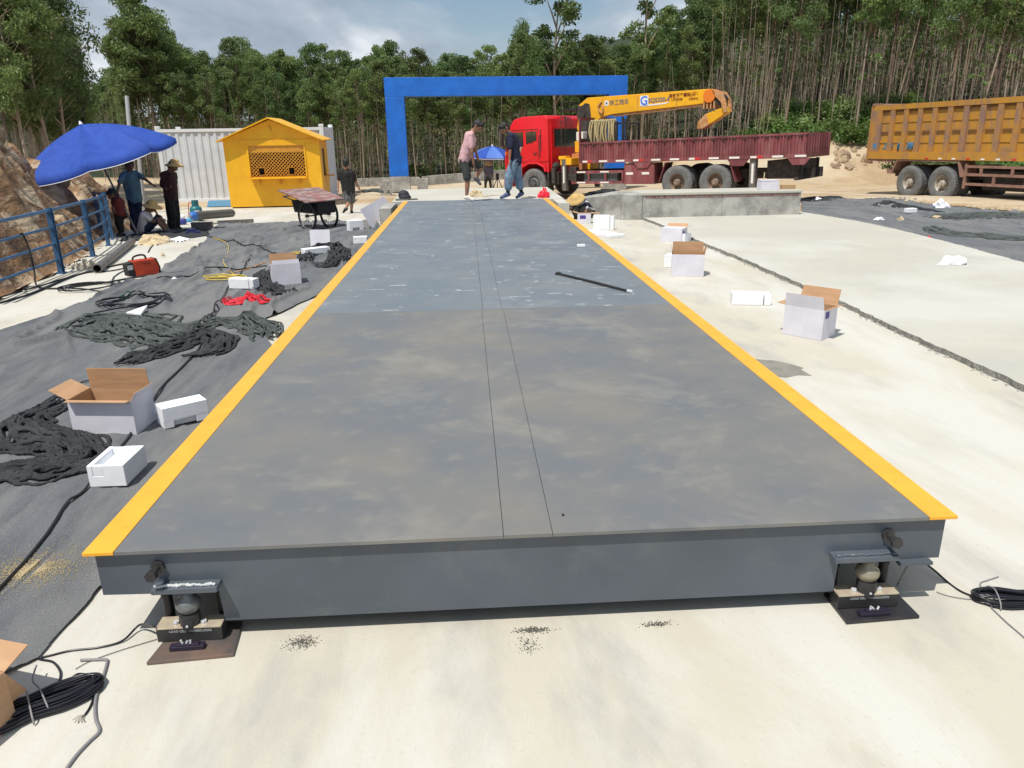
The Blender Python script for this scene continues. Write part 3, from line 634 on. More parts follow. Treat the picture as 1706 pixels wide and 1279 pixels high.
# cables near the load cells
def cab3(pts, r, m, label, name='cable', n=8, cat='cable'):
    mb = MB(); mb.tube(smooth_path(pts, 7), r, n); return tag(mb.build(name, m, smooth=True), label, cat)
def g3(px, py, dz=.004): p = G(px, py); return (p.x, p.y, -.39 + dz)
pA = YP(256, 1037, -.02)
cab3([(pA.x, -.02, -.30)] + [g3(*p) for p in ((235, 1052, .03), (205, 1070, .008), (165, 1080), (120, 1085), (90, 1092), (66, 1099), (88, 1104), (100, 1118), (101, 1130), (96, 1142))], .0042, m_cable, 'black sensor cable curving from the left load cell to the near cable coil')
cab3([g3(*p) for p in ((262, 1066), (200, 1085), (150, 1103), (126, 1116))], .0014, m_blackm, 'hair-thin dark wire left of the left load cell', 'wire', 5, 'wire')
cab3([g3(*p) for p in ((135, 1102, .006), (160, 1101, .006), (176, 1101, .006), (179, 1105, .006), (172, 1130, .006), (164, 1150, .006), (159, 1175, .006), (160, 1200, .006), (166, 1220, .006), (150, 1237, .006), (130, 1258, .006), (112, 1282, .006))], .0052, m_ccord, 'bent grey cable end lying on the concrete at the lower left')
pB = YP(1496, 968, 0)
cab3([(pB.x, 0, -.29)] + [g3(*p) for p in ((1512, 956, .05), (1530, 951, .05), (1552, 958, .03), (1580, 972), (1600, 986), (1625, 997), (1645, 1008))], .0042, m_cable, 'black sensor cable arching from the right load cell to the coil at the right edge')
cab3([g3(*p) for p in ((1560, 987), (1580, 994), (1610, 999), (1634, 1000))], .0018, m_ccord, 'thin grey-green wire lying beside the right sensor cable', 'wire', 6, 'wire')
cab3([g3(*p) for p in ((1663, 962), (1645, 968), (1633, 973), (1637, 985), (1646, 1003), (1652, 1014), (1662, 1024), (1680, 1041), (1700, 1058), (1722, 1078))], .0028, m_ccord, 'thin grey wire leading past the right edge coil toward the corner', 'wire', 6, 'wire')
def bundle(c, dirn, length, wid, turns, r, label, seed, tie):
    random.seed(seed); d = Vector(dirn).normalized(); s = Vector((-d.y, d.x)); root = empty('cable_coil', (c.x, c.y, -.39), label=label, cat='cable'); mb = MB()
    for t in range(turns):
        L2 = length / 2 * random.uniform(.86, 1); w = wid * (.35 + .65 * random.random()); k = 40; z0 = r + random.random() * r * 11 * (1 - (w / wid - .35) * .8); pts = []; sh = random.uniform(-.2, .2) * wid
        for i in range(k):
            a = 2 * PI * i / k; u = L2 * math.copysign(abs(math.cos(a)) ** .55, math.cos(a)); v = w * math.copysign(abs(math.sin(a)) ** .9, math.sin(a)) * (1 - .25 * math.exp(-(u / (length * .12)) ** 2)) + sh * .5
            pts.append((d.x * u + s.x * v, d.y * u + s.y * v, z0 + .003 * math.sin(a * 3 + t)))
        mb.tube(pts, r, 7, closed=True)
    mb.build('cable_loops', m_cable, root, smooth=True)
    if tie:
        for tt in tie:
            mb = MB(); q = [(d.x * tt + s.x * v * wid * 1.15, d.y * tt + s.y * v * wid * 1.15, zz) for v, zz in ((-1, .006), (-.8, .03), (0, .05), (.8, .03), (1.05, .008))]
            mb.tube(smooth_path(q, 5), .0032, 6); mb.build('wire_tie', m_ccord, root, smooth=True)
    return root
c1 = G(52, 1184); c2 = G(150, 1146); dv = (c2.x - c1.x, c2.y - c1.y)
bundle(c1, dv, .44, .075, 40, .0036, 'oval coil of shiny black cable tied with grey wire at the lower left corner', 3, (.0,))
cab3([g3(*p) for p in ((112, 1140), (130, 1131, .02), (150, 1134, .02), (161, 1146), (158, 1160), (150, 1180), (142, 1192))], .0036, m_cable, 'loose black cable tail beside the lower left coil ending in bare wires')
mb = MB(); random.seed(6); q = G(142, 1192)
for i in range(7):
    a = random.uniform(3.4, 5.2); mb.tube([(q.x, q.y, -.386), (q.x + .02 * math.cos(a), q.y + .02 * math.sin(a), -.384), (q.x + .036 * math.cos(a + .3), q.y + .036 * math.sin(a + .3), -.388)], .0008, 5)
tag(mb.build('bare_wires', m_plate), 'frayed bare wire ends of the loose cable tail at lower left', 'wire')
cab3([g3(*p) for p in ((66, 1128, .05), (62, 1140, .05), (60, 1155, .05), (70, 1165, .045), (80, 1185, .04), (84, 1192, .02))], .003, m_ccord, 'twisted grey tie wire standing over the lower left coil', 'wire', 6, 'wire')
c1 = G(1700, 1004); c2 = G(1780, 1010); bundle(c1, (c2.x - c1.x, c2.y - c1.y), .36, .06, 34, .0036, 'oval coil of shiny black cable cut by the right edge of the view', 8, (-.10,))
# ------------------------------------------------------------------ cartons and foam
def carton(fl, fr, d, hgt, flaps, label, z=None, purple=None, f=T, lens=None, lid=False, cutw=None):
    a, b = f(*fl), f(*fr); w = (Vector((b.x - a.x, b.y - a.y))).length; rz = math.atan2(b.y - a.y, b.x - a.x)
    if z is None: z = (lmz(a.x, a.y) + .002) if inpoly(a.x, a.y, LM) else min(a.z, b.z) + .002
    r = empty('carton', (a.x, a.y, z), rz, label, 'carton'); t = .004; mb = MB()
    mb.mi = 0; o4 = [(0, 0), (w, 0), (w, d), (0, d)]; i4 = [(t, t), (w - t, t), (w - t, d - t), (t, d - t)]
    V = [(x, y, 0) for x, y in o4] + [(x, y, hgt) for x, y in o4]; mb.add(V, [(3, 2, 1, 0)] + [(i, (i + 1) % 4, 4 + (i + 1) % 4, 4 + i) for i in range(4)])
    mb.mi = 1; V = [(x, y, t) for x, y in i4] + [(x, y, hgt) for x, y in i4] + [(x, y, hgt) for x, y in o4]
    mb.add(V, [(0, 1, 2, 3)] + [((i + 1) % 4, i, 4 + i, 4 + (i + 1) % 4) for i in range(4)] + [(8 + i, 8 + (i + 1) % 4, 4 + (i + 1) % 4, 4 + i) for i in range(4)])
    mb.build('carton_body', [m_white, m_brown], r, fix=False)
    if lid: mb = MB(); mb.box((0, 0, hgt + .001), (w, d, hgt + .005)); mb.build('lid', m_white, r)
    for side, ang in flaps.items():
        L_ = (lens or {}).get(side, d / 2); A = math.radians(ang)
        if side in 'fb': hw, org, q = w, ((0, 0) if side == 'f' else (w, d)), (0 if side == 'f' else PI)
        else: hw, org, q = d, ((w, 0) if side == 'r' else (0, d)), (PI / 2 if side == 'r' else -PI / 2)
        M = Matrix.Translation((org[0], org[1], hgt)) @ Matrix.Rotation(q, 4, 'Z') @ Matrix.Rotation(A, 4, 'X')
        mb = MB(); mb.X = M; i = .004; V = [(i, 0, 0), (hw - i, 0, 0), (hw - i - .006, 0, L_), (i + .006, 0, L_), (i, t, 0), (hw - i, t, 0), (hw - i - .006, t, L_), (i + .006, t, L_)]
        mb.mi = 0; mb.add(V, [(0, 1, 2, 3)]); mb.mi = 1; mb.add(V, [(7, 6, 5, 4), (0, 4, 5, 1), (1, 5, 6, 2), (2, 6, 7, 3), (3, 7, 4, 0)]); mb.build('flap', [m_white, m_brown], r, fix=False)
    if purple:
        s, u, v, pw, ph = purple; mb = MB()
        if s == 'r': mb.box((w + .0005, u, v), (w + .0025, u + pw, v + ph))
        elif s == 'l': mb.box((-.0025, u, v), (-.0005, u + pw, v + ph))
        else: mb.box((u, -.0025, v), (u + pw, -.0005, v + ph))
        mb.build('printed_label', m_purple, r)
    return r
def foam(fl, fr, d, hgt, label, kind=0, z=None, f=T, rx=0):
    a, b = f(*fl), f(*fr); w = (Vector((b.x - a.x, b.y - a.y))).length; rz = math.atan2(b.y - a.y, b.x - a.x)
    if z is None: z = (lmz(a.x, a.y) + .003) if inpoly(a.x, a.y, LM) else min(a.z, b.z) + .003
    mb = MB()
    if kind == 0:   # channel along the depth with end walls
        c0, c1 = w * .14, w * .42; mb.prism([(0, 0), (w, 0), (w, hgt), (c1, hgt), (c1, hgt * .5), (c0, hgt * .5), (c0, hgt), (0, hgt)], 1, 0, d); mb.box((c0 + .001, .0015, hgt * .5 + .001), (c1 - .001, .025, hgt - .002)); mb.box((c0 + .001, d - .03, hgt * .5 + .001), (c1 - .001, d - .002, hgt - .002))
    elif kind == 1:  # long block, stepped underside
        mb.box((0, 0, 0), (w * .22, d, hgt * .35)); mb.box((w * .72, 0, 0), (w, d, hgt * .35)); mb.box((w * .22, d * .2, 0), (w * .72, d, hgt * .35)); mb.box((0, 0, hgt * .35), (w, d, hgt)); mb.box((w * .25, d * .25, hgt), (w * .9, d * .75, hgt + .006))
    elif kind == 2:
        mb.box((0, 0, 0), (w * .8, d, hgt)); mb.box((w * .83, 0, 0), (w, d, hgt * .95)); mb.box((w * .8, d * .3, 0), (w * .83, d, hgt * .9))
    o = mb.build('foam_block', m_foam, None, fix=False); me = o.data
    bm = bmesh.new(); bm.from_mesh(me); bmesh.ops.remove_doubles(bm, verts=bm.verts, dist=.0005); bmesh.ops.recalc_face_normals(bm, faces=bm.faces); bm.to_mesh(me); bm.free()
    md = o.modifiers.new('b', 'BEVEL'); md.width = .0025; md.segments = 2; md.angle_limit = .7
    o.location = (a.x, a.y, z); o.rotation_euler = (rx, 0, rz)
    return tag(o, label, 'foam block')
carton((124, 728), (229, 729), .25, .225, {'b': -6, 'l': 62, 'f': 88, 'r': 28}, 'open white carton with brown lining standing on the grey sheet nearest the camera', lens={'f': .042, 'b': .14, 'l': .13, 'r': .05})
foam((276, 722), (350, 704), .14, .135, 'long white foam block lying between the near open carton and the yellow strip', 1)
foam((152, 819), (213, 817), .27, .12, 'white foam block with a sunk channel lying below the near open carton', 0)
carton((456, 478), (503, 474), .26, .26, {'b': 10, 'f': -8}, 'white carton with purple label standing on a dark bundle left of the deck', purple=('l', .17, .15, .06, .07), lens={'f': .05, 'b': .1})
foam((383, 489), (424, 490), .14, .115, 'small white foam block beside the yellow cable loops', 2)
foam((510, 431), (551, 426), .16, .12, 'white foam block lying in front of the upright white panel', 1)
carton((1303, 556), (1368, 568), .26, .27, {'f': 12, 'b': 22, 'l': 84, 'r': 70}, 'open white carton with brown flaps on the pale concrete right of the deck', purple=('r', .03, .19, .07, .06), lens={'l': .08, 'r': .07, 'f': .12, 'b': .15})
foam((1219, 508), (1284, 509), .16, .12, 'white foam block with faint print lying left of the open brown-flapped carton', 2)
carton((1118, 460), (1172, 461), .25, .28, {'b': 6, 'l': 8, 'r': 10}, 'white carton with raised lid flaps on the right concrete, middle of the three', lens={'b': .13, 'l': .1, 'r': .1})
foam((1106, 445), (1122, 446), .2, .16, 'white foam block mostly hidden behind the middle right carton', 2)
carton((1100, 402), (1135, 404), .30, .22, {'r': 70, 'b': 60}, 'white carton with purple label beside the slab joint, farthest of the right cartons', purple=('r', .04, .10, .10, .08), lens={'r': .1, 'b': .1}, lid=True)
foam((1140, 404), (1151, 402), .12, .14, 'small white foam cap lying beside the farthest right carton', 2)
foam((988, 382), (1022, 383), .09, .27, 'rounded white foam block standing right of the deck in front of the crouching man', 2)
foam((968, 388), (1016, 397), .32, .05, 'flat white foam tray lying at the right deck edge', 2)
carton((962, 372), (984, 372), .22, .20, {'l': 75, 'r': 92}, 'small carton with purple label and brown flaps in front of the crouching man', purple=('f', .05, .09, .12, .07), lens={'r': .18})
foam((583, 387), (606, 383), .2, .2, 'white notched foam block between the handcart and the deck', 1)
foam((589, 408), (612, 407), .16, .11, 'small white foam piece against the left yellow strip', 0)
def panel(pts, label, dep=None):
    mb = MB(); P = [Vector(p) for p in pts]; nrm = (P[1] - P[0]).cross(P[3] - P[0]).normalized() * .004
    mb.hexa(P + [p + nrm for p in P]); return tag(mb.build('flattened_carton', m_white), label, 'carton')
a = T(518, 414); b = T(551, 414); up = Vector((0, .05, .31)); panel([a, b, b + up, a + up], 'white flattened carton panel standing upright behind a foam block')
a = T(624, 386); b = T(655, 350); c = Vector((-.26, .06, .42)); panel([a, b, b + c * 1.02, a + c], 'white carton panel leaning outwards from the far left deck edge')
# carton outside the lower left corner: its two open flaps reach into the view
H_ = G(8, 1121, -.20); A_ = G(46, 1077, -.17); B_ = G(45, 1150, -.325)
u = (A_ - H_); lu = u.length; u.z = 0; u.normalize(); v = Vector((u.y, -u.x, 0)); lv = (B_ - H_).length
rt = empty('carton', (H_.x, H_.y, -.39), math.atan2(u.y, u.x), 'brown cardboard carton at the lower left corner with two flaps spread open', 'carton')
mb = MB(); w1, w2, hh = .40, .28, .19
for (a, b) in (((-w2, 0, 0), (0, .004, hh)), ((-.004, 0.0045, 0), (0, w1, hh)), ((-w2, w1 - .004, 0), (-.0045, w1, hh)), ((-w2, .0045, 0), (-w2 + .004, w1 - .0045, hh)), ((-w2 + .005, .005, .001), (-.005, w1 - .005, .005))): mb.box(a, b)
mb.build('carton_body', m_brown, rt)
mb = MB(); mb.hexa([(0.001, .003, hh), (.001, w1 - .003, hh), (lu, w1 - .003, hh + .03), (lu, .003, hh + .03), (0.001, .003, hh + .004), (.001, w1 - .003, hh + .004), (lu, w1 - .003, hh + .034), (lu, .003, hh + .034)]); mb.build('flap', m_brown, rt)
q = Matrix.Rotation(-math.atan2(u.y, u.x), 4, 'Z') @ (B_ - Vector((H_.x, H_.y, -.39))); mb = MB(); mb.hexa([(-w2, -.001, hh), (-.003, -.001, hh), (q.x, q.y, q.z), (q.x - w2, q.y, q.z), (-w2, -.001, hh + .004), (-.003, -.001, hh + .004), (q.x, q.y, q.z + .004), (q.x - w2, q.y, q.z + .004)]); mb.build('flap', m_brown, rt)
# ================================================================== FENCE
m_bluep = mat('blue_railing_paint', (.045, .13, .26), (.03, .09, .19), (.12, .17, .2), scale=9, rough=.45, c3s=2, c3lo=.58, c3hi=.7)
fr = empty('railing', tuple(FEN[1]), label='blue steel railing with four rails along the foot of the earth bank', cat='railing')
def loc(o, root):  # world-coordinates mesh kept in place under a root
    o.location = root.matrix_basis.inverted() @ Vector((0, 0, 0)) if False else -Vector(root.location); return o
fp = [FEN[0] + (FEN[0] - FEN[1]) * .35, FEN[1], FEN[2], FEN[3]]
fp.append(FEN[3] + Vector((-.50, 1.3, -.03))); fp.append(FEN[3] + Vector((-1.3, 2.6, -.10)))
FH = .90
for i, p in enumerate(fp):
    if i == 0: continue
    d = (fp[min(i + 1, 5)] - fp[i - 1]); d.z = 0; d.normalize(); M = Matrix.Translation(p) @ Matrix.Rotation(math.atan2(d.y, d.x), 4, 'Z')
    mb = MB()
    if i <= 3:
        mb.box((-.05, -.03, -.12), (-.043, .03, FH), M); mb.box((.043, -.03, -.12), (.05, .03, FH), M); mb.box((-.0425, -.004, -.12), (.0425, .004, FH), M); mb.box((-.07, -.05, 0), (.07, .05, .012), M)
    else: mb.box((-.03, -.03, -.12), (.03, .03, FH), M)
    loc(mb.build('post', m_bluep, fr), fr)
for i in range(5):
    for z in (.20, .42, .64, .865):
        a = fp[i] + Vector((0, 0, z)); b = fp[i + 1] + Vector((0, 0, z)); d = (b - a).normalized()
        mb = MB(); mb.tube([a + d * (.055 if i else 0), b - d * .055], .019 if z < .8 else .024, 8); loc(mb.build('rail', m_bluep, fr), fr)
def c3(px, dz, r, m, label, cat='cable', name='cable'):
    P = []
    for (a, b), z in zip(px, dz):
        q = T(a, b); P.append((q.x, q.y, q.z + z))
    mb = MB(); mb.tube(smooth_path(P, 6), r, 6); return tag(mb.build(name, m, smooth=True), label, cat)
pf = FEN[0].lerp(FEN[1], .42); pts = [pf + Vector((.03, .0, .66)), pf + Vector((.06, .02, .66)), pf + Vector((.10, .02, .45)), pf + Vector((.13, -.03, .2)), pf + Vector((.20, -.15, .03)), pf + Vector((.5, -.22, .012)), pf + Vector((.9, .1, .012)), pf + Vector((1.2, .5, .012)), pf + Vector((1.8, .9, .012))]
mb = MB(); mb.tube(smooth_path(pts, 6), .011, 6); tag(mb.build('welding_lead', m_blackm, smooth=True), 'dark lead hanging over the blue rail and trailing onto the concrete', 'cable')
# pipe, rubble, welder, sack
m_pipe = mat('dull_steel_pipe', (.20, .19, .18), (.14, .12, .11), scale=12, rough=.5, metal=.3)
a = T(163, 455); b = T(221, 408); d = (b - a).normalized()
mb = MB(); n = 20; a2 = a + Vector((0, 0, .065)); b2 = b + Vector((0, 0, .065)); mb.tube([a2, b2], .062, n, caps=False); mb.tube([a2, b2], .052, n, caps=False)
u1 = d.orthogonal().normalized(); w1 = d.cross(u1)
for e in (a2, b2):
    vs = [e + (u1 * math.cos(2 * PI * j / n) + w1 * math.sin(2 * PI * j / n)) * r for r in (.062, .052) for j in range(n)]; mb.add(vs, [(j, (j + 1) % n, n + (j + 1) % n, n + j) for j in range(n)])
tag(mb.build('steel_pipe', m_pipe, smooth=False), 'grey steel pipe lying on the concrete beside the last blue rail post', 'pipe')
m_rub = mat('mortar_rubble', (.52, .48, .40), (.36, .34, .27), scale=8, rough=.9, bump=.5, bscale=30)
random.seed(3); c = T(145, 445); mb = MB()
for i in range(130):
    r = random.uniform(.012, .05); x = random.gauss(0, .13); y = random.gauss(0, .10); z = max(0, .11 - (abs(x) + abs(y)) * .55) * random.uniform(.3, 1); M = Matrix.Rotation(random.uniform(0, 6), 4, Vector((random.random(), random.random(), random.random())))
    mb.cbox((0, 0, 0), (r * 1.4, r, r * .8), Matrix.Translation((c.x + x, c.y + y, c.z + z + r * .3)) @ M)
tag(tag(mb.build('rubble_heap', m_rub, bevel=.003), 'small pale heap of mortar rubble at the foot of the blue railing', 'rubble'), kind='stuff')
m_red = mat('orange_red_paint', (.60, .075, .02), (.52, .05, .02), scale=6, rough=.4)
a, b = T(226, 463), T(262, 457); rz = math.atan2(b.y - a.y, b.x - a.x)
wr = empty('welding_machine', (a.x, a.y, a.z), rz - .1, 'orange red welding machine with black carry handle on the concrete edge', 'welding machine')
Lw = .33; hw = .225; dw = .15
mb = MB(); mb.prism([(0.02, .015), (Lw - .01, .015), (Lw + .015, .10), (Lw - .03, hw), (0, hw)], 1, 0, dw); mb.build('casing', m_red, wr, bevel=.006)
mb = MB(); mb.prism([(-.075, .03), (0.018, .018), (-.002, hw - .012), (-.085, hw - .03)], 1, .006, dw - .006); mb.build('front_panel', m_blackm, wr, bevel=.004)
mb = MB(); mb.prism([(Lw - .008, .015), (Lw + .02, .02), (Lw + .03, .10), (Lw - .012, hw + .004), (Lw - .028, hw + .002), (Lw + .016, .10)], 1, -.004, dw + .004); mb.build('rear_bumper', m_black, wr, bevel=.002)
mb = MB(); mb.tube(smooth_path([(.03, dw / 2, hw - .003), (.05, dw / 2, hw + .045), (.14, dw / 2, hw + .062), (.2, dw / 2, hw + .045), (.21, dw / 2, hw - .003)], 5), .013, 8); mb.build('handle', m_black, wr, smooth=True)
mb = MB(); mb.box((-.0795, -.0005, .115), (-.012, .0045, .175)); mb.build('display', m_pale, wr)
mb = MB()
for k in (.03, .25): mb.box((k, .01, 0), (k + .03, dw - .01, .014))
mb.build('foot', m_black, wr)
text('lettering', 'WELDER', .03, mat('dark_red_print', (.16, .02, .01), rough=.5), wr, (.12, -.0012, .165), (PI / 2, 0, 0), .0008, bold=.001)
cable(((247, 421), (252, 412), (262, 405), (285, 402), (304, 398)), .01, m_blackm, 'dark lead rising from behind the orange welder toward the tools under the umbrella', 'welding_lead')
m_sack = mat('paper_sack', (.50, .38, .22), (.62, .52, .36), scale=7, rough=.9, bump=.6, bscale=30)
heap(((230, 408), (233, 396), (250, 394), (270, 398), (284, 398), (283, 404), (262, 409)), .12, 51, m_sack, 'crumpled brown paper sack in front of the sitting man', name='paper_sack', cat='sack', freq=1.5)
heap(((280, 401), (292, 397), (305, 396), (318, 399), (300, 404)), .04, 52, m_foam, 'crumpled white plastic scrap beside the paper sack', name='plastic_scrap', cat='litter')
m_bag = mat('red_cloth', (.62, .012, .03), (.45, .01, .02), scale=8, rough=.55)
bunch(((372, 508), (395, 508), (425, 505), (455, 508)), .30, .015, 15, .06, 61, m_bag, 'crumpled red cloth lying on the grey sheet left of the yellow strip', name='red_cloth', cat='cloth')
# clutter under the umbrella
m_lpg = mat('teal_cylinder_paint', (.02, .16, .19), (.015, .12, .14), scale=5, rough=.4)
p = T(329, 368); g = empty('gas_cylinder', tuple(p), label='teal gas cylinder with collar standing before the white container', cat='gas cylinder')
mb = MB(); mb.lathe([(.12, .0), (.14, .02), (.155, .06), (.16, .1), (.16, .32), (.145, .37), (.09, .41), (.05, .42)], 28); mb.build('tank', m_lpg, g, smooth=True)
mb = MB(); mb.lathe([(.09, .41), (.092, .56), (.084, .56), (.082, .42)], 24, caps=False); mb.build('collar', m_lpg, g)
mb = MB(); mb.cyl((0, 0, .42), (0, 0, .5), .02, n=12); mb.cyl((-.09, 0, .48), (.02, 0, .48), .012, n=10); mb.build('valve', m_plate, g)
mb = MB(); mb.add([(.1605 * math.cos(q), .1605 * math.sin(q), z) for z in (.16, .30) for q in np.linspace(-1.5, -.7, 8)], [(i, i + 1, 9 + i, 8 + i) for i in range(7)]); mb.build('paper_label', m_foam, g)
m_hose = mat('red_hose', (.5, .12, .08), rough=.4)
P = [p + Vector(v) for v in ((-.09, 0, .48), (-.15, 0, .5), (-.19, 0, .4), (-.2, -.03, .2), (-.27, -.08, .02), (-.45, -.2, .02))]; mb = MB(); mb.tube(smooth_path(P, 5), .012, 6); tag(mb.build('gas_hose', m_hose, smooth=True), 'red gas hose hanging from the teal cylinder valve', 'hose')
m_oxy = mat('grey_cylinder_paint', (.11, .105, .08), (.09, .085, .07), scale=6, rough=.5); m_oxb = mat('blue_cylinder_paint', (.04, .16, .50), rough=.4)
a = T(322, 376); b = T(386, 367); a.z += .24; b.z += .2; d = (b - a).normalized(); q = d.to_track_quat('Z', 'Y').to_matrix().to_4x4(); Lc = (b - a).length + .1
g = empty('gas_cylinder', tuple(a), label='grey gas cylinder with blue shoulder lying on its side on a small steel stand', cat='gas cylinder')
mb = MB(); mb.lathe([(.11, .12), (.11, Lc - .06), (.095, Lc - .02), (.06, Lc)], 24, M=q); mb.build('tank', m_oxy, g, smooth=False)
mb = MB(); mb.lathe([(.03, -.06), (.045, -.05), (.085, .0), (.108, .06), (.1105, .13)], 24, M=q); mb.build('shoulder', m_oxb, g, smooth=True)
mb = MB(); mb.lathe([(.02, -.13), (.028, -.12), (.028, -.07), (.02, -.06)], 12, M=q); mb.build('valve', m_zinc, g)
s = T(338, 383); g = empty('toolbox', tuple(s), .1, 'battered steel toolbox under the valve end of the lying gas cylinder', 'toolbox')
mb = MB(); mb.box((-.22, -.1, 0), (.22, .1, .15)); mb.build('box', m_pipe, g, bevel=.005); mb = MB(); mb.box((-.225, -.105, .152), (.225, .105, .175)); mb.build('lid', m_plate, g, bevel=.003); mb = MB(); mb.tube([(-.06, 0, .175), (-.06, 0, .2), (.06, 0, .2), (.06, 0, .175)], .007, 6); mb.build('handle', m_black, g)
s = T(393, 372); mb = MB(); M = Matrix.Translation(s + Vector((0, 0, .05))) @ Matrix.Rotation(.28, 4, 'Z'); mb.box((-.45, -.06, -.04), (.45, -.052, .05), M); mb.box((-.45, -.0515, -.04), (.45, .06, -.032), M); tag(mb.build('angle_iron', m_pipe), 'dark steel angle section lying right of the gas cylinder', 'steel section')
s = T(303, 374); g = empty('plastic_bucket', tuple(s), label='blue and white plastic water jug at the red shirted man\'s feet', cat='jug')
mb = MB(); mb.lathe([(.10, 0), (.135, .05), (.13, .12), (.10, .15)], 20); mb.build('jug_body', mat('blue_violet_plastic', (.05, .06, .3), rough=.35), g, smooth=True); mb = MB(); mb.lathe([(.10, .151), (.11, .2), (.07, .25), (.02, .26)], 20); mb.build('jug_lid', m_foam, g, smooth=True)
s = T(316, 370); mb = MB(); mb.lathe([(.05, 0), (.08, .03), (.08, .1), (.05, .13)], 16, s); tag(mb.build('plastic_jar', mat('light_blue_plastic', (.1, .4, .65), rough=.3), smooth=True), 'small light blue plastic jar between the jug and the teal cylinder', 'jar')
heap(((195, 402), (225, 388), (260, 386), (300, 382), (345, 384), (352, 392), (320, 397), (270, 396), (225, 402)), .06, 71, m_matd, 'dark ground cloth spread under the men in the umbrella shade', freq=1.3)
mb = MB(); s = T(322, 392); M = Matrix.Translation(s) @ Matrix.Rotation(.5, 4, 'Z'); mb.box((-.14, -.06, .01), (.14, .06, .09), M); mb.box((-.1, -.04, .091), (.06, .04, .14), M); tag(mb.build('power_tool_case', mat('dark_blue_plastic', (.03, .035, .14), rough=.4), bevel=.008), 'dark blue tool case on the ground cloth in front of the toolbox', 'tool case')
m_bsheet = mat('light_blue_sheet_metal', (.08, .22, .36), rough=.4)
mb = MB(); s = T(345, 346); e2 = T(392, 344); mb.hexa([s + Vector(v) for v in ((0, 0, .03), (1.3, .1, .03), (1.05, .5, .2), (-.05, .4, .2), (0, 0, .05), (1.3, .1, .05), (1.05, .5, .22), (-.05, .4, .22))]); tag(mb.build('metal_panel', m_bsheet), 'light blue metal panel leaning low against the white container base', 'metal panel')
# ================================================================== UMBRELLAS
m_umb = mat('blue_umbrella_cloth', (.042, .105, .48), (.034, .088, .43), scale=5, rough=.75, trans=.22, spec=.25)
m_umb2 = mat('pale_blue_cloth', (.10, .22, .66), rough=.5, trans=.2)
m_trim = mat('white_trim', (.8, .8, .82), rough=.5)
def umbrella(apex, foot, axis, R, depth, label, m2=None, twist=0.0, val=.1, npan=8, seg=7, foot_name=True):
    q = Vector(axis).normalized().to_track_quat('Z', 'Y').to_matrix().to_4x4(); root = empty('parasol', tuple(apex), label=label, cat='parasol')
    def P(a, t):   # a: angle, t: 0..1
        f = ((a - twist) / (2 * PI / npan)) % 1; sag = 1 - .10 * t * math.sin(PI * f) ** 1; r = R * t * sag
        z = -depth * (.42 * t + .58 * t ** 2.3) - (.11 if R > 1.3 else .045) * R * math.sin(PI * f) ** .8 * t * (1.25 - t) * 1.7; return q @ Vector((r * math.cos(a), r * math.sin(a), z))
    K = npan * seg; T_ = 12; V = [P(0, 0)]; F = []; mi = []; mb = MB()
    for pn in range(npan):
        mb.mi = pn % 2 if m2 else 0; vs = [P(twist + 2 * PI * (pn + min(.9999, max(.0001, j / seg))) / npan, i / T_) for i in range(T_ + 1) for j in range(seg + 1)]
        for j in range(seg + 1):
            f_ = j / seg; a = twist + 2 * PI * (pn + min(.9999, max(.0001, f_))) / npan; vs.append(P(a, 1) + q @ Vector((-.012 * math.cos(a), -.012 * math.sin(a), -val * (1 - .25 * math.sin(PI * f_)))))
        n_ = seg + 1; mb.add(vs, [(i * n_ + j, (i + 1) * n_ + j, (i + 1) * n_ + j + 1, i * n_ + j + 1) for i in range(T_ + 1) for j in range(seg)])
    mbp = mb
    for i in range(1, T_ + 1):
        for j in range(K): V.append(P(twist + 2 * PI * j / K, i / T_))
    for j in range(K):   # valance hangs down along the axis
        a = twist + 2 * PI * j / K; f = (j / seg) % 1; V.append(P(a, 1) + q @ Vector((-.012 * math.cos(a), -.012 * math.sin(a), -val * (1 - .25 * math.sin(PI * f)))))
    for j in range(K): F.append((0, 1 + j, 1 + (j + 1) % K)); mi.append(j // seg % 2)
    for i in range(T_):
        for j in range(K): a = 1 + i * K; F.append((a + j, a + K + j, a + K + (j + 1) % K, a + (j + 1) % K)); mi.append(j // seg % 2)
    o = mbp.build('canopy', [m_umb, m2 or m_umb], root, smooth=False, fix=False)
    me = o.data; me.polygons.foreach_set('use_smooth', [True] * len(me.polygons))
    tr = [V[1 + T_ * K + j] for j in range(K)]; mb = MB(); mb.tube(tr, .008, 5, closed=True); mb.build('trim', m_trim, root)
    for j in range(npan):
        a = twist + 2 * PI * j / npan; mb = MB(); mb.tube([P(a, t / 8) - q @ Vector((0, 0, .012)) for t in range(9)], .006, 5); mb.build('rib', m_steeld, root)
    mb = MB(); mb.lathe([(.03, -.01), (.04, .01), (.02, .05), (.008, .07)], 12, M=q); mb.build('finial', m_trim, root)
    f = Vector(foot) - Vector(apex); mb = MB(); mb.tube([Vector((0, 0, 0)) - Vector(axis).normalized() * .02, f * .55, f], [.018, .020, .026], 10); mb.build('pole', m_pipe, root)
    return root
foot = T(231, 393); apx = D(135, 207, 15.4)
ax = R_ * -.27 + U_ * .95 + F_ * -.46; umbrella(apx, foot, ax, 1.60, .74, 'large blue parasol tilted over the men beside the railing', twist=.64, val=.10)
fa = D(820, 243, 32.2); ff = Vector((fa.x, fa.y, h(fa.x, fa.y))); umbrella(fa, ff, (.02, -.05, 1), 1.0, .42, 'blue and pale blue parasol standing between the two men beyond the deck', m2=m_umb2, twist=.1, val=.05)
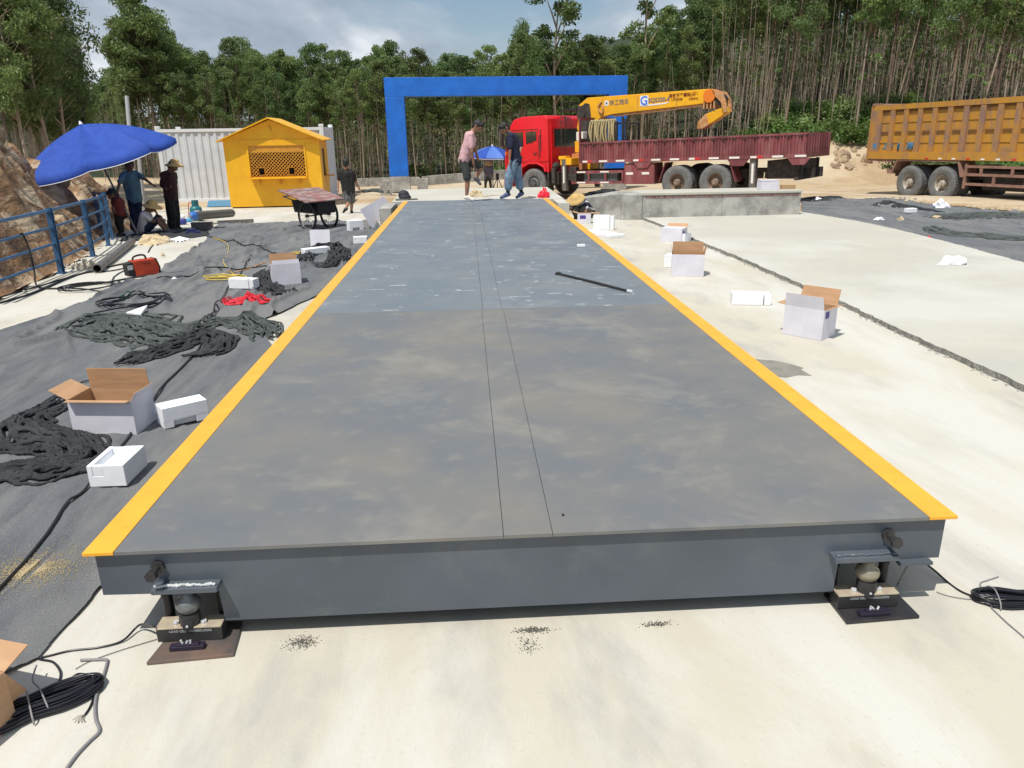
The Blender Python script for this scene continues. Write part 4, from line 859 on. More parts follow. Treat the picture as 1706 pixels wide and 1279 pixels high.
# ================================================================== HUT, CONTAINER, GATE
m_hut = mat('hut_yellow', (.82, .44, .012), (.77, .39, .012), scale=2.5, rough=.45, bump=.08, bscale=8)
m_hutd = mat('hut_yellow_worn', (.62, .30, .03), (.52, .23, .03), scale=5, rough=.5)
m_dark = mat('dark_interior', (.03, .022, .015), rough=.8)
hl, hr = D(385.5, 349, 26.0), D(540.5, 341, 26.32); hz = min(h(hl.x, hl.y), h(hr.x, hr.y)); Wd = (Vector((hr.x - hl.x, hr.y - hl.y))).length; rz = math.atan2(hr.y - hl.y, hr.x - hl.x)
hut = empty('sentry_hut', (hl.x, hl.y, hl.z), rz, 'bright yellow sheet metal kiosk hut with gabled roof and mesh window', 'hut')
EH, RH, DH = 2.28, 2.98, 2.3
wx0, wx1, wz0, wz1 = .80, 2.62, 1.06, 2.10
mb = MB()   # front wall with window hole
for a, b in (((0, 0, .08), (wx0, .05, EH)), ((wx1, 0, .08), (Wd, .05, EH)), ((wx0, 0, .08), (wx1, .05, wz0)), ((wx0, 0, wz1), (wx1, .05, EH))): mb.box(a, b)
mb.prism([(0, EH), (Wd, EH), (Wd / 2, RH - .08)], 1, 0, .05)
mb.build('front_wall', m_hut, hut, fix=True)
mb = MB(); mb.box((0, .05, .08), (.05, DH, EH)); mb.build('side_wall', m_hut, hut)
mb = MB(); mb.box((Wd - .05, .05, .08), (Wd, .7, EH)); mb.box((Wd - .05, 1.5, .08), (Wd, DH, EH)); mb.box((Wd - .05, .7, .08), (Wd, 1.5, 1.0)); mb.box((Wd - .05, .7, 1.95), (Wd, 1.5, EH)); mb.build('side_wall', m_hut, hut)
mb = MB(); mb.box((0.05, DH - .05, .08), (Wd - .05, DH, EH)); mb.prism([(0, EH), (Wd, EH), (Wd / 2, RH - .08)], 1, DH - .05, DH); mb.build('back_wall', m_hut, hut)
for s in (0, 1):
    mb = MB(); x0, x1 = (-.18, Wd / 2) if s == 0 else (Wd + .18, Wd / 2); z0 = EH - .07; mb.hexa([(x0, -.24, z0), (x1, -.24, RH - .04), (x1, DH + .15, RH - .04), (x0, DH + .15, z0), (x0, -.24, z0 + .035), (x1, -.24, RH), (x1, DH + .15, RH), (x0, DH + .15, z0 + .035)]); mb.build('roof_panel', m_hut, hut)
mb = MB(); mb.box((.52, -.028, EH - .13), (Wd - .12, -.002, EH - .02)); mb.box((wx0 - .06, -.03, wz1 - .02), (wx1 + .05, -.003, wz1 + .05)); mb.box((wx0 - .07, -.03, wz0), (wx0 - .005, -.003, wz1 - .022)); mb.box((wx1 + .005, -.03, wz0), (wx1 + .05, -.003, wz1 - .022)); mb.build('trim', m_hut, hut)
mb = MB(); mb.box((wx0 - .02, -.36, wz0 - .05), (wx1 + .05, -.004, wz0 - .02)); sh = mb.build('counter_shelf', m_hut, hut)
for x in (1.05, 1.75, 2.4): mb = MB(); mb.prism([(-.004, wz0 - .051), (-.32, wz0 - .051), (-.004, wz0 - .26)], 0, x, x + .03); mb.build('bracket', m_hutd, hut)
mb = MB(); mb.box((wx0, 0.3, wz0), (wx1, .31, wz1)); mb.build('interior_shade', m_dark, hut)  # near-black sheet stands in for the unlit inside of the hut
mb = MB(); n = 22; wz1m = 1.86
mb.box((wx0, .004, wz1m), (wx1, .03, wz1))
st = .115
ops = [(1.06, wz0 + .06, 1.26, wz0 + .30), (2.06, wz0 + .06, 2.26, wz0 + .30)]
def seglat(x0, z0, x1, z1):
    k = max(2, int(abs(x1 - x0) / .02)); run = []
    for i in range(k + 1):
        x = x0 + (x1 - x0) * i / k; z = z0 + (z1 - z0) * i / k; ok = wx0 <= x <= wx1 and wz0 <= z <= wz1m and not any(a < x < c_ and b < z < d_ for a, b, c_, d_ in ops)
        if ok: run.append((x, .012, z))
        if (not ok or i == k) and len(run) > 1: mb.tube([run[0], run[-1]], .013, 4)
        if not ok: run = []
c = wx0 - (wz1m - wz0)
while c < wx1:
    seglat(c, wz0, c + (wz1m - wz0), wz1m); seglat(c, wz1m, c + (wz1m - wz0), wz0); c += st
for a, b, c_, d_ in ops: mb.tube([(a, .012, b), (c_, .012, b), (c_, .012, d_), (a, .012, d_)], .014, 4, closed=True)
mb.build('window_mesh', m_hutd, hut)
mb = MB(); mb.box((Wd + .004, .75, 1.0), (Wd + .3, 1.5, 1.03)); mb.build('side_shelf', m_hutd, hut)
mb = MB(); mb.box((Wd - .04, .72, 1.0), (Wd - .03, 1.48, 1.95)); mb.build('side_window', m_dark, hut)  # near-black pane paints the unlit inside behind the side opening
mb = MB(); mb.box((.04, .04, 0), (.14, .14, .08)); mb.box((Wd - .14, .04, 0), (Wd - .04, .14, .08)); mb.box((.04, DH - .14, 0), (.14, DH - .04, .08)); mb.box((Wd - .14, DH - .14, 0), (Wd - .04, DH - .04, .08)); mb.build('foot', m_blackm, hut)
mb = MB(); mb.prism([(Wd / 2 - .03, 2.72), (Wd / 2 + .02, 2.72), (Wd / 2 + .06, 2.56), (Wd / 2 + .03, 2.56)], 1, -.035, -.004); mb.build('hook', m_hutd, hut)
mb = MB(); mb.box((.06, .06, .08), (Wd - .06, DH - .06, .12)); mb.build('floor', m_hutd, hut)
# container
m_cont = mat('white_container_paint', (.62, .66, .70), (.55, .59, .64), scale=2, rough=.5)
m_contd = mat('container_frame_white', (.70, .73, .76), rough=.5)
cl, crr = D(277, 342, 29.2), D(549, 336, 29.6); cz = D(277, 343, 29.2).z; Wc = 6.06; rz = math.atan2(crr.y - cl.y, crr.x - cl.x)
Wc = Vector((crr.x - cl.x, crr.y - cl.y)).length; cont = empty('shipping_container', (cl.x, cl.y, h(cl.x, cl.y) - .02), rz, 'white corrugated shipping container behind the yellow hut', 'container')
CH = 2.72; CD = 2.44
def corr(L_, n):
    pts = []; p_ = L_ / n
    for i in range(n):
        x = i * p_; pts += [(x, 0), (x + p_ * .3, 0), (x + p_ * .45, .036), (x + p_ * .85, .036)]
    return pts + [(L_, 0)]
mb = MB(); P = corr(Wc - .3, 21); k = len(P); mb.add([(x + .15, y + .03, .15) for x, y in P] + [(x + .15, y + .03, CH - .12) for x, y in P], [(i, i + 1, k + i + 1, k + i) for i in range(k - 1)]); mb.build('corrugated_side', m_cont, cont)
mb = MB(); P = corr(CD - .3, 9); k = len(P); mb.add([(Wc - .03 - y, x + .15, .15) for x, y in P] + [(Wc - .03 - y, x + .15, CH - .12) for x, y in P], [(i, i + 1, k + i + 1, k + i) for i in range(k - 1)]); mb.build('corrugated_end', m_cont, cont)
mb = MB(); mb.box((.1, CD - .06, .1), (Wc - .1, CD - .03, CH - .1)); mb.box((.03, .1, .1), (.06, CD - .1, CH - .1)); mb.build('back_panel', m_cont, cont)
mb = MB(); mb.box((.05, .05, CH - .06), (Wc - .05, CD - .05, CH - .03)); mb.build('roof', m_contd, cont)
mb = MB()
for x in (0, Wc - .15):
    for y in (0, CD - .15): mb.box((x, y, 0), (x + .15, y + .15, CH))
mb.box((.15, .005, CH - .12), (Wc - .15, .10, CH - .01)); mb.box((.15, .005, .02), (Wc - .15, .10, .15)); mb.box((Wc - .10, .15, CH - .12), (Wc - .005, CD - .15, CH - .01)); mb.box((Wc - .10, .15, .02), (Wc - .005, CD - .15, .15)); mb.build('frame', m_contd, cont, bevel=.005)
mb = MB()
for x in (-.005, Wc - .165):
    for y in (-.005, CD - .165): mb.box((x, y, CH), (x + .17, y + .17, CH + .10))
mb.build('corner_casting', m_contd, cont, bevel=.01)
# gate
m_gate = mat('blue_gate_sheet', (.012, .16, .66), (.010, .135, .57), scale=1.5, rough=.45, bump=.5, bscale=1.3, bdist=.08, detail=3)
gl, grr = D(651, 320, 32.7), D(1040.5, 312, 33.6); tz = D(647, 133, 32.7).z; bz_ = D(660, 293.5, 32.7).z; W_ = Vector((grr.x - gl.x, grr.y - gl.y)).length; rz = math.atan2(grr.y - gl.y, grr.x - gl.x)
gz0 = h(gl.x, gl.y); gt = empty('gate_frame', (gl.x, gl.y, gz0), rz, 'tall bright blue sheet clad gateway frame spanning the road beyond the deck', 'gateway'); HT = tz - gz0; PB = bz_ - gz0
BH = .74; PWd = .80; TH = .7
mb = MB(); mb.box((0, 0, HT - BH), (W_, TH, HT)); mb.build('crossbeam', m_gate, gt, bevel=.01)
for x in (0.0, W_ - PWd):
    mb = MB(); mb.box((x + .003, .003, PB), (x + PWd, TH - .003, HT - BH - .002)); mb.build('column', m_gate, gt, bevel=.01)
    mb = MB(); mb.hexa([(x - .05, -.06, -.15), (x + PWd + .08, -.06, -.15), (x + PWd + .08, TH + .06, -.15), (x - .05, TH + .06, -.15), (x - .01, -.02, PB - .002), (x + PWd + .02, -.02, PB - .002), (x + PWd + .02, TH + .02, PB - .002), (x - .01, TH + .02, PB - .002)]); mb.build('concrete_pier', m_cgrey, gt)
# low walls beyond
def lowwall(pts, hh, th, m, label, name='concrete_wall', cat='wall'):
    mb = MB(); P = [Vector(p) for p in pts]
    for a, b in zip(P[:-1], P[1:]):
        d = (b - a); d.z = 0; d.normalize(); s = Vector((-d.y, d.x, 0)) * th
        n = 6
        for i in range(n):
            p = a.lerp(b, i / n); q = a.lerp(b, (i + 1) / n) - d * .01; mb.hexa([p - Vector((0, 0, .3)), q - Vector((0, 0, .3)), q + s - Vector((0, 0, .3)), p + s - Vector((0, 0, .3)), p + Vector((0, 0, hh)), q + Vector((0, 0, hh)), q + s + Vector((0, 0, hh)), p + s + Vector((0, 0, hh))])
    return tag(mb.build(name, m), label, cat)
def hp(px, py, dep, z=None): p = D(px, py, dep); return Vector((p.x, p.y, h(p.x, p.y) if z is None else z))
lowwall([hp(570, 308, 37), hp(700, 306, 38)], .42, .2, m_cgrey, 'low grey concrete wall behind the left gate pier')
lowwall([hp(706, 306, 38.5), hp(880, 300, 42)], .42, .2, m_cgrey, 'low grey concrete wall crossing behind the opening of the blue gateway')
m_whited = mat('pale_roadside', (.58, .54, .46), rough=.9)
# approach slab beyond the deck and abutment blocks
ap = empty('approach_slab', (1.6, 16.8, -.4), label='pale concrete approach slab at the far end of the deck', cat='slab')
mb = MB(); mb.prism([(-1.86, -1.97), (1.97, -1.97), (2.0, 1.9), (-1.9, 2.0)], 2, -.6, .385); mb.build('slab_block', m_slab, ap)
mb = MB(); mb.box((-.40 - 1.6, -3.3, -.3), (-.16 - 1.6, -1.98, .36)); mb.build('side_kerb', m_cgrey, ap)
mb = MB(); mb.box((3.32 - 1.6, -3.0, -.3), (3.56 - 1.6, -1.98, .375)); mb.build('side_kerb', m_slab, ap)
# abutment wall on the right
wl, wrr = G(1070, 362.5, -.345), G(1331, 357, -.345); tz = YP(1072, 321.5, wl.y).z
d = (wrr - wl); L_ = d.length; rz = math.atan2(d.y, d.x); ab = empty('abutment_wall', (wl.x, wl.y, -.345), rz, 'low grey concrete abutment wall with red stained top edge beyond the right slab', 'concrete wall'); hA = tz + .345
mb = MB(); mb.box((0, 0, -.1), (L_ * .5 - .003, .9, hA - .05)); mb.box((L_ * .5 + .003, 0, -.1), (L_, .9, hA - .05)); mb.build('wall_block', m_cgrey, ab)
mb = MB(); mb.box((-.05, -.02, hA - .049), (L_ + .02, .95, hA)); mb.build('top_slab', m_slab, ab, bevel=.006)
m_rust = mat('red_paint_stain', (.16, .05, .045), (.25, .2, .18), scale=14, rough=.8, lo=.35, hi=.65, stretch=(1, 1, 1))
mb = MB(); mb.box((.05, -.006, hA - .11), (L_ - .05, -.001, hA - .062)); mb.build('stained_band', m_rust, ab)
cp = G(1036, 364, -.39); mb = MB(); mb.hexa([(-.45, .05, -.1), (-.002, -.015, -.1), (-.002, .9, -.1), (-.45, .9, -.1), (-.45, .05, hA - .01), (-.002, -.015, hA - .01), (-.002, .9, hA - .01), (-.45, .9, hA - .01)]); mb.build('corner_pier', m_cgrey, ab, bevel=.03)
mb = MB(); mb.hexa([(-1.15, 1.6, -.1), (-.452, .06, -.1), (-.452, .9, -.1), (-1.0, 1.9, -.1), (-1.15, 1.6, hA - .22), (-.452, .06, hA - .02), (-.452, .9, hA - .02), (-1.0, 1.9, hA - .2)]); mb.build('wing_wall', m_cgrey, ab)
zt = -.345 + hA; y0 = wl.y + .35
p = YP(1268, 320, wl.y + .15); q = YP(1298, 320, wl.y + .12)
r = empty('carton', (p.x, p.y, zt + .002), 0, 'white carton standing on top of the right end of the abutment wall', 'carton'); w = q.x - p.x
mb = MB(); mb.box((0, 0, 0), (w, .28, .19)); mb.build('carton_body', m_white, r, bevel=.004); mb = MB(); mb.box((-.006, -.006, .191), (w + .006, .286, .2)); mb.build('lid', m_white, r)
mb = MB(); p2 = YP(1302, 320, wl.y + .3); mb.box((p2.x, p2.y, zt + .001), (p2.x + .30, p2.y + .12, zt + .09)); tag(mb.build('timber_offcut', mat('raw_timber', (.42, .27, .14), rough=.8), bevel=.004), 'brown timber offcut lying on the abutment wall right of the white carton', 'timber')
mb = MB(); p2 = YP(1271, 320, wl.y + .6); mb.cyl((p2.x, p2.y, zt), (p2.x, p2.y, zt + .34), .012, n=8); tag(mb.build('marker_stake', mat('pale_timber', (.6, .5, .3), rough=.8)), 'thin wooden stake standing behind the carton on the abutment wall', 'stake')
# litter on the right sheet
def litter(px, w, d, hh, m, label, kind=0, seed=0):
    p = T(*px); 
    if kind == 0:
        mb = MB(); mb.box((-w / 2, -d / 2, .03), (w / 2, d / 2, .03 + hh), Matrix.Translation(p) @ Matrix.Rotation(.2, 4, 'Z')); return tag(mb.build('litter', m, bevel=.004), label, 'litter')
    b = bmesh.new(); bmesh.ops.create_icosphere(b, subdivisions=3, radius=1)
    for v in b.verts:
        n = 1 + .5 * noise.noise(v.co * 1.6 + Vector((seed, 0, 0))) + .35 * abs(noise.noise(v.co * 3.7 + Vector((seed, 0, 0)))); v.co = Vector((v.co.x * n * w / 2, v.co.y * n * d / 2, max(0, v.co.z * n) * hh))
    me = bpy.data.meshes.new('litter'); b.to_mesh(me); b.free(); me.materials.append(m); o = bpy.data.objects.new('litter', me); COL.objects.link(o); o.location = p + Vector((0, 0, .02)); return tag(o, label, 'litter')
litter((1516, 356), .22, .14, .09, m_foam, 'small white foam slab on the grey sheet in front of the dump truck')
litter((1567, 347), .34, .2, .16, m_foam, 'crumpled white plastic bag near the dump truck wheels', 1, 1)
litter((1464, 368), .18, .1, .06, m_foam, 'white crumpled scrap on the grey sheet nearer the slab', 1, 2)
litter((1500, 369), .14, .09, .06, m_sack, 'tan crumpled scrap on the grey sheet right of the white scrap', 1, 3)
litter((1362, 334), .22, .12, .07, m_foam, 'white plastic scrap on the sheet just beyond the abutment wall end', 1, 4)
litter((1560, 364), .2, .08, .04, m_sack, 'orange tan scrap on the black bunched sheet', 1, 6)
litter((1547, 399), .07, .05, .04, m_bag, 'tiny red bottle cap at the edge of the pale slab', 1, 8)
p = G(1588, 440, -.345); o = litter((1588, 440), .33, .14, .10, m_foam, 'crumpled white plastic wrapper lying alone on the right slab', 1, 5); o.location = p + Vector((0, 0, .002))
litter((272, 428), .06, .05, .05, m_sack, 'small pinkish stone on the left concrete', 1, 9); litter((290, 467), .09, .05, .02, m_foam, 'small white scrap on the sheet right of the welder', 1, 11)
litter((42, 489), .07, .04, .02, m_cgrey, 'small grey stone on the left concrete strip near the rail', 1, 12)
mb = MB(); P = [T(*q) for q in ((212, 531), (247, 518), (236, 534))]; mb.add([(p.x, p.y, lmz(p.x, p.y) + .03) for p in P] + [(p.x, p.y, lmz(p.x, p.y) + .055) for p in P], [(0, 1, 2), (5, 4, 3), (0, 1, 4, 3), (1, 2, 5, 4), (2, 0, 3, 5)]); tag(mb.build('foam_shard', m_foam), 'white triangular foam shard between the black coil and the green bundle', 'foam block')
# gate side clutter
random.seed(12)
g = empty('brick_stack', tuple(hp(703, 318, 31)), label='small stack of grey concrete blocks right of the left gate pier', cat='block stack')
for i in range(4): mb = MB(); mb.box((-.2 + .02 * i, -.15, .19 * i), (.22 + .015 * i, .15, .19 * i + .185)); mb.build('block', m_cgrey, g, bevel=.01)
g = empty('brick_stack', tuple(hp(643, 318, 31.5)), label='grey concrete H shaped blocks left of the left gate pier', cat='block stack')
for i in range(2): mb = MB(); mb.box((-.22, -.15, .3 * i), (.22, .15, .3 * i + .08)); mb.box((-.08, -.15, .3 * i + .081), (.08, .15, .3 * i + .22)); mb.box((-.2, -.15, .3 * i + .221), (.2, .15, .3 * i + .295)); mb.build('block', m_cgrey, g)
m_bagd = mat('black_backpack', (.02, .018, .03), rough=.7)
p = Vector((YP(673, 327, 15.3).x, 15.3, -.012)); g = empty('tool_bag', tuple(p), .2, 'black tool bag with grey gear at the far left deck corner', 'bag')
mb = MB(); mb.ell((0, 0, .10), (.13, .10, .12), 12, 8); mb.ell((.02, -.05, .06), (.14, .08, .07), 10, 6); mb.build('bag_body', m_bagd, g, smooth=True)
mb = MB(); mb.box((-.2, -.12, .0), (.1, -.03, .035)); mb.box((.06, -.1, .0), (.3, -.04, .03)); mb.build('tool_roll', m_pipe, g, bevel=.006)
p = Vector((YP(906, 326, 15.2).x, 15.2, -.012)); b = bmesh.new(); bmesh.ops.create_icosphere(b, subdivisions=4, radius=1)
for v in b.verts:
    n = 1 + .35 * noise.noise(v.co * 2) + .25 * abs(noise.noise(Vector((v.co.x * 6, v.co.y * 6, v.co.z * 1.5)))); t = max(0, v.co.z); v.co = Vector((v.co.x * n * .125 * (1 - .6 * t), v.co.y * n * .1 * (1 - .6 * t), max(0, v.co.z + .3) * n * .15))
me = bpy.data.meshes.new('plastic_bag'); b.to_mesh(me); b.free(); me.materials.append(mat('red_plastic_bag', (.85, .03, .06), rough=.35, trans=.2)); o = bpy.data.objects.new('plastic_bag', me); COL.objects.link(o); o.location = p; tag(o, 'bright red knotted plastic bag at the far right deck corner', 'bag')
o = litter((800, 326), .3, .2, .14, m_sack, 'tan paper heap on the approach slab between the two standing men', 1, 21); o.location = Vector((YP(793, 327, 15.9).x, 15.9, -.014))
mb = MB(); mb.tube(smooth_path([Vector((YP(x, 326, yy).x, yy, -.008)) for x, yy in ((806, 15.7), (825, 16.1), (845, 16.0), (870, 15.6), (893, 15.3))], 5), .012, 6); tag(mb.build('hose', m_sack, smooth=True), 'tan hose lying along the approach slab behind the men', 'hose')
# utility poles
m_pole = mat('concrete_pole', (.36, .37, .38), rough=.8)
def pole(px_b, px_t, dep, r0, r1, label, m=m_pole, name='utility_pole'):
    a = D(*px_b, dep); b = D(*px_t, dep); a.z = h(a.x, a.y) - .1
    g = empty(name, tuple(a), label=label, cat='pole'); mb = MB(); mb.tube([(0, 0, 0), b - a], [r0, r1], 12); mb.build('shaft', m, g); return g, b - a
g, b = pole((222, 330), (211, 160), 24, .07, .06, 'bare leaning concrete pole standing behind the large blue parasol')
g, b = pole((240, 370), (232, 265), 19, .06, .05, 'pale wooden post standing between the men under the parasol', mat('grey_wood', (.33, .31, .28), rough=.8), 'post')
g, b = pole((141, 300), (132, 78), 33, .12, .08, 'dark power pole beside the left trees carrying a hanging black cable ring', m_blackm)
mb = MB(); mb.box((-.5 + b.x, -.05 + b.y, b.z - .08), (.5 + b.x, .05 + b.y, b.z)); mb.build('crossarm', m_pole, g)
q = D(131, 193, 32.7) - Vector(g.location); mb = MB(); mb.tube([(q.x + .2 * math.cos(t), q.y, q.z + .32 * math.sin(t)) for t in np.linspace(0, 2 * PI, 25)[:-1]], .055, 6, closed=True); mb.build('cable_ring', m_black, g, smooth=True)
mb = MB(); q = D(166, 140, 50) - Vector(g.location)
for k in (-.4, .4): mb.tube([(b.x + k * .8, b.y, b.z), (q.x * .5 + b.x * .5 + k * .3, (q.y + b.y) / 2, (q.z + b.z) / 2 - .5), (q.x + k * .5, q.y, q.z)], .012, 4)
mb.build('power_line', m_blackm, g)
# ================================================================== PEOPLE
m_skin = mat('skin', (.34, .17, .10), (.28, .135, .08), scale=9, rough=.55); m_skind = mat('tanned_skin', (.21, .105, .065), (.16, .08, .05), scale=9, rough=.55)
m_hair = mat('black_hair', (.012, .010, .010), rough=.55, bump=.6, bscale=90, stretch=(1, 1, .2)); m_eye = mat('dark_eye', (.02, .015, .012), rough=.3)
m_straw = mat('straw', (.62, .43, .17), (.50, .33, .12), scale=30, rough=.8, bump=.6, bscale=120, stretch=(1, 1, 3))
def person(label, root, J, shirt, trousers, shoes, face=(0, -1, 0), sleeve=.75, leg=1.0, skin=None, hair=True, hat=None, hatax=(0, 0, 1), s=1.0, hatr=.19, group=None, sock=None, cuff=0, fem=1, torso=1.0):
    skin = skin or m_skin; R0 = Vector(root); r = empty('person', tuple(R0), label=label, cat='person', group=group); r.rotation_euler = (0, 0, 0)
    P = {k: (YP(v[0], v[1], R0.y + (v[2] if len(v) > 2 else 0)) - R0) for k, v in J.items()}
    f = Vector(face).normalized(); nk, pv, hd = P['neck'], P['pelvis'], P['head']
    up = (hd - nk); up = up.normalized() if up.length > .01 else Vector((0, 0, 1)); f = (f - up * f.dot(up)).normalized(); sx = f.cross(up).normalized(); s0 = s
    HM = Matrix(((sx.x, f.x, up.x, 0), (sx.y, f.y, up.y, 0), (sx.z, f.z, up.z, 0), (0, 0, 0, 1)))
    for k in ('shL', 'shR'):
        if k not in P: pass
    def arm(mb, S_, a0, a1, a2, upto=2.0, ex=0.0, hand=True):
        if upto > 0:
            t = min(1, upto); q = P['sh' + S_].lerp(P['el' + S_], t); mb.cap(P['sh' + S_], q, (a0 + ex) * s, ((a0 + (a1 - a0) * t) + ex * 1.35) * s)
        if upto > 1:
            t = min(1, upto - 1); q = P['el' + S_].lerp(P['wr' + S_], t); mb.cap(P['el' + S_], q, (a1 + ex) * s, ((a1 + (a2 - a1) * t) + ex * 1.3) * s)
    mb = MB()
    s0 = s; s = s * 1.13
    mb.ell(hd, (.073 * s, .090 * s, .108 * s), 18, 12, HM); mb.ell(hd + HM @ Vector((0, .020, -.055)) * s, (.052 * s, .060 * s, .055 * s), 14, 8, HM)
    mb.cap(hd + HM @ Vector((0, .086, .012)) * s, hd + HM @ Vector((0, .104, -.018)) * s, .010 * s, .015 * s, 8); mb.ell(hd + HM @ Vector((0, .084, -.050)) * s, (.026 * s, .010 * s, .010 * s), 8, 6, HM)
    for q in (-1, 1): mb.ell(hd + HM @ Vector((q * .077, -.005, -.005)) * s, (.009 * s, .018 * s, .030 * s), 8, 6, HM); mb.cap(hd + HM @ Vector((q * .016, .084, .026)) * s, hd + HM @ Vector((q * .045, .076, .026)) * s, .009 * s, .008 * s, 6)
    mb.cap(nk, hd - up * .06 * s, .056 * s, .050 * s)
    s = s0
    axis = (nk - pv); ch = pv + axis * .70; wa = pv + axis * .36; sw = (P['shR'] - P['shL']); hwv = (P['hiR'] - P['hiL'])
    def torso_(mb, ex):
        mb.cap(pv, wa, (.118 + ex) * s * torso, (.112 + ex) * s * torso); mb.cap(wa, ch, (.112 + ex) * s * torso, (.125 + ex) * s * torso)
        for k, hk in (('shL', 'hiL'), ('shR', 'hiR')):
            a = P[k].lerp(nk, .18); b = P[hk]; mb.cap(a.lerp(b, .12), a.lerp(b, .55), (.080 + ex) * s, (.078 + ex) * s); mb.cap(a.lerp(b, .55), b, (.078 + ex) * s, (.092 + ex) * s)
            mb.cap(nk - up * .02, P[k], (.045 + ex * .6) * s, (.055 + ex) * s)
        mb.cap(P['shL'].lerp(ch, .35), P['shR'].lerp(ch, .35), (.085 + ex) * s, (.085 + ex) * s)
    torso_(mb, 0)
    for S_ in 'LR':
        arm(mb, S_, .046, .036, .026)
        w, e = P['wr' + S_], P['ha' + S_] ; d = (e - w); d = d.normalized() if d.length > .001 else Vector((0, 0, -1)); fo = (w - P['el' + S_]).normalized()
        n = d.cross(Vector((0, 1, 0))); n = n.normalized() if n.length > .1 else Vector((1, 0, 0)); b = d.cross(n).normalized()
        pe = w + d * .085 * s
        for k in (-1, 0, 1): mb.cap(w + d * .01 + b * k * .008 * s, pe + b * k * .022 * s, .017 * s, .014 * s, 8)
        for i, (k, L_) in enumerate(((-.033, .062), (-.011, .074), (.011, .070), (.033, .054))):
            q0 = pe + b * k * s; q1 = q0 + (d * .9 + n * .25).normalized() * L_ * .5 * s; q2 = q1 + (d * .55 + n * .75).normalized() * L_ * .5 * s; mb.cap(q0, q1, .0095 * s, .0085 * s, 6); mb.cap(q1, q2, .0085 * s, .0075 * s, 6)
        q0 = w + d * .03 * s + b * -.02 * s; q1 = q0 + (d * .6 - b * .7 + n * .2).normalized() * .04 * s; mb.cap(q0, q1, .011 * s, .010 * s, 6); mb.cap(q1, q1 + (d * .9 + n * .3).normalized() * .03 * s, .010 * s, .008 * s, 6)
        mb.cap(P['hi' + S_], P['kn' + S_], .082 * s, .056 * s); m_ = P['kn' + S_].lerp(P['an' + S_], .33); mb.cap(P['kn' + S_], m_, .054 * s, .054 * s); mb.cap(m_, P['an' + S_], .054 * s, .034 * s); mb.cap(P['an' + S_], P['to' + S_], .036 * s, .026 * s)
    remesh(mb, 'body', skin, r, .0085, 2); s = s0 * 1.13
    mb = MB()
    for q in (-1, 1): mb.ell(hd + HM @ Vector((q * .030, .0835, .012)) * s, (.011 * s, .007 * s, .006 * s), 8, 6, HM)
    mb.build('eyes', m_eye, r, smooth=True)
    if hair:
        mb = MB(); mb.ell(hd + HM @ Vector((0, -.014, .022)) * s, (.084 * s, .094 * s, .100 * s), 16, 10, HM); mb.ell(hd + HM @ Vector((0, -.045, -.02)) * s, (.074 * s, .058 * s, .078 * s), 14, 8, HM); mb.ell(hd + HM @ Vector((0, .045, .070)) * s, (.066 * s, .048 * s, .036 * s), 12, 8, HM)
        o = remesh(mb, 'hair', m_hair, r, .009, 1); wrinkle(o, .006 * s, 60)
    s = s0; mb = MB(); torso_(mb, .014)
    hem = pv - axis.normalized() * .06 * s; mb.cap(pv, hem, .13 * s * torso, .128 * s * torso)
    for k in ('hiL', 'hiR'): mb.cap(P[k], P[k].lerp(hem, .5), .104 * s, .100 * s)
    for S_ in 'LR': arm(mb, S_, .046, .036, .026, upto=sleeve, ex=.014)
    o = remesh(mb, 'shirt', shirt, r, .011, 3); wrinkle(o, .011 * s, 7, 1)
    mb = MB(); mb.cap(P['hiL'], P['hiR'], .105 * s, .105 * s)
    for S_ in 'LR':
        t = min(1, leg); mb.cap(P['hi' + S_], P['hi' + S_].lerp(P['kn' + S_], t), .100 * s, (.074 + cuff) * s if leg > .8 else .082 * s)
        if leg > 1:
            t = min(1, leg - 1); mb.cap(P['kn' + S_], P['kn' + S_].lerp(P['an' + S_], t), (.074 + cuff) * s, (.058 + cuff * 1.2) * s)
    o = remesh(mb, 'trousers', trousers, r, .012, 3); wrinkle(o, .012 * s, 9, 3)
    for S_ in 'LR':
        a, t = P['an' + S_], P['to' + S_]; d = (t - a); h_ = Vector((d.x, d.y, 0)); 
        mb = MB(); mb.cap(a + Vector((0, 0, -.035)) * s - (d.normalized() * .03 * s), t, .042 * s, .034 * s, 10); mb.cap(a.lerp(t, .1), a.lerp(t, .5), .045 * s, .04 * s, 10)
        o = remesh(mb, 'shoe', shoes, r, .009, 2)
        if sock: mb = MB(); mb.cap(a + (P['kn' + S_] - a).normalized() * .09 * s, a, .043 * s, .043 * s, 10); mb.build('sock', sock, r, smooth=True)
    if hat:
        q = Vector(hatax).normalized().to_track_quat('Z', 'Y').to_matrix().to_4x4(); b = hd + up * .055 * s
        if hat == 'cone': prof = [(hatr, -.01), (hatr * .99, .0), (hatr * .72, .030), (hatr * .52, .062), (hatr * .46, .085), (hatr * .30, .105), (.02, .118), (.0, .118)]
        else: prof = [(hatr, -.045), (hatr * .985, -.03), (hatr * .75, -.008), (hatr * .52, .006), (hatr * .47, .06), (hatr * .38, .092), (.03, .105), (.0, .105)]
        mb = MB(); mb.lathe(prof + [(0, prof[-1][1] - .012)] + [(p_[0] * .96, p_[1] - .012) for p_ in prof[::-1][2:]], 28, b, q, caps=False); o = mb.build('straw_hat', m_straw, r, smooth=True); wrinkle(o, .006, 14)
    return r
def cl(name, c, c2=None, **k): return mat(name, c, c2 or tuple(v * .8 for v in c), scale=6, rough=.85, bump=.3, bscale=60, **k)
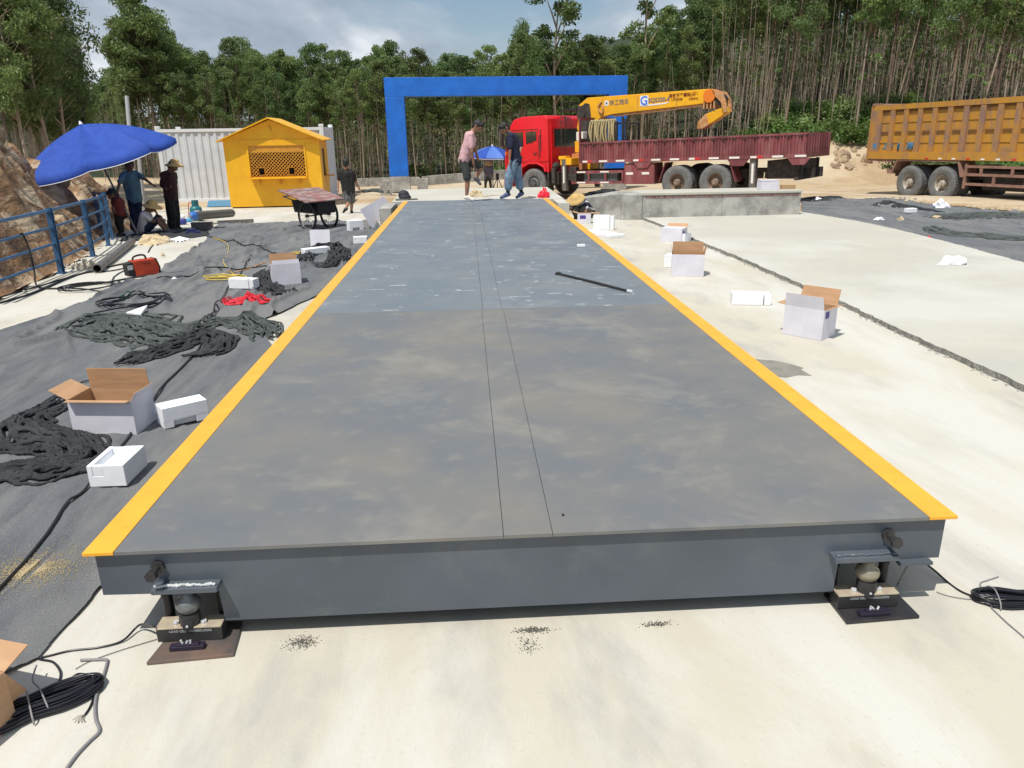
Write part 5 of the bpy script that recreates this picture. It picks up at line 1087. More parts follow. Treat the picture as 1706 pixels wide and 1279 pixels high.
m_pink = cl('pink_cloth', (.66, .40, .42)); m_dgrey = cl('dark_green_grey_cloth', (.055, .06, .055)); m_navy = cl('navy_cloth', (.010, .014, .045)); m_jean = cl('faded_denim', (.20, .29, .40), (.15, .22, .32))
m_blk = cl('black_cloth', (.012, .012, .012)); m_teal = cl('teal_cloth', (.13, .25, .29)); m_maroon = cl('dark_maroon_cloth', (.060, .020, .022)); m_wht = cl('white_cloth', (.62, .60, .60)); m_dblue = cl('dark_blue_cloth', (.015, .022, .06)); m_gtr = cl('olive_grey_cloth', (.11, .11, .10)); m_gsh = cl('grey_shirt_cloth', (.16, .18, .23))
m_strp = mat('striped_cloth', (.02, .018, .04), rough=.85)
def stripes(m, c, f):
    n = m.node_tree.nodes; l = m.node_tree.links; w = n.new('ShaderNodeTexWave'); w.bands_direction = 'Z'; w.inputs['Scale'].default_value = f; w.inputs['Distortion'].default_value = 1.0; t = n.new('ShaderNodeTexCoord'); l.new(t.outputs['Object'], w.inputs['Vector'])
    mp = n.new('ShaderNodeMapping'); mp.inputs['Rotation'].default_value = (.5, .4, 0); l.new(t.outputs['Object'], mp.inputs[0]); l.new(mp.outputs[0], w.inputs[0])
    r = n.new('ShaderNodeMath'); r.operation = 'GREATER_THAN'; r.inputs[1].default_value = .78; l.new(w.outputs['Fac'], r.inputs[0]); x = n.new('ShaderNodeMix'); x.data_type = 'RGBA'; l.new(r.outputs[0], x.inputs[0]); x.inputs[6].default_value = n['Principled BSDF'].inputs[0].default_value; x.inputs[7].default_value = (*c, 1); l.new(x.outputs[2], n['Principled BSDF'].inputs[0])
stripes(m_strp, (.6, .58, .62), 2.2)
m_shw = mat('white_shoe', (.7, .68, .62), rough=.5); m_shb = mat('blue_shoe', (.07, .10, .22), rough=.6); m_shg = mat('grey_shoe', (.07, .07, .08), rough=.6); m_shk = mat('black_shoe', (.012, .012, .013), rough=.5)
rt = Vector((YP(783, 334, 14.45).x, 14.45, 0.0))
person('man in pink t-shirt and grey shorts lifting one foot to his hand', rt, dict(head=(795.5, 210, -.02), neck=(787, 220), pelvis=(774, 262), shL=(780, 224, .17), shR=(784, 225, -.17), elL=(791, 246, .20), wrL=(797, 268, .05), haL=(797, 276, .0), elR=(786, 252, -.25), wrR=(789, 273, -.20), haR=(791, 281, -.16),
    hiL=(776, 268, .09), hiR=(773, 268, -.09), knR=(779, 299, -.08), anR=(777.5, 327, -.08), toR=(788, 332.4, -.12), knL=(803, 277, .02), anL=(793, 296, -.06), toL=(800, 306, -.10)), m_pink, m_dgrey, m_shw, face=(.75, -.35, -.6), sleeve=.75, leg=.86, cuff=.018)
# lifted shoe is grey in the photo
lst = [o for o in bpy.data.objects if o.name.startswith('shoe')]; lst[0].data.materials.clear(); lst[0].data.materials.append(m_shg); tag(lst[0], 'grey sole of the lifted shoe')
rt = Vector((YP(852, 331, 14.75).x, 14.75, -.003))
person('man in navy shirt and rolled up pale jeans at the far end of the deck', rt, dict(head=(840.5, 213.5, -.03), neck=(848, 222), pelvis=(859, 262), shL=(853, 226, -.17), shR=(856, 226, .17), elL=(850, 247, -.22), wrL=(849, 265, -.22), haL=(848.5, 273, -.24), elR=(868, 245, .12), wrR=(866, 254, -.02), haR=(862, 258, -.04),
    hiL=(857, 266, -.09), hiR=(861, 266, .09), knL=(848, 295, -.08), anL=(846, 322, -.06), toL=(835, 328.6, -.10), knR=(862, 294, .08), anR=(869, 321, .1), toR=(861, 328.4, .05)), m_navy, m_jean, m_shb, face=(-.75, -.45, -.55), sleeve=.9, leg=1.58, cuff=.03, sock=m_blk)
rt = T(579, 356)
person('man in black t-shirt and patterned shorts walking away beside the handcart', rt, dict(head=(576.5, 271), neck=(576, 281), pelvis=(580.5, 316), shL=(566.5, 286, 0), shR=(587.5, 287, 0), elL=(563.5, 301, -.03), wrL=(563, 313, -.12), haL=(563, 319, -.2), elR=(592.5, 302, .05), wrR=(598.5, 314, .1), haR=(601, 320, .12),
    hiL=(576, 320), hiR=(586, 320), knL=(581, 336, -.05), anL=(576.5, 347, -.28), toL=(572, 353, -.26), knR=(586, 337, .12), anR=(585.5, 351, .2), toR=(587, 353, .4)), m_blk, mat('patterned_shorts', (.03, .03, .035), (.16, .16, .17), scale=18, rough=.85), m_shk, face=(-.1, 1, -.15), sleeve=.8, leg=.85, cuff=.02, s=1.02)
rt = T(291, 383)
person('man in dark maroon shirt and straw hat standing with hands behind his back', rt, dict(head=(288.5, 276), neck=(283, 285), pelvis=(285, 323), shL=(272, 291, -.05), shR=(290, 291, .2), elL=(270, 308, -.05), wrL=(278, 315, -.14), haL=(282, 313, -.15), elR=(289, 310, .28), wrR=(283, 316, .2), haR=(280, 314, .15),
    hiL=(281, 328, -.03), hiR=(289, 328, .12), knL=(285, 353, -.03), anL=(286, 377, -.02), toL=(295, 381, -.06), knR=(292, 353, .12), anR=(293, 376, .12), toR=(301, 380, .08)), m_maroon, m_blk, m_shk, face=(1, -.1, -.1), sleeve=1.6, leg=1.95, skin=m_skind, hat='brim', hatax=(.10, 0, 1), cuff=.03, hatr=.20)
rt = T(228, 386)
person('man in teal shirt holding the large blue parasol pole, one arm stretched out', rt, dict(head=(216, 276), neck=(216, 285), pelvis=(224, 327), shL=(205, 292, -.05), shR=(227, 289, .05), elL=(199, 305, -.22), wrL=(196, 316, -.30), haL=(195, 322, -.32), elR=(240, 297, -.05), wrR=(252, 306, -.1), haR=(259, 311, -.1),
    hiL=(219, 331, 0), hiR=(229, 331, 0), knL=(223, 356, 0), anL=(222, 380, 0), toL=(226, 386, -.15), knR=(230, 356, .05), anR=(230, 380, .05), toR=(236, 385, -.08)), m_teal, m_dblue, m_shk, face=(.6, -.8, -.2), sleeve=.8, leg=1.95, skin=m_skind, cuff=.01)
rt = T(240, 391)
person('man in white t-shirt and straw hat sitting on the ground with knees drawn up', rt, dict(head=(251.5, 344), neck=(245, 352), pelvis=(239, 381), shL=(240, 358, .16), shR=(240, 358, -.14), elL=(256, 366, .14), wrL=(262, 357, .05), haL=(259, 351, 0), elR=(255, 369, -.18), wrR=(268, 364, -.12), haR=(276, 368, -.1),
    hiL=(240, 383, .1), hiR=(240, 384, -.1), knL=(266, 362, .1), anL=(281, 384, .1), toL=(291, 386, .08), knR=(262, 366, -.12), anR=(277, 385, -.1), toR=(288, 388, -.12)), m_wht, m_dblue, m_shg, face=(1, -.15, -.35), sleeve=.7, leg=.95, skin=m_skind, hat='brim', hatax=(.25, 0, 1), hatr=.2, s=.97)
rt = T(201, 393)
person('stooping man in dark red vest behind the parasol pole', rt, dict(head=(188, 324), neck=(194, 331), pelvis=(201, 352), shL=(193, 335, .12), shR=(195, 335, -.14), elL=(188, 346, .1), wrL=(190, 355, 0), haL=(191, 361, 0), elR=(189, 347, -.16), wrR=(193, 355, -.15), haR=(196, 361, -.12),
    hiL=(201, 354, .09), hiR=(201, 354, -.09), knL=(197, 371, .08), anL=(202, 388, .08), toL=(196, 391, .02), knR=(199, 371, -.1), anR=(204, 389, -.1), toR=(198, 392, -.15)), cl('dark_red_cloth', (.16, .02, .02)), m_blk, m_shk, face=(-.8, -.3, -.5), sleeve=.5, leg=1.7, skin=m_skind, s=.95)
fp_ = D(813, 316, 32.7); rt = Vector((fp_.x, fp_.y, h(fp_.x, fp_.y))); yb = YP(813, 316, fp_.y).z
person('small distant worker in grey shirt and straw hat under the far parasol', rt, dict(head=(814, 272, -.12), neck=(814, 276, 0), pelvis=(813, 295, .05), shL=(808, 279), shR=(820, 279), elL=(807, 286, -.05), wrL=(810, 291, -.2), haL=(812, 293, -.22), elR=(821, 287, -.05), wrR=(819, 292, -.2), haR=(817, 294, -.22),
    hiL=(810, 296), hiR=(816, 296), knL=(809, 305, -.03), anL=(808.5, 313.5), toL=(808, 315.4, -.15), knR=(817, 305, -.03), anR=(818, 313.5), toR=(818, 315.4, -.15)), m_gsh, m_dgrey, m_shk, face=(0, -.8, -.4), sleeve=1.5, leg=1.9, hat='cone', hatax=(0, -.55, .8), hatr=.20, s=.86)
g = empty('tripod', (fp_.x + .42, fp_.y, h(fp_.x + .42, fp_.y)), label='black survey tripod standing beside the distant worker under the far parasol', cat='tripod')
for k in range(3): a = 2.1 * k + .4; mb = MB(); mb.tube([(.32 * math.cos(a), .32 * math.sin(a), 0), (.03 * math.cos(a), .03 * math.sin(a), .62)], [.014, .02], 8); mb.build('leg', m_blackm, g)
mb = MB(); mb.cyl((0, 0, .62), (0, 0, .68), .07); mb.cbox((0, 0, .76), (.12, .16, .14)); mb.cyl((0, -.14, .77), (0, .12, .77), .03); mb.build('level_head', m_blackm, g)
rt = G(964, 364)
person('crouching man in striped shirt and wide straw hat working at the right deck edge', rt, dict(head=(961, 333, -.1), neck=(967, 337, 0), pelvis=(979, 351, .25), shL=(957, 341, .0), shR=(975, 340, -.05), elL=(950, 347, -.1), wrL=(944, 353, -.15), haL=(941, 357, -.18), elR=(977, 348, -.15), wrR=(975, 356, -.25), haR=(972, 360, -.3),
    hiL=(974, 353, .2), hiR=(984, 353, .2), knL=(956, 347, -.1), anL=(961, 362, .05), toL=(956, 366, -.1), knR=(971, 348, -.15), anR=(975, 362, .02), toR=(971, 366, -.14)), m_strp, m_gtr, m_shg, face=(-.3, -.9, -.4), sleeve=.8, leg=1.8, skin=m_skind, hat='cone', hatax=(-.30, -.42, .8), hatr=.205, s=1.0)
# ================================================================== HANDCART
a, b = T(514, 383), T(550, 380); mid = (a + b) / 2; rz = math.atan2(b.y - a.y, b.x - a.x); tw = (b - a).length
ct = empty('handcart', tuple(mid), rz, 'black two-wheeled handcart with a reddish board laid flat on top', 'handcart'); wr_ = .31
m_board = mat('red_worn_board', (.26, .10, .09), (.33, .27, .25), (.16, .12, .11), scale=4, rough=.7, lo=.45, hi=.6, stretch=(1, 2, 1), c3s=.7, c3lo=.52, c3hi=.6)
for s in (-1, 1):
    w = empty('wheel_hub_axis', (0, 0, 0)); bpy.data.objects.remove(w)
    x = s * tw / 2; mb = MB(); mb.tube([(x, wr_ * math.cos(t), wr_ + wr_ * math.sin(t)) for t in np.linspace(0, 2 * PI, 33)[:-1]], .026, 8, closed=True); wh = mb.build('wheel', m_black, ct, smooth=True)
    mb = MB(); mb.tube([(x, (wr_ - .03) * math.cos(t), wr_ + (wr_ - .03) * math.sin(t)) for t in np.linspace(0, 2 * PI, 33)[:-1]], .010, 6, closed=True); mb.build('rim', m_pipe, wh)
    mb = MB()
    for k in range(14): t = 2 * PI * k / 14; mb.tube([(x, .02 * math.cos(t + .6), wr_ + .02 * math.sin(t + .6)), (x, (wr_ - .03) * math.cos(t), wr_ + (wr_ - .03) * math.sin(t))], .0035, 4)
    mb.build('spokes', m_pipe, wh); mb = MB(); mb.cyl((x - .04, 0, wr_), (x + .04, 0, wr_), .028, n=12); mb.build('hub', m_steeld, wh)
mb = MB(); mb.cyl((-tw / 2, 0, wr_), (tw / 2, 0, wr_), .014, n=8); mb.build('axle', m_steeld, ct)
mb = MB(); x0 = tw / 2 - .05; mb.hexa([(-x0, -.32, .36), (x0, -.32, .36), (x0, .55, .36), (-x0, .55, .36), (-x0, -.36, .62), (x0, -.36, .62), (x0, .62, .62), (-x0, .62, .62)]); mb.build('tub', m_blackm, ct, bevel=.01)
mb = MB(); mb.tube([(-.02, -.2, .37), (-tw / 2 + .04, 0, wr_)], .008, 6); mb.tube([(.02, -.2, .37), (tw / 2 - .04, 0, wr_)], .008, 6); mb.build('strut', m_pipe, ct)
mb = MB(); mb.hexa([(-.58, -.44, .625), (.42, -.44, .625), (.82, 1.05, .80), (-.28, 1.05, .80), (-.58, -.44, .65), (.42, -.44, .65), (.82, 1.05, .825), (-.28, 1.05, .825)]); mb.build('top_board', m_board, ct)
mb = MB()
for s in (-1, 1): mb.tube([(s * .22 + .1, .6, .58), (s * .22 + .35, 1.5, .64)], .015, 8)
mb.tube([(-.12 + .25, 1.5, .64), (.57, 1.5, .64)], .015, 8); mb.build('push_handle', m_steeld, ct)
# ================================================================== CRANE TRUCK
m_tred = mat('red_cab_paint', (.72, .012, .022), (.66, .012, .02), scale=2, rough=.32, spec=.6)
m_mar = mat('faded_maroon_paint', (.22, .050, .062), (.28, .11, .11), (.15, .04, .045), scale=3, rough=.6, lo=.42, hi=.62, stretch=(1.5, 1, .4))
m_cry = mat('crane_yellow', (.86, .45, .012), (.80, .40, .015), scale=3, rough=.38)
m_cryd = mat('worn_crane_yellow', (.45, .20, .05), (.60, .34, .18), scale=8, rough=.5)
m_tyre = mat('dusty_tyre', (.12, .125, .13), (.17, .17, .165), scale=7, rough=.85, bump=.4, bscale=60)
m_rimp = mat('dusty_rim', (.30, .20, .15), (.17, .14, .12), scale=9, rough=.6); m_rimg = mat('grey_rim', (.09, .095, .10), rough=.6); m_rimc = mat('cream_rim', (.45, .41, .35), (.30, .27, .23), scale=8, rough=.6)
m_glass = mat('dark_glass', (.025, .035, .035), rough=.06, spec=.8); m_chas = mat('chassis_grime', (.030, .026, .024), (.06, .05, .045), scale=6, rough=.8)
m_refw = mat('white_reflector', (.78, .76, .72), rough=.4); m_refr = mat('red_reflector', (.65, .03, .03), rough=.4); m_rope = mat('pale_rope', (.46, .38, .20), (.34, .28, .15), scale=20, rough=.8, bump=.8, bscale=80)
def tyre_bm(Rr, wd, rr):
    prof = [(rr, -wd * .38), (rr * 1.12, -wd * .44), (Rr * .80, -wd * .5), (Rr * .95, -wd * .46), (Rr, -wd * .36), (Rr, wd * .36), (Rr * .95, wd * .46), (Rr * .80, wd * .5), (rr * 1.12, wd * .44), (rr, wd * .38)]
    M = Matrix.Rotation(PI / 2, 4, 'X'); mb = MB(); mb.lathe(prof + [prof[0]], 40, M=M, caps=False); n = 40
    for k in range(n):
        t = 2 * PI * k / n
        for s in (-1, 1): mb.cbox((0, 0, 0), (.05, wd * .36, .018), Matrix.Rotation(t + s * .05, 4, 'Y') @ Matrix.Translation((0, s * wd * .2, Rr + .004)) @ Matrix.Rotation(s * .35, 4, 'Z'))
    return mb
def wheel(parent, x, y, z, Rr, wd, rr, rm, deep=True, name='wheel'):
    t = tyre_bm(Rr, wd, rr).build(name, m_tyre, parent); t.location = (x, y, z); t.data.polygons.foreach_set('use_smooth', [True] * len(t.data.polygons)); M = Matrix.Rotation(PI / 2, 4, 'X')
    md = t.modifiers.new('es', 'EDGE_SPLIT'); md.split_angle = .7
    mb = MB(); y1 = wd * .40
    if deep: prof = [(rr, y1), (rr * .98, y1 - .02), (rr * .90, y1 - .05), (rr * .86, .0), (rr * .82, -.03), (rr * .45, -.02), (rr * .42, .05), (rr * .40, .12), (rr * .30, .15), (0.001, .15)]
    else: prof = [(rr, y1), (rr * .96, y1 - .02), (rr * .90, y1 - .05), (rr * .86, y1 - .03), (rr * .55, y1 + .02), (rr * .5, y1 + .0), (rr * .34, y1 + .01), (rr * .32, y1 + .05), (.001, y1 + .055)]
    mb.lathe(prof, 32, M=M, caps=False)
    for k in range(10):
        a = 2 * PI * k / 10; q = rr * (.62 if deep else .44); yy = (-.015 if deep else y1 + .02); mb.cyl((q * math.cos(a), -yy, q * math.sin(a)), (q * math.cos(a), -yy - .035, q * math.sin(a)), .018, n=6)
    rim = mb.build('rim', rm, t, smooth=False)
    if deep: mb = MB(); mb.cyl((0, -.1, 0), (0, -.19, 0), rr * .26, n=16); mb.build('hub_cap', rm, rim)
    return t
WR = .545
f0, r0 = D(888.8, 330, 29.1), D(1125.6, 331.6, 25.6); f0.z = min(f0.z, 9); exv = (r0 - f0); tl = Vector((exv.x, exv.y, 0)).length; rz = math.atan2(exv.y, exv.x); pit = math.atan2(exv.z, tl)
tk = empty('crane_truck', tuple(f0), rot=(0, -pit, rz), label='red cab lorry with a yellow folding crane boom and a maroon drop side bed', cat='crane truck')
WB = exv.length
for x, dual, rm, dp in ((0, False, m_rimg, False), (WB, True, m_rimp, True), (WB + 1.35, True, m_rimp, True)):
    for side in (0, 1):
        y = .17 if side == 0 else 2.33; w = wheel(tk, x, y, WR, WR, .29, .27, rm, dp)
        if side: w.rotation_euler = (0, 0, PI)
        if dual: w2 = tyre_bm(WR, .29, .27).build('inner_tyre', m_tyre, tk); w2.location = (x, y + (.33 if side == 0 else -.33), WR)
mb = MB(); mb.box((-.9, .75, .62), (10.2, .95, .92)); mb.box((-.9, 1.55, .62), (10.2, 1.75, .92)); mb.box((WB - .1, .3, .45), (WB + .1, 2.2, .62)); mb.box((WB + 1.25, .3, .45), (WB + 1.45, 2.2, .62)); mb.box((-.1, .3, .45), (.1, 2.2, .62)); mb.box((1.0, .96, .5), (3.2, 1.54, 1.0)); mb.build('chassis', m_chas, tk)
# cab
CX0, CX1 = -1.35, .72; CT = 2.98
prof = [(CX0 + .02, .95), (CX0 - .02, 1.35), (CX0 + .04, 1.75), (CX0 + .28, 2.62), (CX0 + .5, 2.90), (CX0 + .9, CT), (CX1 - .10, CT), (CX1, CT - .12), (CX1, .95), (.66, .92), (.60, 1.12), (.42, 1.26), (.15, 1.33), (-.15, 1.33), (-.42, 1.26), (-.58, 1.10), (-.64, .70), (CX0 + .04, .62)]
def cabpart(): 
    mb = MB(); b = bmesh.new(); k = len(prof); V0 = [b.verts.new((x, .03, z)) for x, z in prof]; b.faces.new(V0); e = bmesh.ops.extrude_face_region(b, geom=b.faces[:]); vs = [v for v in e['geom'] if isinstance(v, bmesh.types.BMVert)]; bmesh.ops.translate(b, verts=vs, vec=(0, 2.4, 0)); bmesh.ops.recalc_face_normals(b, faces=b.faces); me = bpy.data.meshes.new('cab'); b.to_mesh(me); b.free(); me.materials.append(m_tred); o = bpy.data.objects.new('cab', me); COL.objects.link(o); o.parent = tk; md = o.modifiers.new('b', 'BEVEL'); md.width = .07; md.segments = 4; md.angle_limit = .6; me.polygons.foreach_set('use_smooth', [True] * len(me.polygons)); e = o.modifiers.new('e', 'EDGE_SPLIT'); e.split_angle = .6; return o
cab = cabpart()
mb = MB(); mb.prism([(-1.02, 1.80), (-.98, 2.0), (-.86, 2.44), (-.42, 2.44), (-.42, 1.93)], 1, .012, .028); mb.prism([(-.28, 2.0), (-.28, 2.44), (.20, 2.44), (.20, 2.12)], 1, .012, .028); mb.build('side_window', m_glass, cab)
mb = MB(); mb.box((CX1 + .002, .42, 1.85), (CX1 + .012, 2.05, 2.5)); mb.build('rear_window', m_glass, cab)
mb = MB(); mb.box((CX1 + .001, .34, 1.78), (CX1 + .03, .41, 2.58)); mb.box((CX1 + .001, 2.06, 1.78), (CX1 + .03, 2.12, 2.58)); mb.box((CX1 + .001, .41, 2.51), (CX1 + .03, 2.06, 2.58)); mb.box((CX1 + .001, .41, 1.78), (CX1 + .03, 2.06, 1.84)); mb.box((CX1 + .001, .2, 1.0), (CX1 + .04, .27, 2.7)); mb.box((CX1 + .001, 2.2, 1.0), (CX1 + .04, 2.27, 2.7)); mb.build('window_surround', m_tred, cab)
mb = MB()
for z0 in (1.1, 1.3, 1.5): mb.box((CX1 + .001, .5, z0), (CX1 + .03, 2.0, z0 + .08))
mb.build('rear_rib', m_tred, cab)
mb = MB(); mb.box((CX0 + .1, .3, 1.85), (CX0 + .115, 2.1, 2.5), Matrix.Translation((0, 0, 0))); mb.build('windscreen', m_glass, cab)
dr = MB(); dr.prism([(-1.12, 1.40), (-1.08, 1.82), (-.95, 2.52), (.27, 2.52), (.27, 1.42), (.24, 1.40)], 1, .0295 - .012, .0295 + .0); 
d_ = MB(); dp_ = [(-1.12, 1.40), (-1.08, 1.82), (-.95, 2.52), (.27, 2.52), (.27, 1.40)]; d_.tube([(x, .022, z) for x, z in dp_], .008, 4, closed=True); door = d_.build('door_seam', m_chas, cab)
mb = MB(); mb.box((.05, -.005, 1.62), (.2, .025, 1.66)); mb.build('door_handle', m_chas, cab)
mb = MB(); mb.ell((-.62, .022, 1.52), (.17, .012, .045), 12, 6); mb.build('badge', m_chas, cab, smooth=True)
mb = MB(); mb.box((-1.30, .0, 1.62), (-1.20, .028, 1.74)); mb.build('marker_lamp', mat('orange_lamp', (.8, .25, .02), rough=.3), cab)
mb = MB(); mb.box((-.02, .0, 2.0), (.0, .025, 2.46)); mb.box((.38, .005, 1.75), (.41, .028, 2.5)); mb.tube([(.36, .0, 1.5), (.36, -.04, 1.6), (.36, -.04, 2.2), (.36, .0, 2.3)], .014, 6); mb.build('grab_handle', m_chas, cab)
mb = MB()
for z_ in (.72, .98): mb.box((-1.28, .0, z_), (-.72, .028, z_ + .05))
mb.build('step', m_chas, cab)
mb = MB(); mb.box((-.55, -.0, 1.36), (.70, .028, 1.40)); mb.build('sill_trim', m_tred, cab)
mb = MB(); mb.tube([(-.60 + .0, .02, .95), (-.52, .02, 1.16), (-.2, .02, 1.30), (.2, .02, 1.30), (.52, .02, 1.16), (.6, .02, .98)], .05, 8); mb.build('wheel_arch', m_tred, cab)
mb = MB(); mb.box((.64, .05, .45), (.70, .55, 1.05)); mb.box((.58, .06, .25), (.62, .5, .62)); mb.build('mudguard', m_chas, tk)
mb = MB(); mb.box((-1.45, .05, .42), (-1.3, 2.4, .78)); mb.build('bumper', m_tred, tk, bevel=.02)
mb = MB(); mb.tube([(-1.15, -.02, 2.55), (-1.2, -.2, 2.5), (-1.2, -.25, 2.0), (-1.15, -.05, 1.8)], .02, 6); mb.box((-1.24, -.33, 1.95), (-1.18, -.18, 2.45)); mb.build('mirror', m_chas, tk)
mb = MB()
for k in range(7): mb.tube([(CX1 + .25, .55, .9 + k * .3), (CX1 + .25, .85, .9 + k * .3)], .012, 6)
mb.tube([(CX1 + .25, .55, .9), (CX1 + .25, .55, 3.0)], .016, 6); mb.tube([(CX1 + .25, .85, .9), (CX1 + .25, .85, 3.0)], .016, 6); mb.build('ladder', m_chas, tk)
mb = MB(); mb.ell((.85, .35, 1.15), (.13, .2, .16), 12, 8); mb.box((.75, .2, .5), (1.05, .9, .95)); mb.cyl((.9, .1, .55), (.9, .1, 1.1), .09, n=12); mb.build('air_tank', m_chas, tk, bevel=.01)
# outrigger and pedestal
cx = 1.42
mb = MB(); mb.box((cx - .16, .02, 1.20), (cx + .32, 2.48, 1.44)); mb.box((cx - .22, .0, 1.40), (cx + .10, .30, 1.52)); mb.build('outrigger_beam', m_cry, tk, bevel=.01)
for y in (.10, 2.40):
    mb = MB(); mb.box((cx - .10, y - .09, .32), (cx + .08, y + .09, 1.42)); mb.cyl((cx, y, .28), (cx, y, .34), .11, n=16); l_ = mb.build('outrigger_leg', m_pipe, tk, bevel=.01)
    mb = MB(); mb.box((cx - .04, y - .094, .55), (cx + .02, y - .090, 1.15)); mb.build('white_stripe', m_refw, l_)
mb = MB(); mb.box((cx + .22, .05, .62), (cx + .5, .3, 1.12)); mb.build('control_box', m_chas, tk, bevel=.02)
mb = MB(); mb.box((cx - .05, .95, 1.0), (cx + .55, 1.55, 1.6)); mb.cyl((cx + .25, 1.25, 1.6), (cx + .25, 1.25, 1.95), .30); mb.build('crane_base', m_cry, tk, bevel=.01)
mb = MB(); mb.prism([(cx - .02, 1.95), (cx + .42, 1.95), (cx + .36, 2.6), (cx + .30, 3.0), (cx + .18, 3.26), (cx - .02, 3.28), (cx - .10, 3.1), (cx + .02, 2.5)], 1, 1.06, 1.14); mb.prism([(cx - .02, 1.95), (cx + .42, 1.95), (cx + .36, 2.6), (cx + .30, 3.0), (cx + .18, 3.26), (cx - .02, 3.28), (cx - .10, 3.1), (cx + .02, 2.5)], 1, 1.36, 1.44); mb.build('crane_column', m_chas, tk)
mb = MB(); mb.prism([(cx - .06, 2.5), (cx + .12, 1.96), (cx + .42, 1.96), (cx + .14, 2.3), (cx + .02, 2.85)], 1, 1.03, 1.055); mb.box((cx + .05, .70, 1.62), (cx + .42, 1.02, 2.02)); mb.build('winch_housing', m_cry, tk, bevel=.01)
mb = MB(); mb.box((cx + .1, .72, 2.03), (cx + .4, 1.0, 2.35)); mb.build('valve_cover', m_refw, tk, bevel=.02)
mb = MB(); mb.box((cx + .0, .55, 1.0), (cx + .45, .95, 1.58)); mb.build('oil_tank', mat('orange_tank', (.50, .20, .08), rough=.6), tk, bevel=.01)
mb = MB(); mb.cyl((cx + .2, 1.2, 2.3), (cx + .45, 1.2, 3.0), .09); mb.cyl((cx + .15, 1.32, 3.0), (cx + .15, 1.02, 3.0), .16); mb.build('lift_cylinder', m_chas, tk)
mb = MB(); mb.box((cx - .75, 1.0, 3.12), (cx - .05, 1.5, 3.20)); 
for k in range(4): mb.tube([(cx - .75 + k * .2, 1.0, 3.21), (cx - .72 + k * .2, 1.0, 3.46)], .02, 5)
mb.tube([(cx - .75, 1.0, 3.46), (cx - .1, 1.0, 3.42)], .02, 5); mb.build('crane_seat', m_blackm, tk)
# boom
bx0, bx1 = cx - .05, 6.55; zb = 3.36; sl = math.atan2(.09, 5.1)
bo = MB(); bo.prism([(bx0 - .05, 3.40), (bx0 + .06, 3.78), (bx0 + .42, 4.02), (bx1, 4.12), (bx1, 3.68), (bx0 + 1.5, 3.42), (bx0 + 1.05, 3.34), (bx0 + .70, 3.12), (bx0 + .50, 2.98), (bx0 + .42, 3.12), (bx0 + .46, 3.50), (bx0 + .30, 3.66), (bx0 + .10, 3.50)], 1, 1.08, 1.42)
boom = bo.build('boom', m_cry, tk, bevel=.012); BR = math.atan2(.16, bx1 - bx0); boom.matrix_local = Matrix.Translation((bx0 + .2, 0, 3.8 - .48)) @ Matrix.Rotation(BR, 4, 'Y') @ Matrix.Translation((-bx0 - .2, 0, -3.8))
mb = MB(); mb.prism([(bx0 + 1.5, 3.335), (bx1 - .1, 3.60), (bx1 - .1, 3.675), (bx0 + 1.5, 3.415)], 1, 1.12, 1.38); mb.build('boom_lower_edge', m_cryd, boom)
mb = MB()
for xx in (1.05, 2.5, 4.0): mb.box((bx0 + xx, 1.07, 3.45 + xx * .03), (bx0 + xx + .02, 1.078, 3.95 + xx * .02))
mb.build('boom_band', m_cryd, boom)
mb = MB(); mb.tube(smooth_path([(bx0 + 1.05, 1.06, 3.86), (bx0 + .92, 1.03, 3.70), (bx0 + 1.0, 1.03, 3.52), (bx0 + 1.1, 1.04, 3.44), (bx0 + 1.12, 1.05, 3.66), (bx0 + 1.06, 1.06, 3.74)], 5), .028, 6); mb.build('hook', m_cryd, boom, smooth=True)
mb = MB(); mb.cyl((bx1 + .02, 1.0, 3.90), (bx1 + .02, 1.5, 3.90), .21, n=20); mb.build('boom_head', mat('orange_boom_head', (.75, .20, .02), rough=.5), boom)
mb = MB()
for k in range(4): mb.box((bx1 - .18 + k * .12, 1.03, 3.50), (bx1 - .13 + k * .12, 1.47, 3.74))
mb.prism([(bx1 + .10, 4.08), (bx1 + .42, 4.02), (bx1 + .62, 3.72), (bx1 + .66, 3.40), (bx1 + .56, 3.36), (bx1 + .44, 3.70), (bx1 + .18, 3.92)], 1, 1.0, 1.05); mb.prism([(bx1 + .10, 4.08), (bx1 + .42, 4.02), (bx1 + .62, 3.72), (bx1 + .66, 3.40), (bx1 + .56, 3.36), (bx1 + .44, 3.70), (bx1 + .18, 3.92)], 1, 1.45, 1.5); mb.build('sheave_plates', m_cryd, boom)
mb = MB(); mb.cyl((bx1 + .34, 1.06, 3.78), (bx1 + .34, 1.44, 3.78), .17, n=18); mb.build('sheave', m_chas, boom)
mb = MB(); M = Matrix.Translation((bx1 + .15, 1.25, 3.28)) @ Matrix.Rotation(-.48, 4, 'Y'); mb.X = M; mb.prism([(-.62, -.12), (-.48, -.20), (-.05, -.20), (.46, -.16), (.50, .05), (.10, .12), (-.2, .16), (-.52, .04)], 1, -.17, .17); mb.build('hook_block', m_cry, boom, bevel=.02)
mb = MB(); mb.X = M; mb.prism([(-.66, -.14), (-.48, -.22), (-.22, -.215), (-.16, .165), (-.2, .17), (-.55, .05)], 1, -.185, .185); mb.build('hook_block_tip', m_cryd, boom, bevel=.02)
mb = MB(); mb.tube([(bx1 + .5, 1.25, 3.9), (bx1 + 1.25, 1.25, 3.1)], .012, 5); mb.tube([(bx1 + .34, 1.25, 3.6), (bx1 + .3, 1.25, 3.4)], .012, 5); mb.build('wire_rope', m_chas, boom)
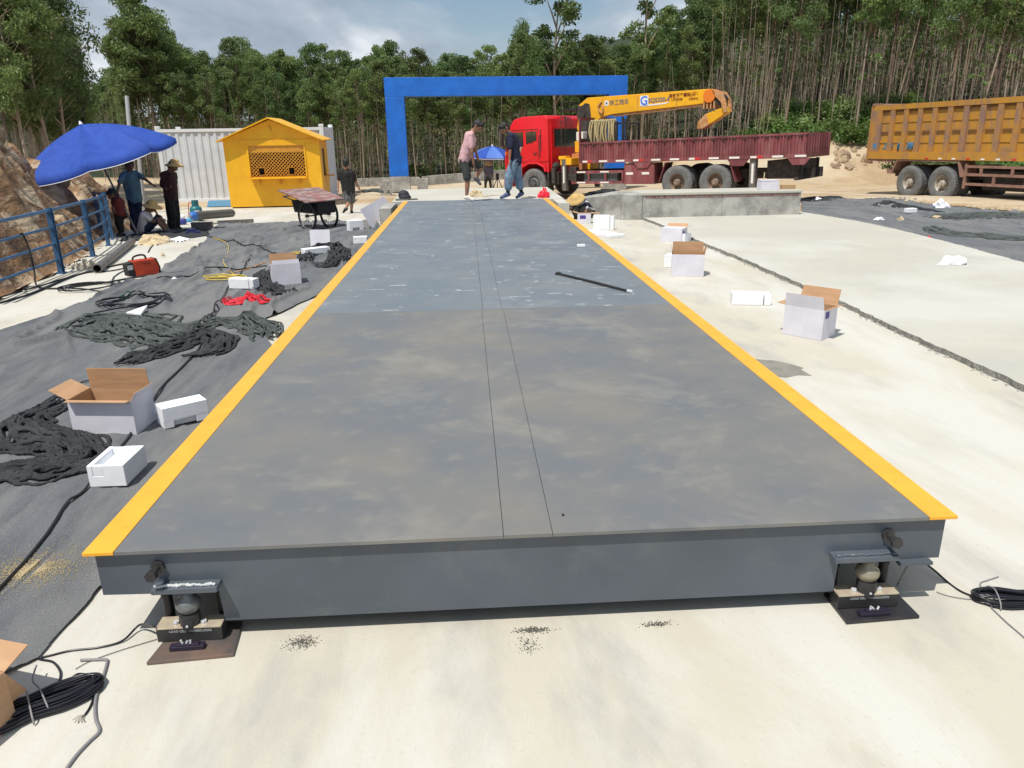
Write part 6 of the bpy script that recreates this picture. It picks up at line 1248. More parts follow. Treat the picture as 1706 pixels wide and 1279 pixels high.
mb = MB(); mb.prism([(bx0 + .0, 3.40), (bx0 + .14, 3.70), (bx0 + .34, 3.84), (bx0 + .52, 3.80), (bx0 + .56, 3.62), (bx0 + .62, 3.20), (bx0 + .52, 3.06), (bx0 + .2, 3.20)], 1, 1.064, 1.079); mb.build('pivot_plate', m_chas, boom)
m_txb = mat('blue_lettering', (.03, .16, .75), rough=.5); m_txw = mat('white_lettering', (.75, .78, .82), rough=.5); m_txr = mat('dark_red_lettering', (.16, .02, .01), rough=.5); m_txg = mat('grey_lettering', (.16, .17, .22), rough=.5)
tilt = -.015
def bt(s_, x, z, size, m, **k): return text('lettering', s_, size, m, boom, (x, 1.0718, z), (PI / 2, -.0175 - .012, 0), .0015, **k)
mb = MB(); mb.prism([(3.98, 3.68), (5.15, 3.76), (4.95, 3.70), (4.05, 3.64)], 1, 1.074, 1.078); mb.box((3.98, 1.074, 3.66), (4.3, 1.0785, 4.00)); mb.build('decal', m_txw, boom)
mb = MB(); mb.cyl((2.62, 1.079, 3.80), (2.62, 1.073, 3.80), .095, n=20); mb.build('round_badge', m_txw, boom); mb = MB(); mb.cyl((2.62, 1.073, 3.80), (2.62, 1.071, 3.80), .045, n=16); mb.build('badge_centre', m_txg, boom)
o = bt('徐工随车', 2.74, 3.74, .20, m_txg); o = bt('G', 3.99, 3.70, .40, m_txb, bold=.006); o.location.y -= .001; bt('SQS300-4', 4.30, 3.77, .20, m_txg, bold=.003)
bt('吊臂下严禁站人', 5.08, 3.90, .135, m_txr, bold=.003); bt('13975588', 5.16, 3.79, .11, m_txr); bt('G1', 5.98, 3.95, .14, m_txr); bt('注意安全', 5.82, 3.80, .085, m_txr)
# bed
B0, B1 = 2.12, 10.15; zb0, zb1 = 1.24, 1.97
mb = MB(); mb.box((B0, .02, zb0), (B1, 2.48, zb0 + .12)); mb.build('bed_floor', m_mar, tk)
def side(y0, y1, sgn):
    mb = MB(); n = 78; w_ = (B1 - B0) / n; P = []
    for i in range(n): x = B0 + i * w_; P += [(x, 0), (x + w_ * .35, 0), (x + w_ * .5, .03), (x + w_ * .85, .03)]
    P.append((B1, 0)); k = len(P); y = y0; mb.add([(x, y + sgn * dy, zb0 + .12) for x, dy in P] + [(x, y + sgn * dy, zb1 - .06) for x, dy in P], [(i, i + 1, k + i + 1, k + i) for i in range(k - 1)]); s_ = mb.build('side_board', m_mar, tk)
    mb = MB(); a, b = sorted((y0 - sgn * .01, y0 + sgn * .05)); mb.box((B0, a, zb1 - .06), (B1, b, zb1)); mb.box((B0, a, zb0 + .0), (B1, b, zb0 + .118)); mb.build('side_rail', m_mar, s_)
    if sgn > 0:
        for i in range(12):
            x = B0 + .12 + i * .69
            mb = MB(); mb.box((x, y0 - .016, zb0 + .03), (x + (.34 if i % 3 else .2), y0 - .0105, zb0 + .09)); mb.build('reflector', m_refw, s_)
            if i % 3 == 0: mb = MB(); mb.box((x + .21, y0 - .016, zb0 + .03), (x + .38, y0 - .0105, zb0 + .09)); mb.build('reflector', m_refr, s_)
        for x in (4.65, 8.05, 9.95): mb = MB(); mb.prism([(x - .35, zb0 - .001), (x + .35, zb0 - .001), (x + .18, zb0 - .2), (x - .18, zb0 - .2)], 1, y0 - .0, y0 + .03); mb.build('hinge_plate', m_mar, s_)
        for i in range(24): x = B0 + .2 + i * .345; mb = MB(); mb.box((x, y0 - .03, zb1 - .10), (x + .12, y0 - .0105, zb1 - .065)); mb.build('latch', m_chas, s_)
side(.02, .07, 1); side(2.48, 2.43, -1)
mb = MB(); mb.box((B1 - .05, .08, zb0 + .12), (B1, 2.42, zb1))
for i in range(9): mb.box((B1 + .001, .15 + i * .26, zb0 + .14), (B1 + .03, .21 + i * .26, zb1 - .02))
mb.build('tailgate', m_mar, tk)
mb = MB(); mb.box((B0 - .06, .05, zb0), (B0 - .005, .14, 2.82)); mb.box((B0 - .06, 2.36, zb0), (B0 - .005, 2.45, 2.82)); mb.box((B0 - .06, .14, 2.72), (B0 - .005, 2.36, 2.82)); mb.box((B0 - .05, .14, zb0), (B0 - .02, 2.36, 2.1)); mb.build('headboard', m_mar, tk)
mb = MB()
for x in (B0 + .12, B0 + 1.28): mb.box((x, .35, zb0 + .13), (x + .07, .42, 2.62)); mb.box((x, 2.0, zb0 + .13), (x + .07, 2.07, 2.62))
mb.tube([(B0 + .15, .38, 2.60), (B0 + 1.32, .38, 2.60)], .03, 6); mb.tube([(B0 + .15, 2.03, 2.60), (B0 + 1.32, 2.03, 2.60)], .03, 6); mb.tube([(B0 + .155, .38, 2.56), (B0 + .155, 2.03, 2.56)], .03, 6); mb.tube([(B0 + 1.315, .38, 2.56), (B0 + 1.315, 2.03, 2.56)], .03, 6); rk = mb.build('rope_rack', m_steeld, tk)
for x, zt in ((1.5, 2.78), (1.62, 2.70)): mb = MB(); mb.cyl((B0 + x, .5, 1.4), (B0 + x, .5, zt), .05, n=10); mb.build('stake_post', m_steeld, tk)
random.seed(8)
for i in range(11):
    x = B0 + .26 + i * .095; mb = MB(); mb.tube(smooth_path([(x, .36, 2.64), (x + random.uniform(-.05, .05), .30, 2.3), (x + random.uniform(-.06, .06), .31, 1.9), (x + random.uniform(-.06, .06), .36, 1.5), (x + .05, .42, 1.45), (x + random.uniform(-.03, .05), .46, 2.0), (x + .045, .42, 2.64)], 4, True), .034, 6, closed=True); mb.build('rope_coil', m_rope, tk, smooth=True)
# underbody
def guard(x0, x1, z0, z1, m=None, bars=3):
    mb = MB(); mb.box((x0, .05, z1 - .09), (x1, .09, z1)); mb.box((x0, .05, z0), (x1, .09, z0 + .09))
    for i in range(bars + 1): x = x0 + (x1 - x0 - .07) * i / bars; mb.box((x, .052, z0 + .091), (x + .07, .088, z1 - .091))
    g_ = mb.build('side_guard', m or m_mar, tk)
    for i in range(2):
        for z in (z0 + .02, z1 - .07): mb = MB(); x = x0 + .25 + i * (x1 - x0) * .45; mb.box((x, .043, z), (x + .36, .049, z + .05)); mb.build('reflector', m_refw, g_)
guard(1.72, 3.9, .52, .98)
mb = MB(); mb.box((3.92, .06, .50), (5.10, .70, 1.20)); mb.build('locker_box', m_mar, tk, bevel=.015)
for x in (4.0, 4.62): mb = MB(); mb.box((x, .052, .82), (x + .28, .058, .90)); mb.build('sticker', m_refw, tk)
mb = MB(); mb.box((2.2, .15, .55), (3.6, .6, .93)); mb.build('fuel_tank', m_rimg, tk, bevel=.04)
for x in (WB - .68, WB + 2.02): mb = MB(); s_ = -1 if x < WB else 1; mb.hexa([(x, .04, .55), (x + .04, .04, .55), (x + .04, .62, .55), (x, .62, .55), (x - s_ * .22, .04, 1.2), (x + .04 - s_ * .22, .04, 1.2), (x + .04 - s_ * .22, .62, 1.2), (x - s_ * .22, .62, 1.2)]); mb.build('mud_flap', m_mar, tk)
mb = MB(); mb.box((8.42, .06, .3), (8.62, .26, 1.24)); l_ = mb.build('rear_outrigger', m_pipe, tk, bevel=.01); mb = MB(); mb.box((8.49, .052, .5), (8.56, .058, 1.1)); mb.build('white_stripe', m_refw, l_)
mb = MB(); mb.box((8.9, .3, .62), (9.9, 2.2, 1.18)); mb.build('spare_carrier', m_chas, tk)
mb = MB(); mb.box((9.85, .35, .65), (9.95, .45, 1.2)); mb.box((9.85, 2.05, .65), (9.95, 2.15, 1.2)); mb.box((9.82, .1, .58), (9.94, 2.4, .68)); mb.build('rear_bumper', m_chas, tk)
# ================================================================== DUMP TRUCK
m_dy = mat('faded_ochre_paint', (.50, .25, .03), (.44, .22, .04), (.34, .19, .09), scale=1.8, rough=.6, lo=.4, hi=.65, stretch=(1, 1, .5), c3s=1.3, c3lo=.52, c3hi=.64)
m_dyr = mat('rusty_rib_paint', (.42, .21, .05), (.26, .16, .12), scale=2.2, rough=.7, lo=.42, hi=.6, stretch=(1, 1, .6))
m_pbr = mat('pink_brown_paint', (.30, .17, .13), (.22, .12, .09), scale=5, rough=.7)
w1 = D(1508, 332, 27.05); w2 = D(1562.9, 333, 25.7); av = math.radians(72 + 3.4); ex = Vector((math.cos(av), -math.sin(av), 0))
mid = (w1 + w2) / 2; gz_ = h(mid.x, mid.y); o_ = Vector((mid.x, mid.y, mid.z)) - ex * .7
dk = empty('dump_truck', tuple(o_), rot=(0, -.012, -av), label='big dusty ochre dump truck with ribbed tipper body at the right edge', cat='dump truck')
WR2 = .56
for x, rm in ((0, m_rimc), (1.40, m_rimc), (6.2, m_rimc)):
    for sd_ in (0, 1):
        y = .17 if sd_ == 0 else 2.33; w = wheel(dk, x, y, WR2, WR2, .31, .28, rm, True)
        if sd_: w.rotation_euler = (0, 0, PI)
        if x < 3: w2_ = tyre_bm(WR2, .31, .28).build('inner_tyre', m_tyre, dk); w2_.location = (x, y + (.35 if sd_ == 0 else -.35), WR2)
mb = MB(); mb.box((-1.4, .75, .7), (7.4, .97, 1.1)); mb.box((-1.4, 1.53, .7), (7.4, 1.75, 1.1)); mb.box((-.1, .3, .5), (.1, 2.2, .7)); mb.box((1.3, .3, .5), (1.5, 2.2, .7)); mb.box((2.6, .5, .4), (4.4, 2.0, 1.0)); mb.build('chassis', m_chas, dk)
X0, X1, Z0, Z1 = -2.10, 5.5, 1.43, 3.20
body = MB(); body.box((X0 + .02, .10, Z0), (X1, .16, Z1 - .12)); body.box((X0 + .02, 2.34, Z0), (X1, 2.40, Z1 - .12)); body.box((X0 + .02, .161, Z0), (X1, 2.339, Z0 + .06)); body.box((X1 - .06, .161, Z0 + .061), (X1, 2.339, Z1)); bd = body.build('tipper_body', m_dy, dk)
for (y0, y1) in ((.02, .0995), (2.4005, 2.48)):
    mb = MB(); mb.box((X0 + .02, y0, Z1 - .17), (X1, y1 + (.05 if y0 < 1 else 0), Z1)); mb.box((X0 + .02, y0 - .01, Z0 - .10), (X1, y1, Z0 + .16)); mb.build('body_rail', m_dy, bd)
    mb = MB(); mb.box((X0 + .02, y0, Z0 + .161), (X0 + .46, y1, Z1 - .171)); mb.build('corner_panel', m_dyr, bd)
pitch = .62; x = X0 + .46; i = 0
while x < X1 - .3:
    for (y0, y1) in ((.03, .0995), (2.4005, 2.47)):
        mb = MB(); a = x + .40; mb.box((a, y0, Z0 + .161), (a + .20, y1, Z1 - .171)); mb.build('rib', m_dyr, bd)
    if True:
        for zt in (Z1 - .172, Z0 + .86):
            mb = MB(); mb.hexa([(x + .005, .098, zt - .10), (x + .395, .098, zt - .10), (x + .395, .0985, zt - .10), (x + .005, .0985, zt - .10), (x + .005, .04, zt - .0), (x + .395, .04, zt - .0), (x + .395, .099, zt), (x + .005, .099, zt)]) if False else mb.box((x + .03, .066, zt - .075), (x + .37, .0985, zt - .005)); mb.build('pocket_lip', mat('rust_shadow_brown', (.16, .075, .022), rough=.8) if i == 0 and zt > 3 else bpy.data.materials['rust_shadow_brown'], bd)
        mb = MB(); mb.box((x + .0, .078, Z0 + .46), (x + .40, .0985, Z0 + .53)); mb.box((x + .0, .078, Z0 + 1.16), (x + .40, .0985, Z0 + 1.22)); mb.build('panel_swage', m_dy, bd)
    x += pitch; i += 1
mb = MB(); mb.box((X0 - .06, .0, Z0 - .17), (X0 + .015, 2.5, Z1 - .02)); mb.build('tailgate', m_dyr, bd)
mb = MB(); mb.cyl((X0 + .02, -.01, Z1 + .02), (X0 + .02, 2.5, Z1 + .02), .05, n=12); mb.box((X0 - .05, .03, Z1 + .0), (X0 + .3, .12, Z1 + .08)); mb.build('tailgate_hinge', m_pbr, bd)
mb = MB(); mb.box((X0 + .02, .03, Z0 - .19), (X0 + .5, .12, Z0 - .102)); mb.box((X0 + .5, .04, Z0 - .2), (X0 + 1.2, .10, Z0 - .102)); mb.build('lower_lip', m_pbr, bd)
for i in range(9): mb = MB(); xx = .6 + i * .55; mb.box((xx, .004, Z0 - .08), (xx + .14, .0095, Z0 - .03)); mb.build('reflector', m_refw if i % 3 else m_refr, bd)
m_spr = mat('sprayed_blue', (.06, .22, .42), (.10, .20, .30), scale=12, rough=.7)
mb = MB(); mb.cyl((X0 + .28, .0198, Z0 + .36), (X0 + .28, .015, Z0 + .36), .10, n=18); mb.build('sprayed_dot', m_spr, bd)
text('lettering', '工程', .27, m_spr, bd, (X0 + .62, .095, Z0 + .26), (PI / 2, 0, 0), .006, bold=.012, sx=.9); text('lettering', '鑫', .25, m_spr, bd, (X0 + 1.34, .070, Z0 + .26), (PI / 2, 0, 0), .03, bold=.012); text('lettering', '川', .25, m_spr, bd, (X0 + 1.78, .070, Z0 + .27), (PI / 2, 0, 0), .03, bold=.012)
mb = MB(); mb.hexa([(-.85, .03, .95), (-.78, .03, .95), (-.78, .7, .95), (-.85, .7, .95), (-.70, .03, 1.30), (-.62, .03, 1.30), (-.62, .7, 1.30), (-.70, .7, 1.30)]); mb.box((-.66, .03, 1.27), (2.0, .7, 1.315)); mb.hexa([(2.1, .03, .80), (2.2, .03, .80), (2.2, .7, .80), (2.1, .7, .80), (1.92, .03, 1.30), (2.0, .03, 1.30), (2.0, .7, 1.30), (1.92, .7, 1.30)]); mb.build('mudguard', m_pbr, dk)
mb = MB(); mb.tube([(X0 + .6, .5, 1.28), (-.95, .4, .92)], .03, 6); mb.box((-1.15, .1, .82), (-.9, .6, .98)); mb.build('tail_bracket', m_pbr, dk)
mb = MB()
for z in (.55, .85, 1.10): mb.box((2.3, .04, z), (5.4, .10, z + .08))
mb.box((2.24, .03, .45), (2.32, .11, 1.22))
for i, xx in enumerate((2.8, 3.3, 3.9, 4.4, 4.95)): mb.box((xx, .045, .631 if i % 2 else .931), (xx + .09, .095, .849 if i % 2 else 1.099))
mb.build('side_guard', m_pbr, dk)
mb = MB(); mb.prism([(7.3, .6), (7.35, 1.5), (7.0, 3.0), (5.75, 3.0), (5.6, 1.2), (5.6, .6)], 1, .05, 2.45); cb = mb.build('cab', m_dy, dk, bevel=.05); mb = MB(); mb.prism([(6.2, 1.9), (6.2, 2.6), (6.9, 2.6), (7.1, 1.9)], 1, .03, .052); mb.build('side_window', m_glass, cb)
# spoil strip between the sheet and the dump truck, stone pile behind
mb = MB(); random.seed(33)
for (pa, pb, n, sz) in (((1440, 331), (1520, 334), 120, .05), ((1520, 334), (1600, 346), 260, .07), ((1600, 344), (1660, 352), 200, .09), ((1640, 345), (1720, 356), 260, .10)):
    A_, B_ = T(*pa), T(*pb)
    for i in range(n):
        q = A_.lerp(B_, random.random()); r = random.uniform(.2, 1) * sz; x = q.x + random.gauss(0, .12); y = q.y + random.gauss(0, .12); mb.ell((x, y, h(x, y) + .03 + r * .2), (r, r * .8, r * .6), 6, 4)
tag(mb.build('gravel_spill', m_sand), kind='stuff')
random.seed(44)
for i in range(42):
    px = random.uniform(1385, 1450); py = random.uniform(240, 285); q = T(px, py); r = random.uniform(.08, .34); o = bpy.data.objects.new('rock', RM[i % 5]); COL.objects.link(o); o.location = q + Vector((0, 0, r * .1)); o.scale = (r, r * .8, r * .6); o.rotation_euler = [random.uniform(0, 6) for _ in range(3)]; tag(o, 'pale rock on the sandy bank between the crane truck and the dump truck', 'rock', 'rocks on the sandy bank')
# ================================================================== WOOD
m_leaf = [mat('leaf_green_a', (.165, .240, .078), (.105, .175, .056), scale=.9, rough=.5, trans=.42, rand=.30, lo=.3, hi=.7), mat('leaf_green_b', (.205, .275, .088), (.14, .205, .064), scale=.9, rough=.5, trans=.42, rand=.30, lo=.3, hi=.7)]
m_bright = mat('bright_leaf', (.13, .22, .045), (.09, .17, .035), scale=1.5, rough=.5, trans=.3, rand=.2)
m_dry = mat('dry_leaf', (.12, .12, .05), (.075, .085, .03), (.18, .14, .075), scale=2.5, rough=.7, trans=.2, rand=.2)
m_bark = mat('pale_bark', (.36, .30, .23), (.24, .19, .14), scale=3, rough=.85, stretch=(1, 1, .3), rand=.35); m_barkd = mat('brown_bark', (.22, .155, .115), (.14, .10, .075), scale=3, rough=.9, stretch=(1, 1, .3), rand=.35)
rng = np.random.default_rng(7)
def leaf_quads(C, n_per, rad, size, droop=.5, asp=.45):
    C = np.array(C); rad = np.array(rad); k = len(C); n = n_per * k
    idx = np.repeat(np.arange(k), n_per); d = rng.normal(size=(n, 3)); d /= np.linalg.norm(d, axis=1)[:, None]; r = rng.random(n) ** .45
    P = C[idx] + d * (rad[idx] * r)[:, None] * np.array([1, 1, .8])
    a = rng.normal(size=(n, 3)); a[:, 2] -= droop * 2; a /= np.linalg.norm(a, axis=1)[:, None]; b = np.cross(a, rng.normal(size=(n, 3))); b /= np.linalg.norm(b, axis=1)[:, None]
    s = size * (.6 + .8 * rng.random(n)); a = a * (s / 2)[:, None]; b = b * (s * asp / 2)[:, None]
    V = np.stack([P - a, P + b * .9 - a * .1, P + a, P - b * .9 + a * .1], 1).reshape(-1, 3); F = np.arange(n * 4).reshape(-1, 4); return V, F
def tree_meshes(kind, seed):
    rs = random.Random(seed); mb = MB(); H = 10.0
    lean = (rs.uniform(-.35, .35), rs.uniform(-.2, .2)); bend = (rs.uniform(-.25, .25), rs.uniform(-.25, .25))
    def tp(t): return Vector((lean[0] * t + bend[0] * math.sin(t * 3), lean[1] * t + bend[1] * math.sin(t * 2.6), H * t))
    r0 = {'bushy': .07, 'tall': .062, 'open': .09, 'left': .09}[kind]
    mb.tube([tp(t / 10) for t in range(11)], [r0 * (1 - .82 * t / 10) for t in range(11)], 7)
    C = []; Rd = []
    if kind in ('bushy', 'left'):
        lo = .50 if kind == 'bushy' else .34
        for i in range(44):
            t = lo + (1 - lo) * (i + rs.random()) / 44; a = rs.uniform(0, 6.28); w = ((1.25 if kind == 'bushy' else 1.7) * math.sin(PI * min(1, (1.04 - t) / (1.04 - lo) * .80 + .06)) ** .9); L_ = w * rs.uniform(.35, 1); p0 = tp(max(.1, t - .09)); p1 = tp(t) + Vector((math.cos(a) * L_, math.sin(a) * L_, rs.uniform(-.1, .15)))
            mb.tube([p0, (p0 + p1) / 2 + Vector((0, 0, -.06)), p1], [.022, .014, .005], 4); C.append(p1); Rd.append(rs.uniform(.32, .58) * (1.15 if kind == 'left' else 1))
        C.append(tp(1.0)); Rd.append(.38)
        V, F = leaf_quads(C, 170, Rd, .165)
    elif kind == 'tall':
        for i in range(24):
            t = .62 + .38 * (i + rs.random()) / 24; a = rs.uniform(0, 6.28); w = 1.25 * math.sin(PI * min(1, (1.04 - t) / .42 * .75 + .1)) ** .7; L_ = w * rs.uniform(.3, 1); p0 = tp(max(.1, t - .10)); p1 = tp(t) + Vector((math.cos(a) * L_, math.sin(a) * L_, rs.uniform(-.1, .2)))
            mb.tube([p0, p1], [.022, .005], 4); C.append(p1); Rd.append(rs.uniform(.30, .55))
        C.append(tp(1.0)); Rd.append(.35); V, F = leaf_quads(C, 150, Rd, .165); C2 = []; R2 = []
        for i in range(9):
            t = rs.uniform(.25, .62); a = rs.uniform(0, 6.28); L_ = rs.uniform(.4, 1.0); p0 = tp(t); p1 = p0 + Vector((math.cos(a) * L_, math.sin(a) * L_, rs.uniform(.1, .6))); mb.tube([p0, p1], [.014, .004], 3)
            if rs.random() < .55: C2.append(p1); R2.append(rs.uniform(.15, .3))
        if C2: V2, F2 = leaf_quads(C2, 22, R2, .17); F = np.vstack([F, F2 + len(V)]); V = np.vstack([V, V2])
    else:
        for i in range(9):
            t = .55 + .45 * i / 8; a = i * 2.4 + rs.uniform(-.4, .4); L_ = rs.uniform(.7, 1.5) * (1.25 - t * .7); p0 = tp(t - .16); p1 = tp(t) + Vector((math.cos(a) * L_, math.sin(a) * L_ * .6, 0)); mb.tube([p0, (p0 + p1) / 2 + Vector((0, 0, .05)), p1], [.04, .025, .01], 5)
            for k in range(4): q = p1 + Vector((rs.uniform(-.35, .35), rs.uniform(-.3, .3), rs.uniform(-.25, .4))); C.append(q); Rd.append(rs.uniform(.2, .42)); mb.tube([p1, q], [.01, .004], 3)
        V, F = leaf_quads(C, 85, Rd, .19)
    t_ = mb.build('trunk', m_bark if kind != 'tall' or seed % 2 else m_barkd, smooth=True, fix=False); c_ = np_mesh('crown', m_leaf[seed % 2], V, F)
    a, b = t_.data, c_.data; bpy.data.objects.remove(t_); bpy.data.objects.remove(c_); return a, b
TM = {k: [tree_meshes(k, s + o) for s in range(n)] for k, n, o in (('bushy', 7, 0), ('tall', 6, 20), ('open', 2, 40), ('left', 3, 60))}
def tree(kind, v, px, dep, top, label, group=None, ws=1.0, brt=False, base=None, tilt=0):
    p = D(px, 222, dep); x, y = p.x, p.y; z = h(x, y) if base is None else base(x, y); zt = D(px, top, dep).z; H = max(3, zt - z); s = H / 10
    r = empty('eucalyptus_tree', (x, y, z - .1), random.uniform(0, 6.28), label, 'tree', group, rot=(random.gauss(0, .015) , tilt + random.gauss(0, .02), 0)); r.rotation_mode = 'XYZ'
    tr, cw = TM[kind][v % len(TM[kind])]; w = s ** .55 * ws
    a0 = random.uniform(0, 6.28)
    for nm, me in (('trunk', tr), ('crown', cw)):
        o = bpy.data.objects.new(nm, me); COL.objects.link(o); o.parent = r; o.scale = (w, w, s); o.rotation_euler = (0, 0, a0)
        if brt and nm == 'crown': o.material_slots[0].link = 'OBJECT'; o.material_slots[0].material = m_bright
    return r
SKY = ([-80, 135, 145, 165, 195, 205, 218, 232, 262, 285, 300, 318, 345, 372, 392, 412, 430, 448, 480, 505, 522, 540, 560, 585, 610, 632, 652, 668, 690, 715, 740, 760, 790, 815, 838, 850, 870, 888, 905, 925, 945, 962, 985, 1003, 1030, 1048, 1070, 1098, 1120, 1150, 1180, 1230, 1760],
       [150, 150, 135, 140, 138, 120, 75, 35, 6, 40, 72, 92, 84, 98, 80, 64, 78, 95, 88, 100, 78, 82, 104, 88, 108, 76, 70, 95, 82, 100, 96, 92, 102, 80, 96, 100, 44, 60, 84, 90, 80, 58, 72, 54, 74, 80, 70, 12, 40, 20, -20, -60, -90])
random.seed(101); cnt = 0
GC = ('dense bushy eucalyptus in the even row of trees behind the blue gateway and hut', 'trees behind the gateway')
GM = ('slim eucalyptus with narrow crown in the wood between the gateway and the crane boom tip', 'trees behind the crane truck')
GRr = ('tall bare-stemmed eucalyptus packed in the dark wood behind the maroon and ochre trucks', 'trees behind the dump truck')
def reg(px): return GC if px < 870 else GM if px < 1180 else GRr
px = 208
while px < 870:      # skyline row
    dep = random.uniform(44, 47); tree('bushy', random.randrange(7), px, dep, lerp(px, SKY) + random.uniform(-2, 6), *reg(px), ws=.95); px += random.uniform(17, 24)
px = 876
while px < 1180:
    tree('bushy' if random.random() < .6 else 'tall', random.randrange(7), px, random.uniform(42, 46), lerp(px, SKY) + random.uniform(-2, 8), *reg(px), ws=1.0); px += random.uniform(15, 22)
px = 215
while px < 1180:     # lower front row
    tree('tall' if random.random() < .65 else 'bushy', random.randrange(7), px, random.uniform(40, 43), lerp(px, SKY) + random.uniform(14, 50), *reg(px), ws=.85); px += random.uniform(17, 28)
px = 225
while px < 1180:     # behind
    tree('bushy', random.randrange(7), px, random.uniform(50, 56), lerp(px, SKY) + random.uniform(6, 22), *reg(px), ws=1.1); px += random.uniform(34, 48)
px = 1184
while px < 1740:
    tree('tall', random.randrange(6), px, random.uniform(41.5, 48) , lerp(px, SKY) + random.uniform(-60, 30), *GRr, ws=.95, tilt=random.gauss(.02, .03)); px += random.uniform(8.5, 15)
px = 1190
while px < 1740:
    tree('tall', random.randrange(6), px, random.uniform(49, 58), lerp(px, SKY) + random.uniform(-30, 50), *GRr, ws=1.1, tilt=random.gauss(.01, .03)); px += random.uniform(12, 20)
for i, (px, dep, top) in enumerate(((-30, 27, -90), (-8, 29, -60), (8, 26, -110), (26, 30, -60), (44, 27, -90), (58, 31, -40), (72, 28, -70), (86, 32, -30), (98, 29, -45), (110, 31, 5), (122, 33, 30), (18, 33, -50), (-20, 34, -60), (66, 34, -30), (104, 35, 20), (128, 36, 70), (36, 25.5, -70), (82, 26.5, -20))):
    tree('left', i, px, dep, top, 'tall leafy eucalyptus in the clump above the earth bank at the left edge', 'trees above the earth bank', ws=.95, base=lambda x, y: max(h(x, y), bz(x, y)) if y < 30 else h(x, y))
for px, dep, top in ((148, 56, 138), (166, 58, 142), (186, 55, 134), (204, 57, 128), (176, 50, 158), (150, 47, 165)): tree('bushy', int(px), px, dep, top, 'low bright green tree in the gap left of the big tree cluster', 'bright trees in the gap', ws=1.3, brt=True)
tree('bushy', 1, 262, 41.5, 6, 'tallest bushy eucalyptus of the cluster above the white container', ws=1.35); tree('bushy', 3, 238, 42, 42, 'second tallest leafy eucalyptus left of the cluster peak', ws=1.2); tree('bushy', 5, 283, 42.5, 48, 'leafy eucalyptus on the right shoulder of the tall cluster', ws=1.2)
tree('open', 0, 932, 40.5, -18, 'tall open-crowned tree with separate leafy clumps against the sky above the gateway', ws=1.5); tree('open', 1, 1068, 41, -28, 'tall sparse tree whose dark upper branches cross the bright cloud', ws=1.3)
for i, (px, dep, top) in enumerate(((1305, 40, -60), (1425, 39.5, -90), (1468, 39.8, -80), (1618, 38.5, -60), (1640, 38.2, -50), (1690, 38, -90), (1580, 38.8, -40))):
    tree('tall', 20 + i, px, dep, top, ('pale trunked tall tree at the wood edge above the green shrub bank', 'slender pale tree rising right behind the rear edge of the dump truck', 'pale straight tree just right of the dump truck rear corner', 'leaning whitish tree above the middle of the dump truck body', 'whitish leaning tree crossing its neighbour above the dump truck', 'pale tree at the far right edge above the dump truck', 'thin pale tree left of the two crossing trees above the dump truck')[i], ws=1.15, tilt=(.0, .02, .03, .10, .13, .06, .02)[i])
# understorey: twigs, thin stems, dry leaves (nobody could count it)
V_, F_2, MI = [], [], []
ms = MB(); random.seed(55)
for i in range(2300):
    px = random.uniform(205, 1760) if i % 6 else random.uniform(-40, 210); dep = random.uniform(40, 58); p = D(px, 222, dep); z = h(p.x, p.y); H = random.uniform(1.5, 5.5) * (1.5 if px > 1180 else 1); dx = random.gauss(0, .25); dy = random.gauss(0, .2)
    ms.tube([(p.x, p.y, z - .1), (p.x + dx * .4, p.y + dy * .5, z + H * .5), (p.x + dx, p.y + dy, z + H)], [.020, .015, .007], 3, caps=False)
tag(ms.build('understorey_stems', m_bark, fix=False), kind='stuff')
C, Rr = [], []; C2, R2 = [], []
for i in range(2100):
    px = random.uniform(140, 1760); dep = random.uniform(40.5, 57); p = D(px, 222, dep); z = h(p.x, p.y); top = 3.4 if px < 1180 else 2.0 + 3 * random.random()
    (C if random.random() < .5 else C2).append((p.x, p.y, z + top * random.random() ** (.8 if px < 1180 else 1.6))); (Rr if len(Rr) < len(C) else R2).append(random.uniform(.3, .7))
V, F = leaf_quads(C, 16, Rr, .17); tag(np_mesh('understorey_leaves', m_dry, V, F), kind='stuff'); V, F = leaf_quads(C2, 16, R2, .17); tag(np_mesh('understorey_leaves', m_leaf[0], V, F), kind='stuff')
C, Rr = [], []
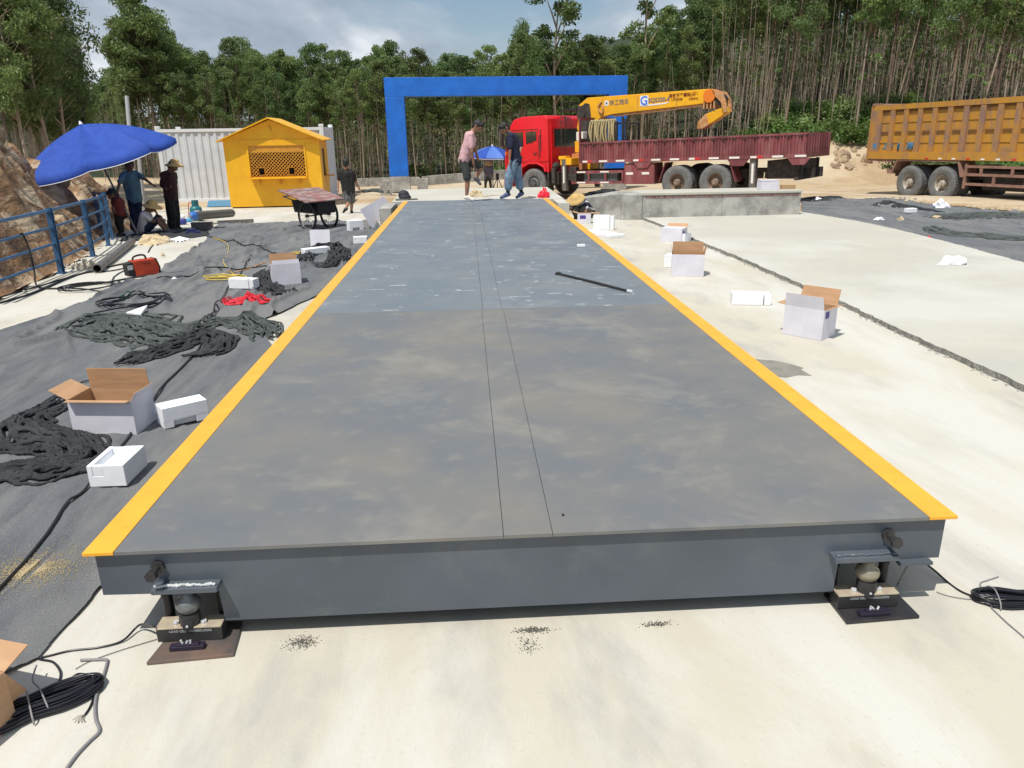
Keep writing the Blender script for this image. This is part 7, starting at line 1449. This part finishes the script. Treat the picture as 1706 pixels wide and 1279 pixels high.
for i in range(2600):
    px = random.uniform(-120, 1850); dep = random.uniform(60, 74); p = D(px, 222, dep); z = h(p.x, p.y); tz = D(px, lerp(px, SKY) + 34, dep).z; C.append((p.x, p.y, z + (tz - z) * random.random() ** .8)); Rr.append(random.uniform(.7, 1.5))
V, F = leaf_quads(C, 30, Rr, .42); tag(np_mesh('far_wood', m_leaf[0], V, F), kind='stuff')
# shrubs
def shrub_mesh(seed, m):
    rs = random.Random(seed); C = [(rs.gauss(0, .35), rs.gauss(0, .3), rs.uniform(.12, .8)) for _ in range(16)]; V, F = leaf_quads(C, 70, [rs.uniform(.2, .38) for _ in C], .12, droop=.1, asp=.6); o = np_mesh('shrub', m, V, F); me = o.data; bpy.data.objects.remove(o); return me
SM = [shrub_mesh(i, m_bright if i % 2 else m_leaf[1]) for i in range(4)]
def shrub(x, y, s, label, group=None):
    o = bpy.data.objects.new('shrub', SM[random.randrange(4)]); COL.objects.link(o); o.location = (x, y, h(x, y) - .05); o.scale = (s, s, s * random.uniform(.7, 1)); o.rotation_euler = (0, 0, random.uniform(0, 6)); tag(o, label, 'shrub', group)
random.seed(66)
for i in range(60):
    px = random.uniform(1275, 1500); dep = random.uniform(39.3, 44); p = D(px, 222, dep)
    shrub(p.x, p.y, random.uniform(.9, 1.7), 'leafy green shrub in the thicket on the bank between the two trucks', 'shrubs on the bank')
for i in range(34):
    px = random.uniform(1500, 1760); p = D(px, 222, random.uniform(33, 41)); shrub(p.x, p.y, random.uniform(.9, 1.6), 'green shrub showing above the dump truck body', 'shrubs behind the dump truck')
for px, dep, s in ((835, 41, 1.2), (822, 42, .9), (700, 43, 1.0), (1225, 40, .9), (1245, 41, 1.1)):
    p = D(px, 222, dep); shrub(p.x, p.y, s, {835: 'round bright shrub seen under the far parasol behind the navy shirted man', 822: 'small shrub beside the round one under the far parasol', 700: 'small green shrub on the right of the left gate column', 1225: 'small shrub above the maroon bed near its tail', 1245: 'larger shrub above the tail of the maroon bed'}[px])
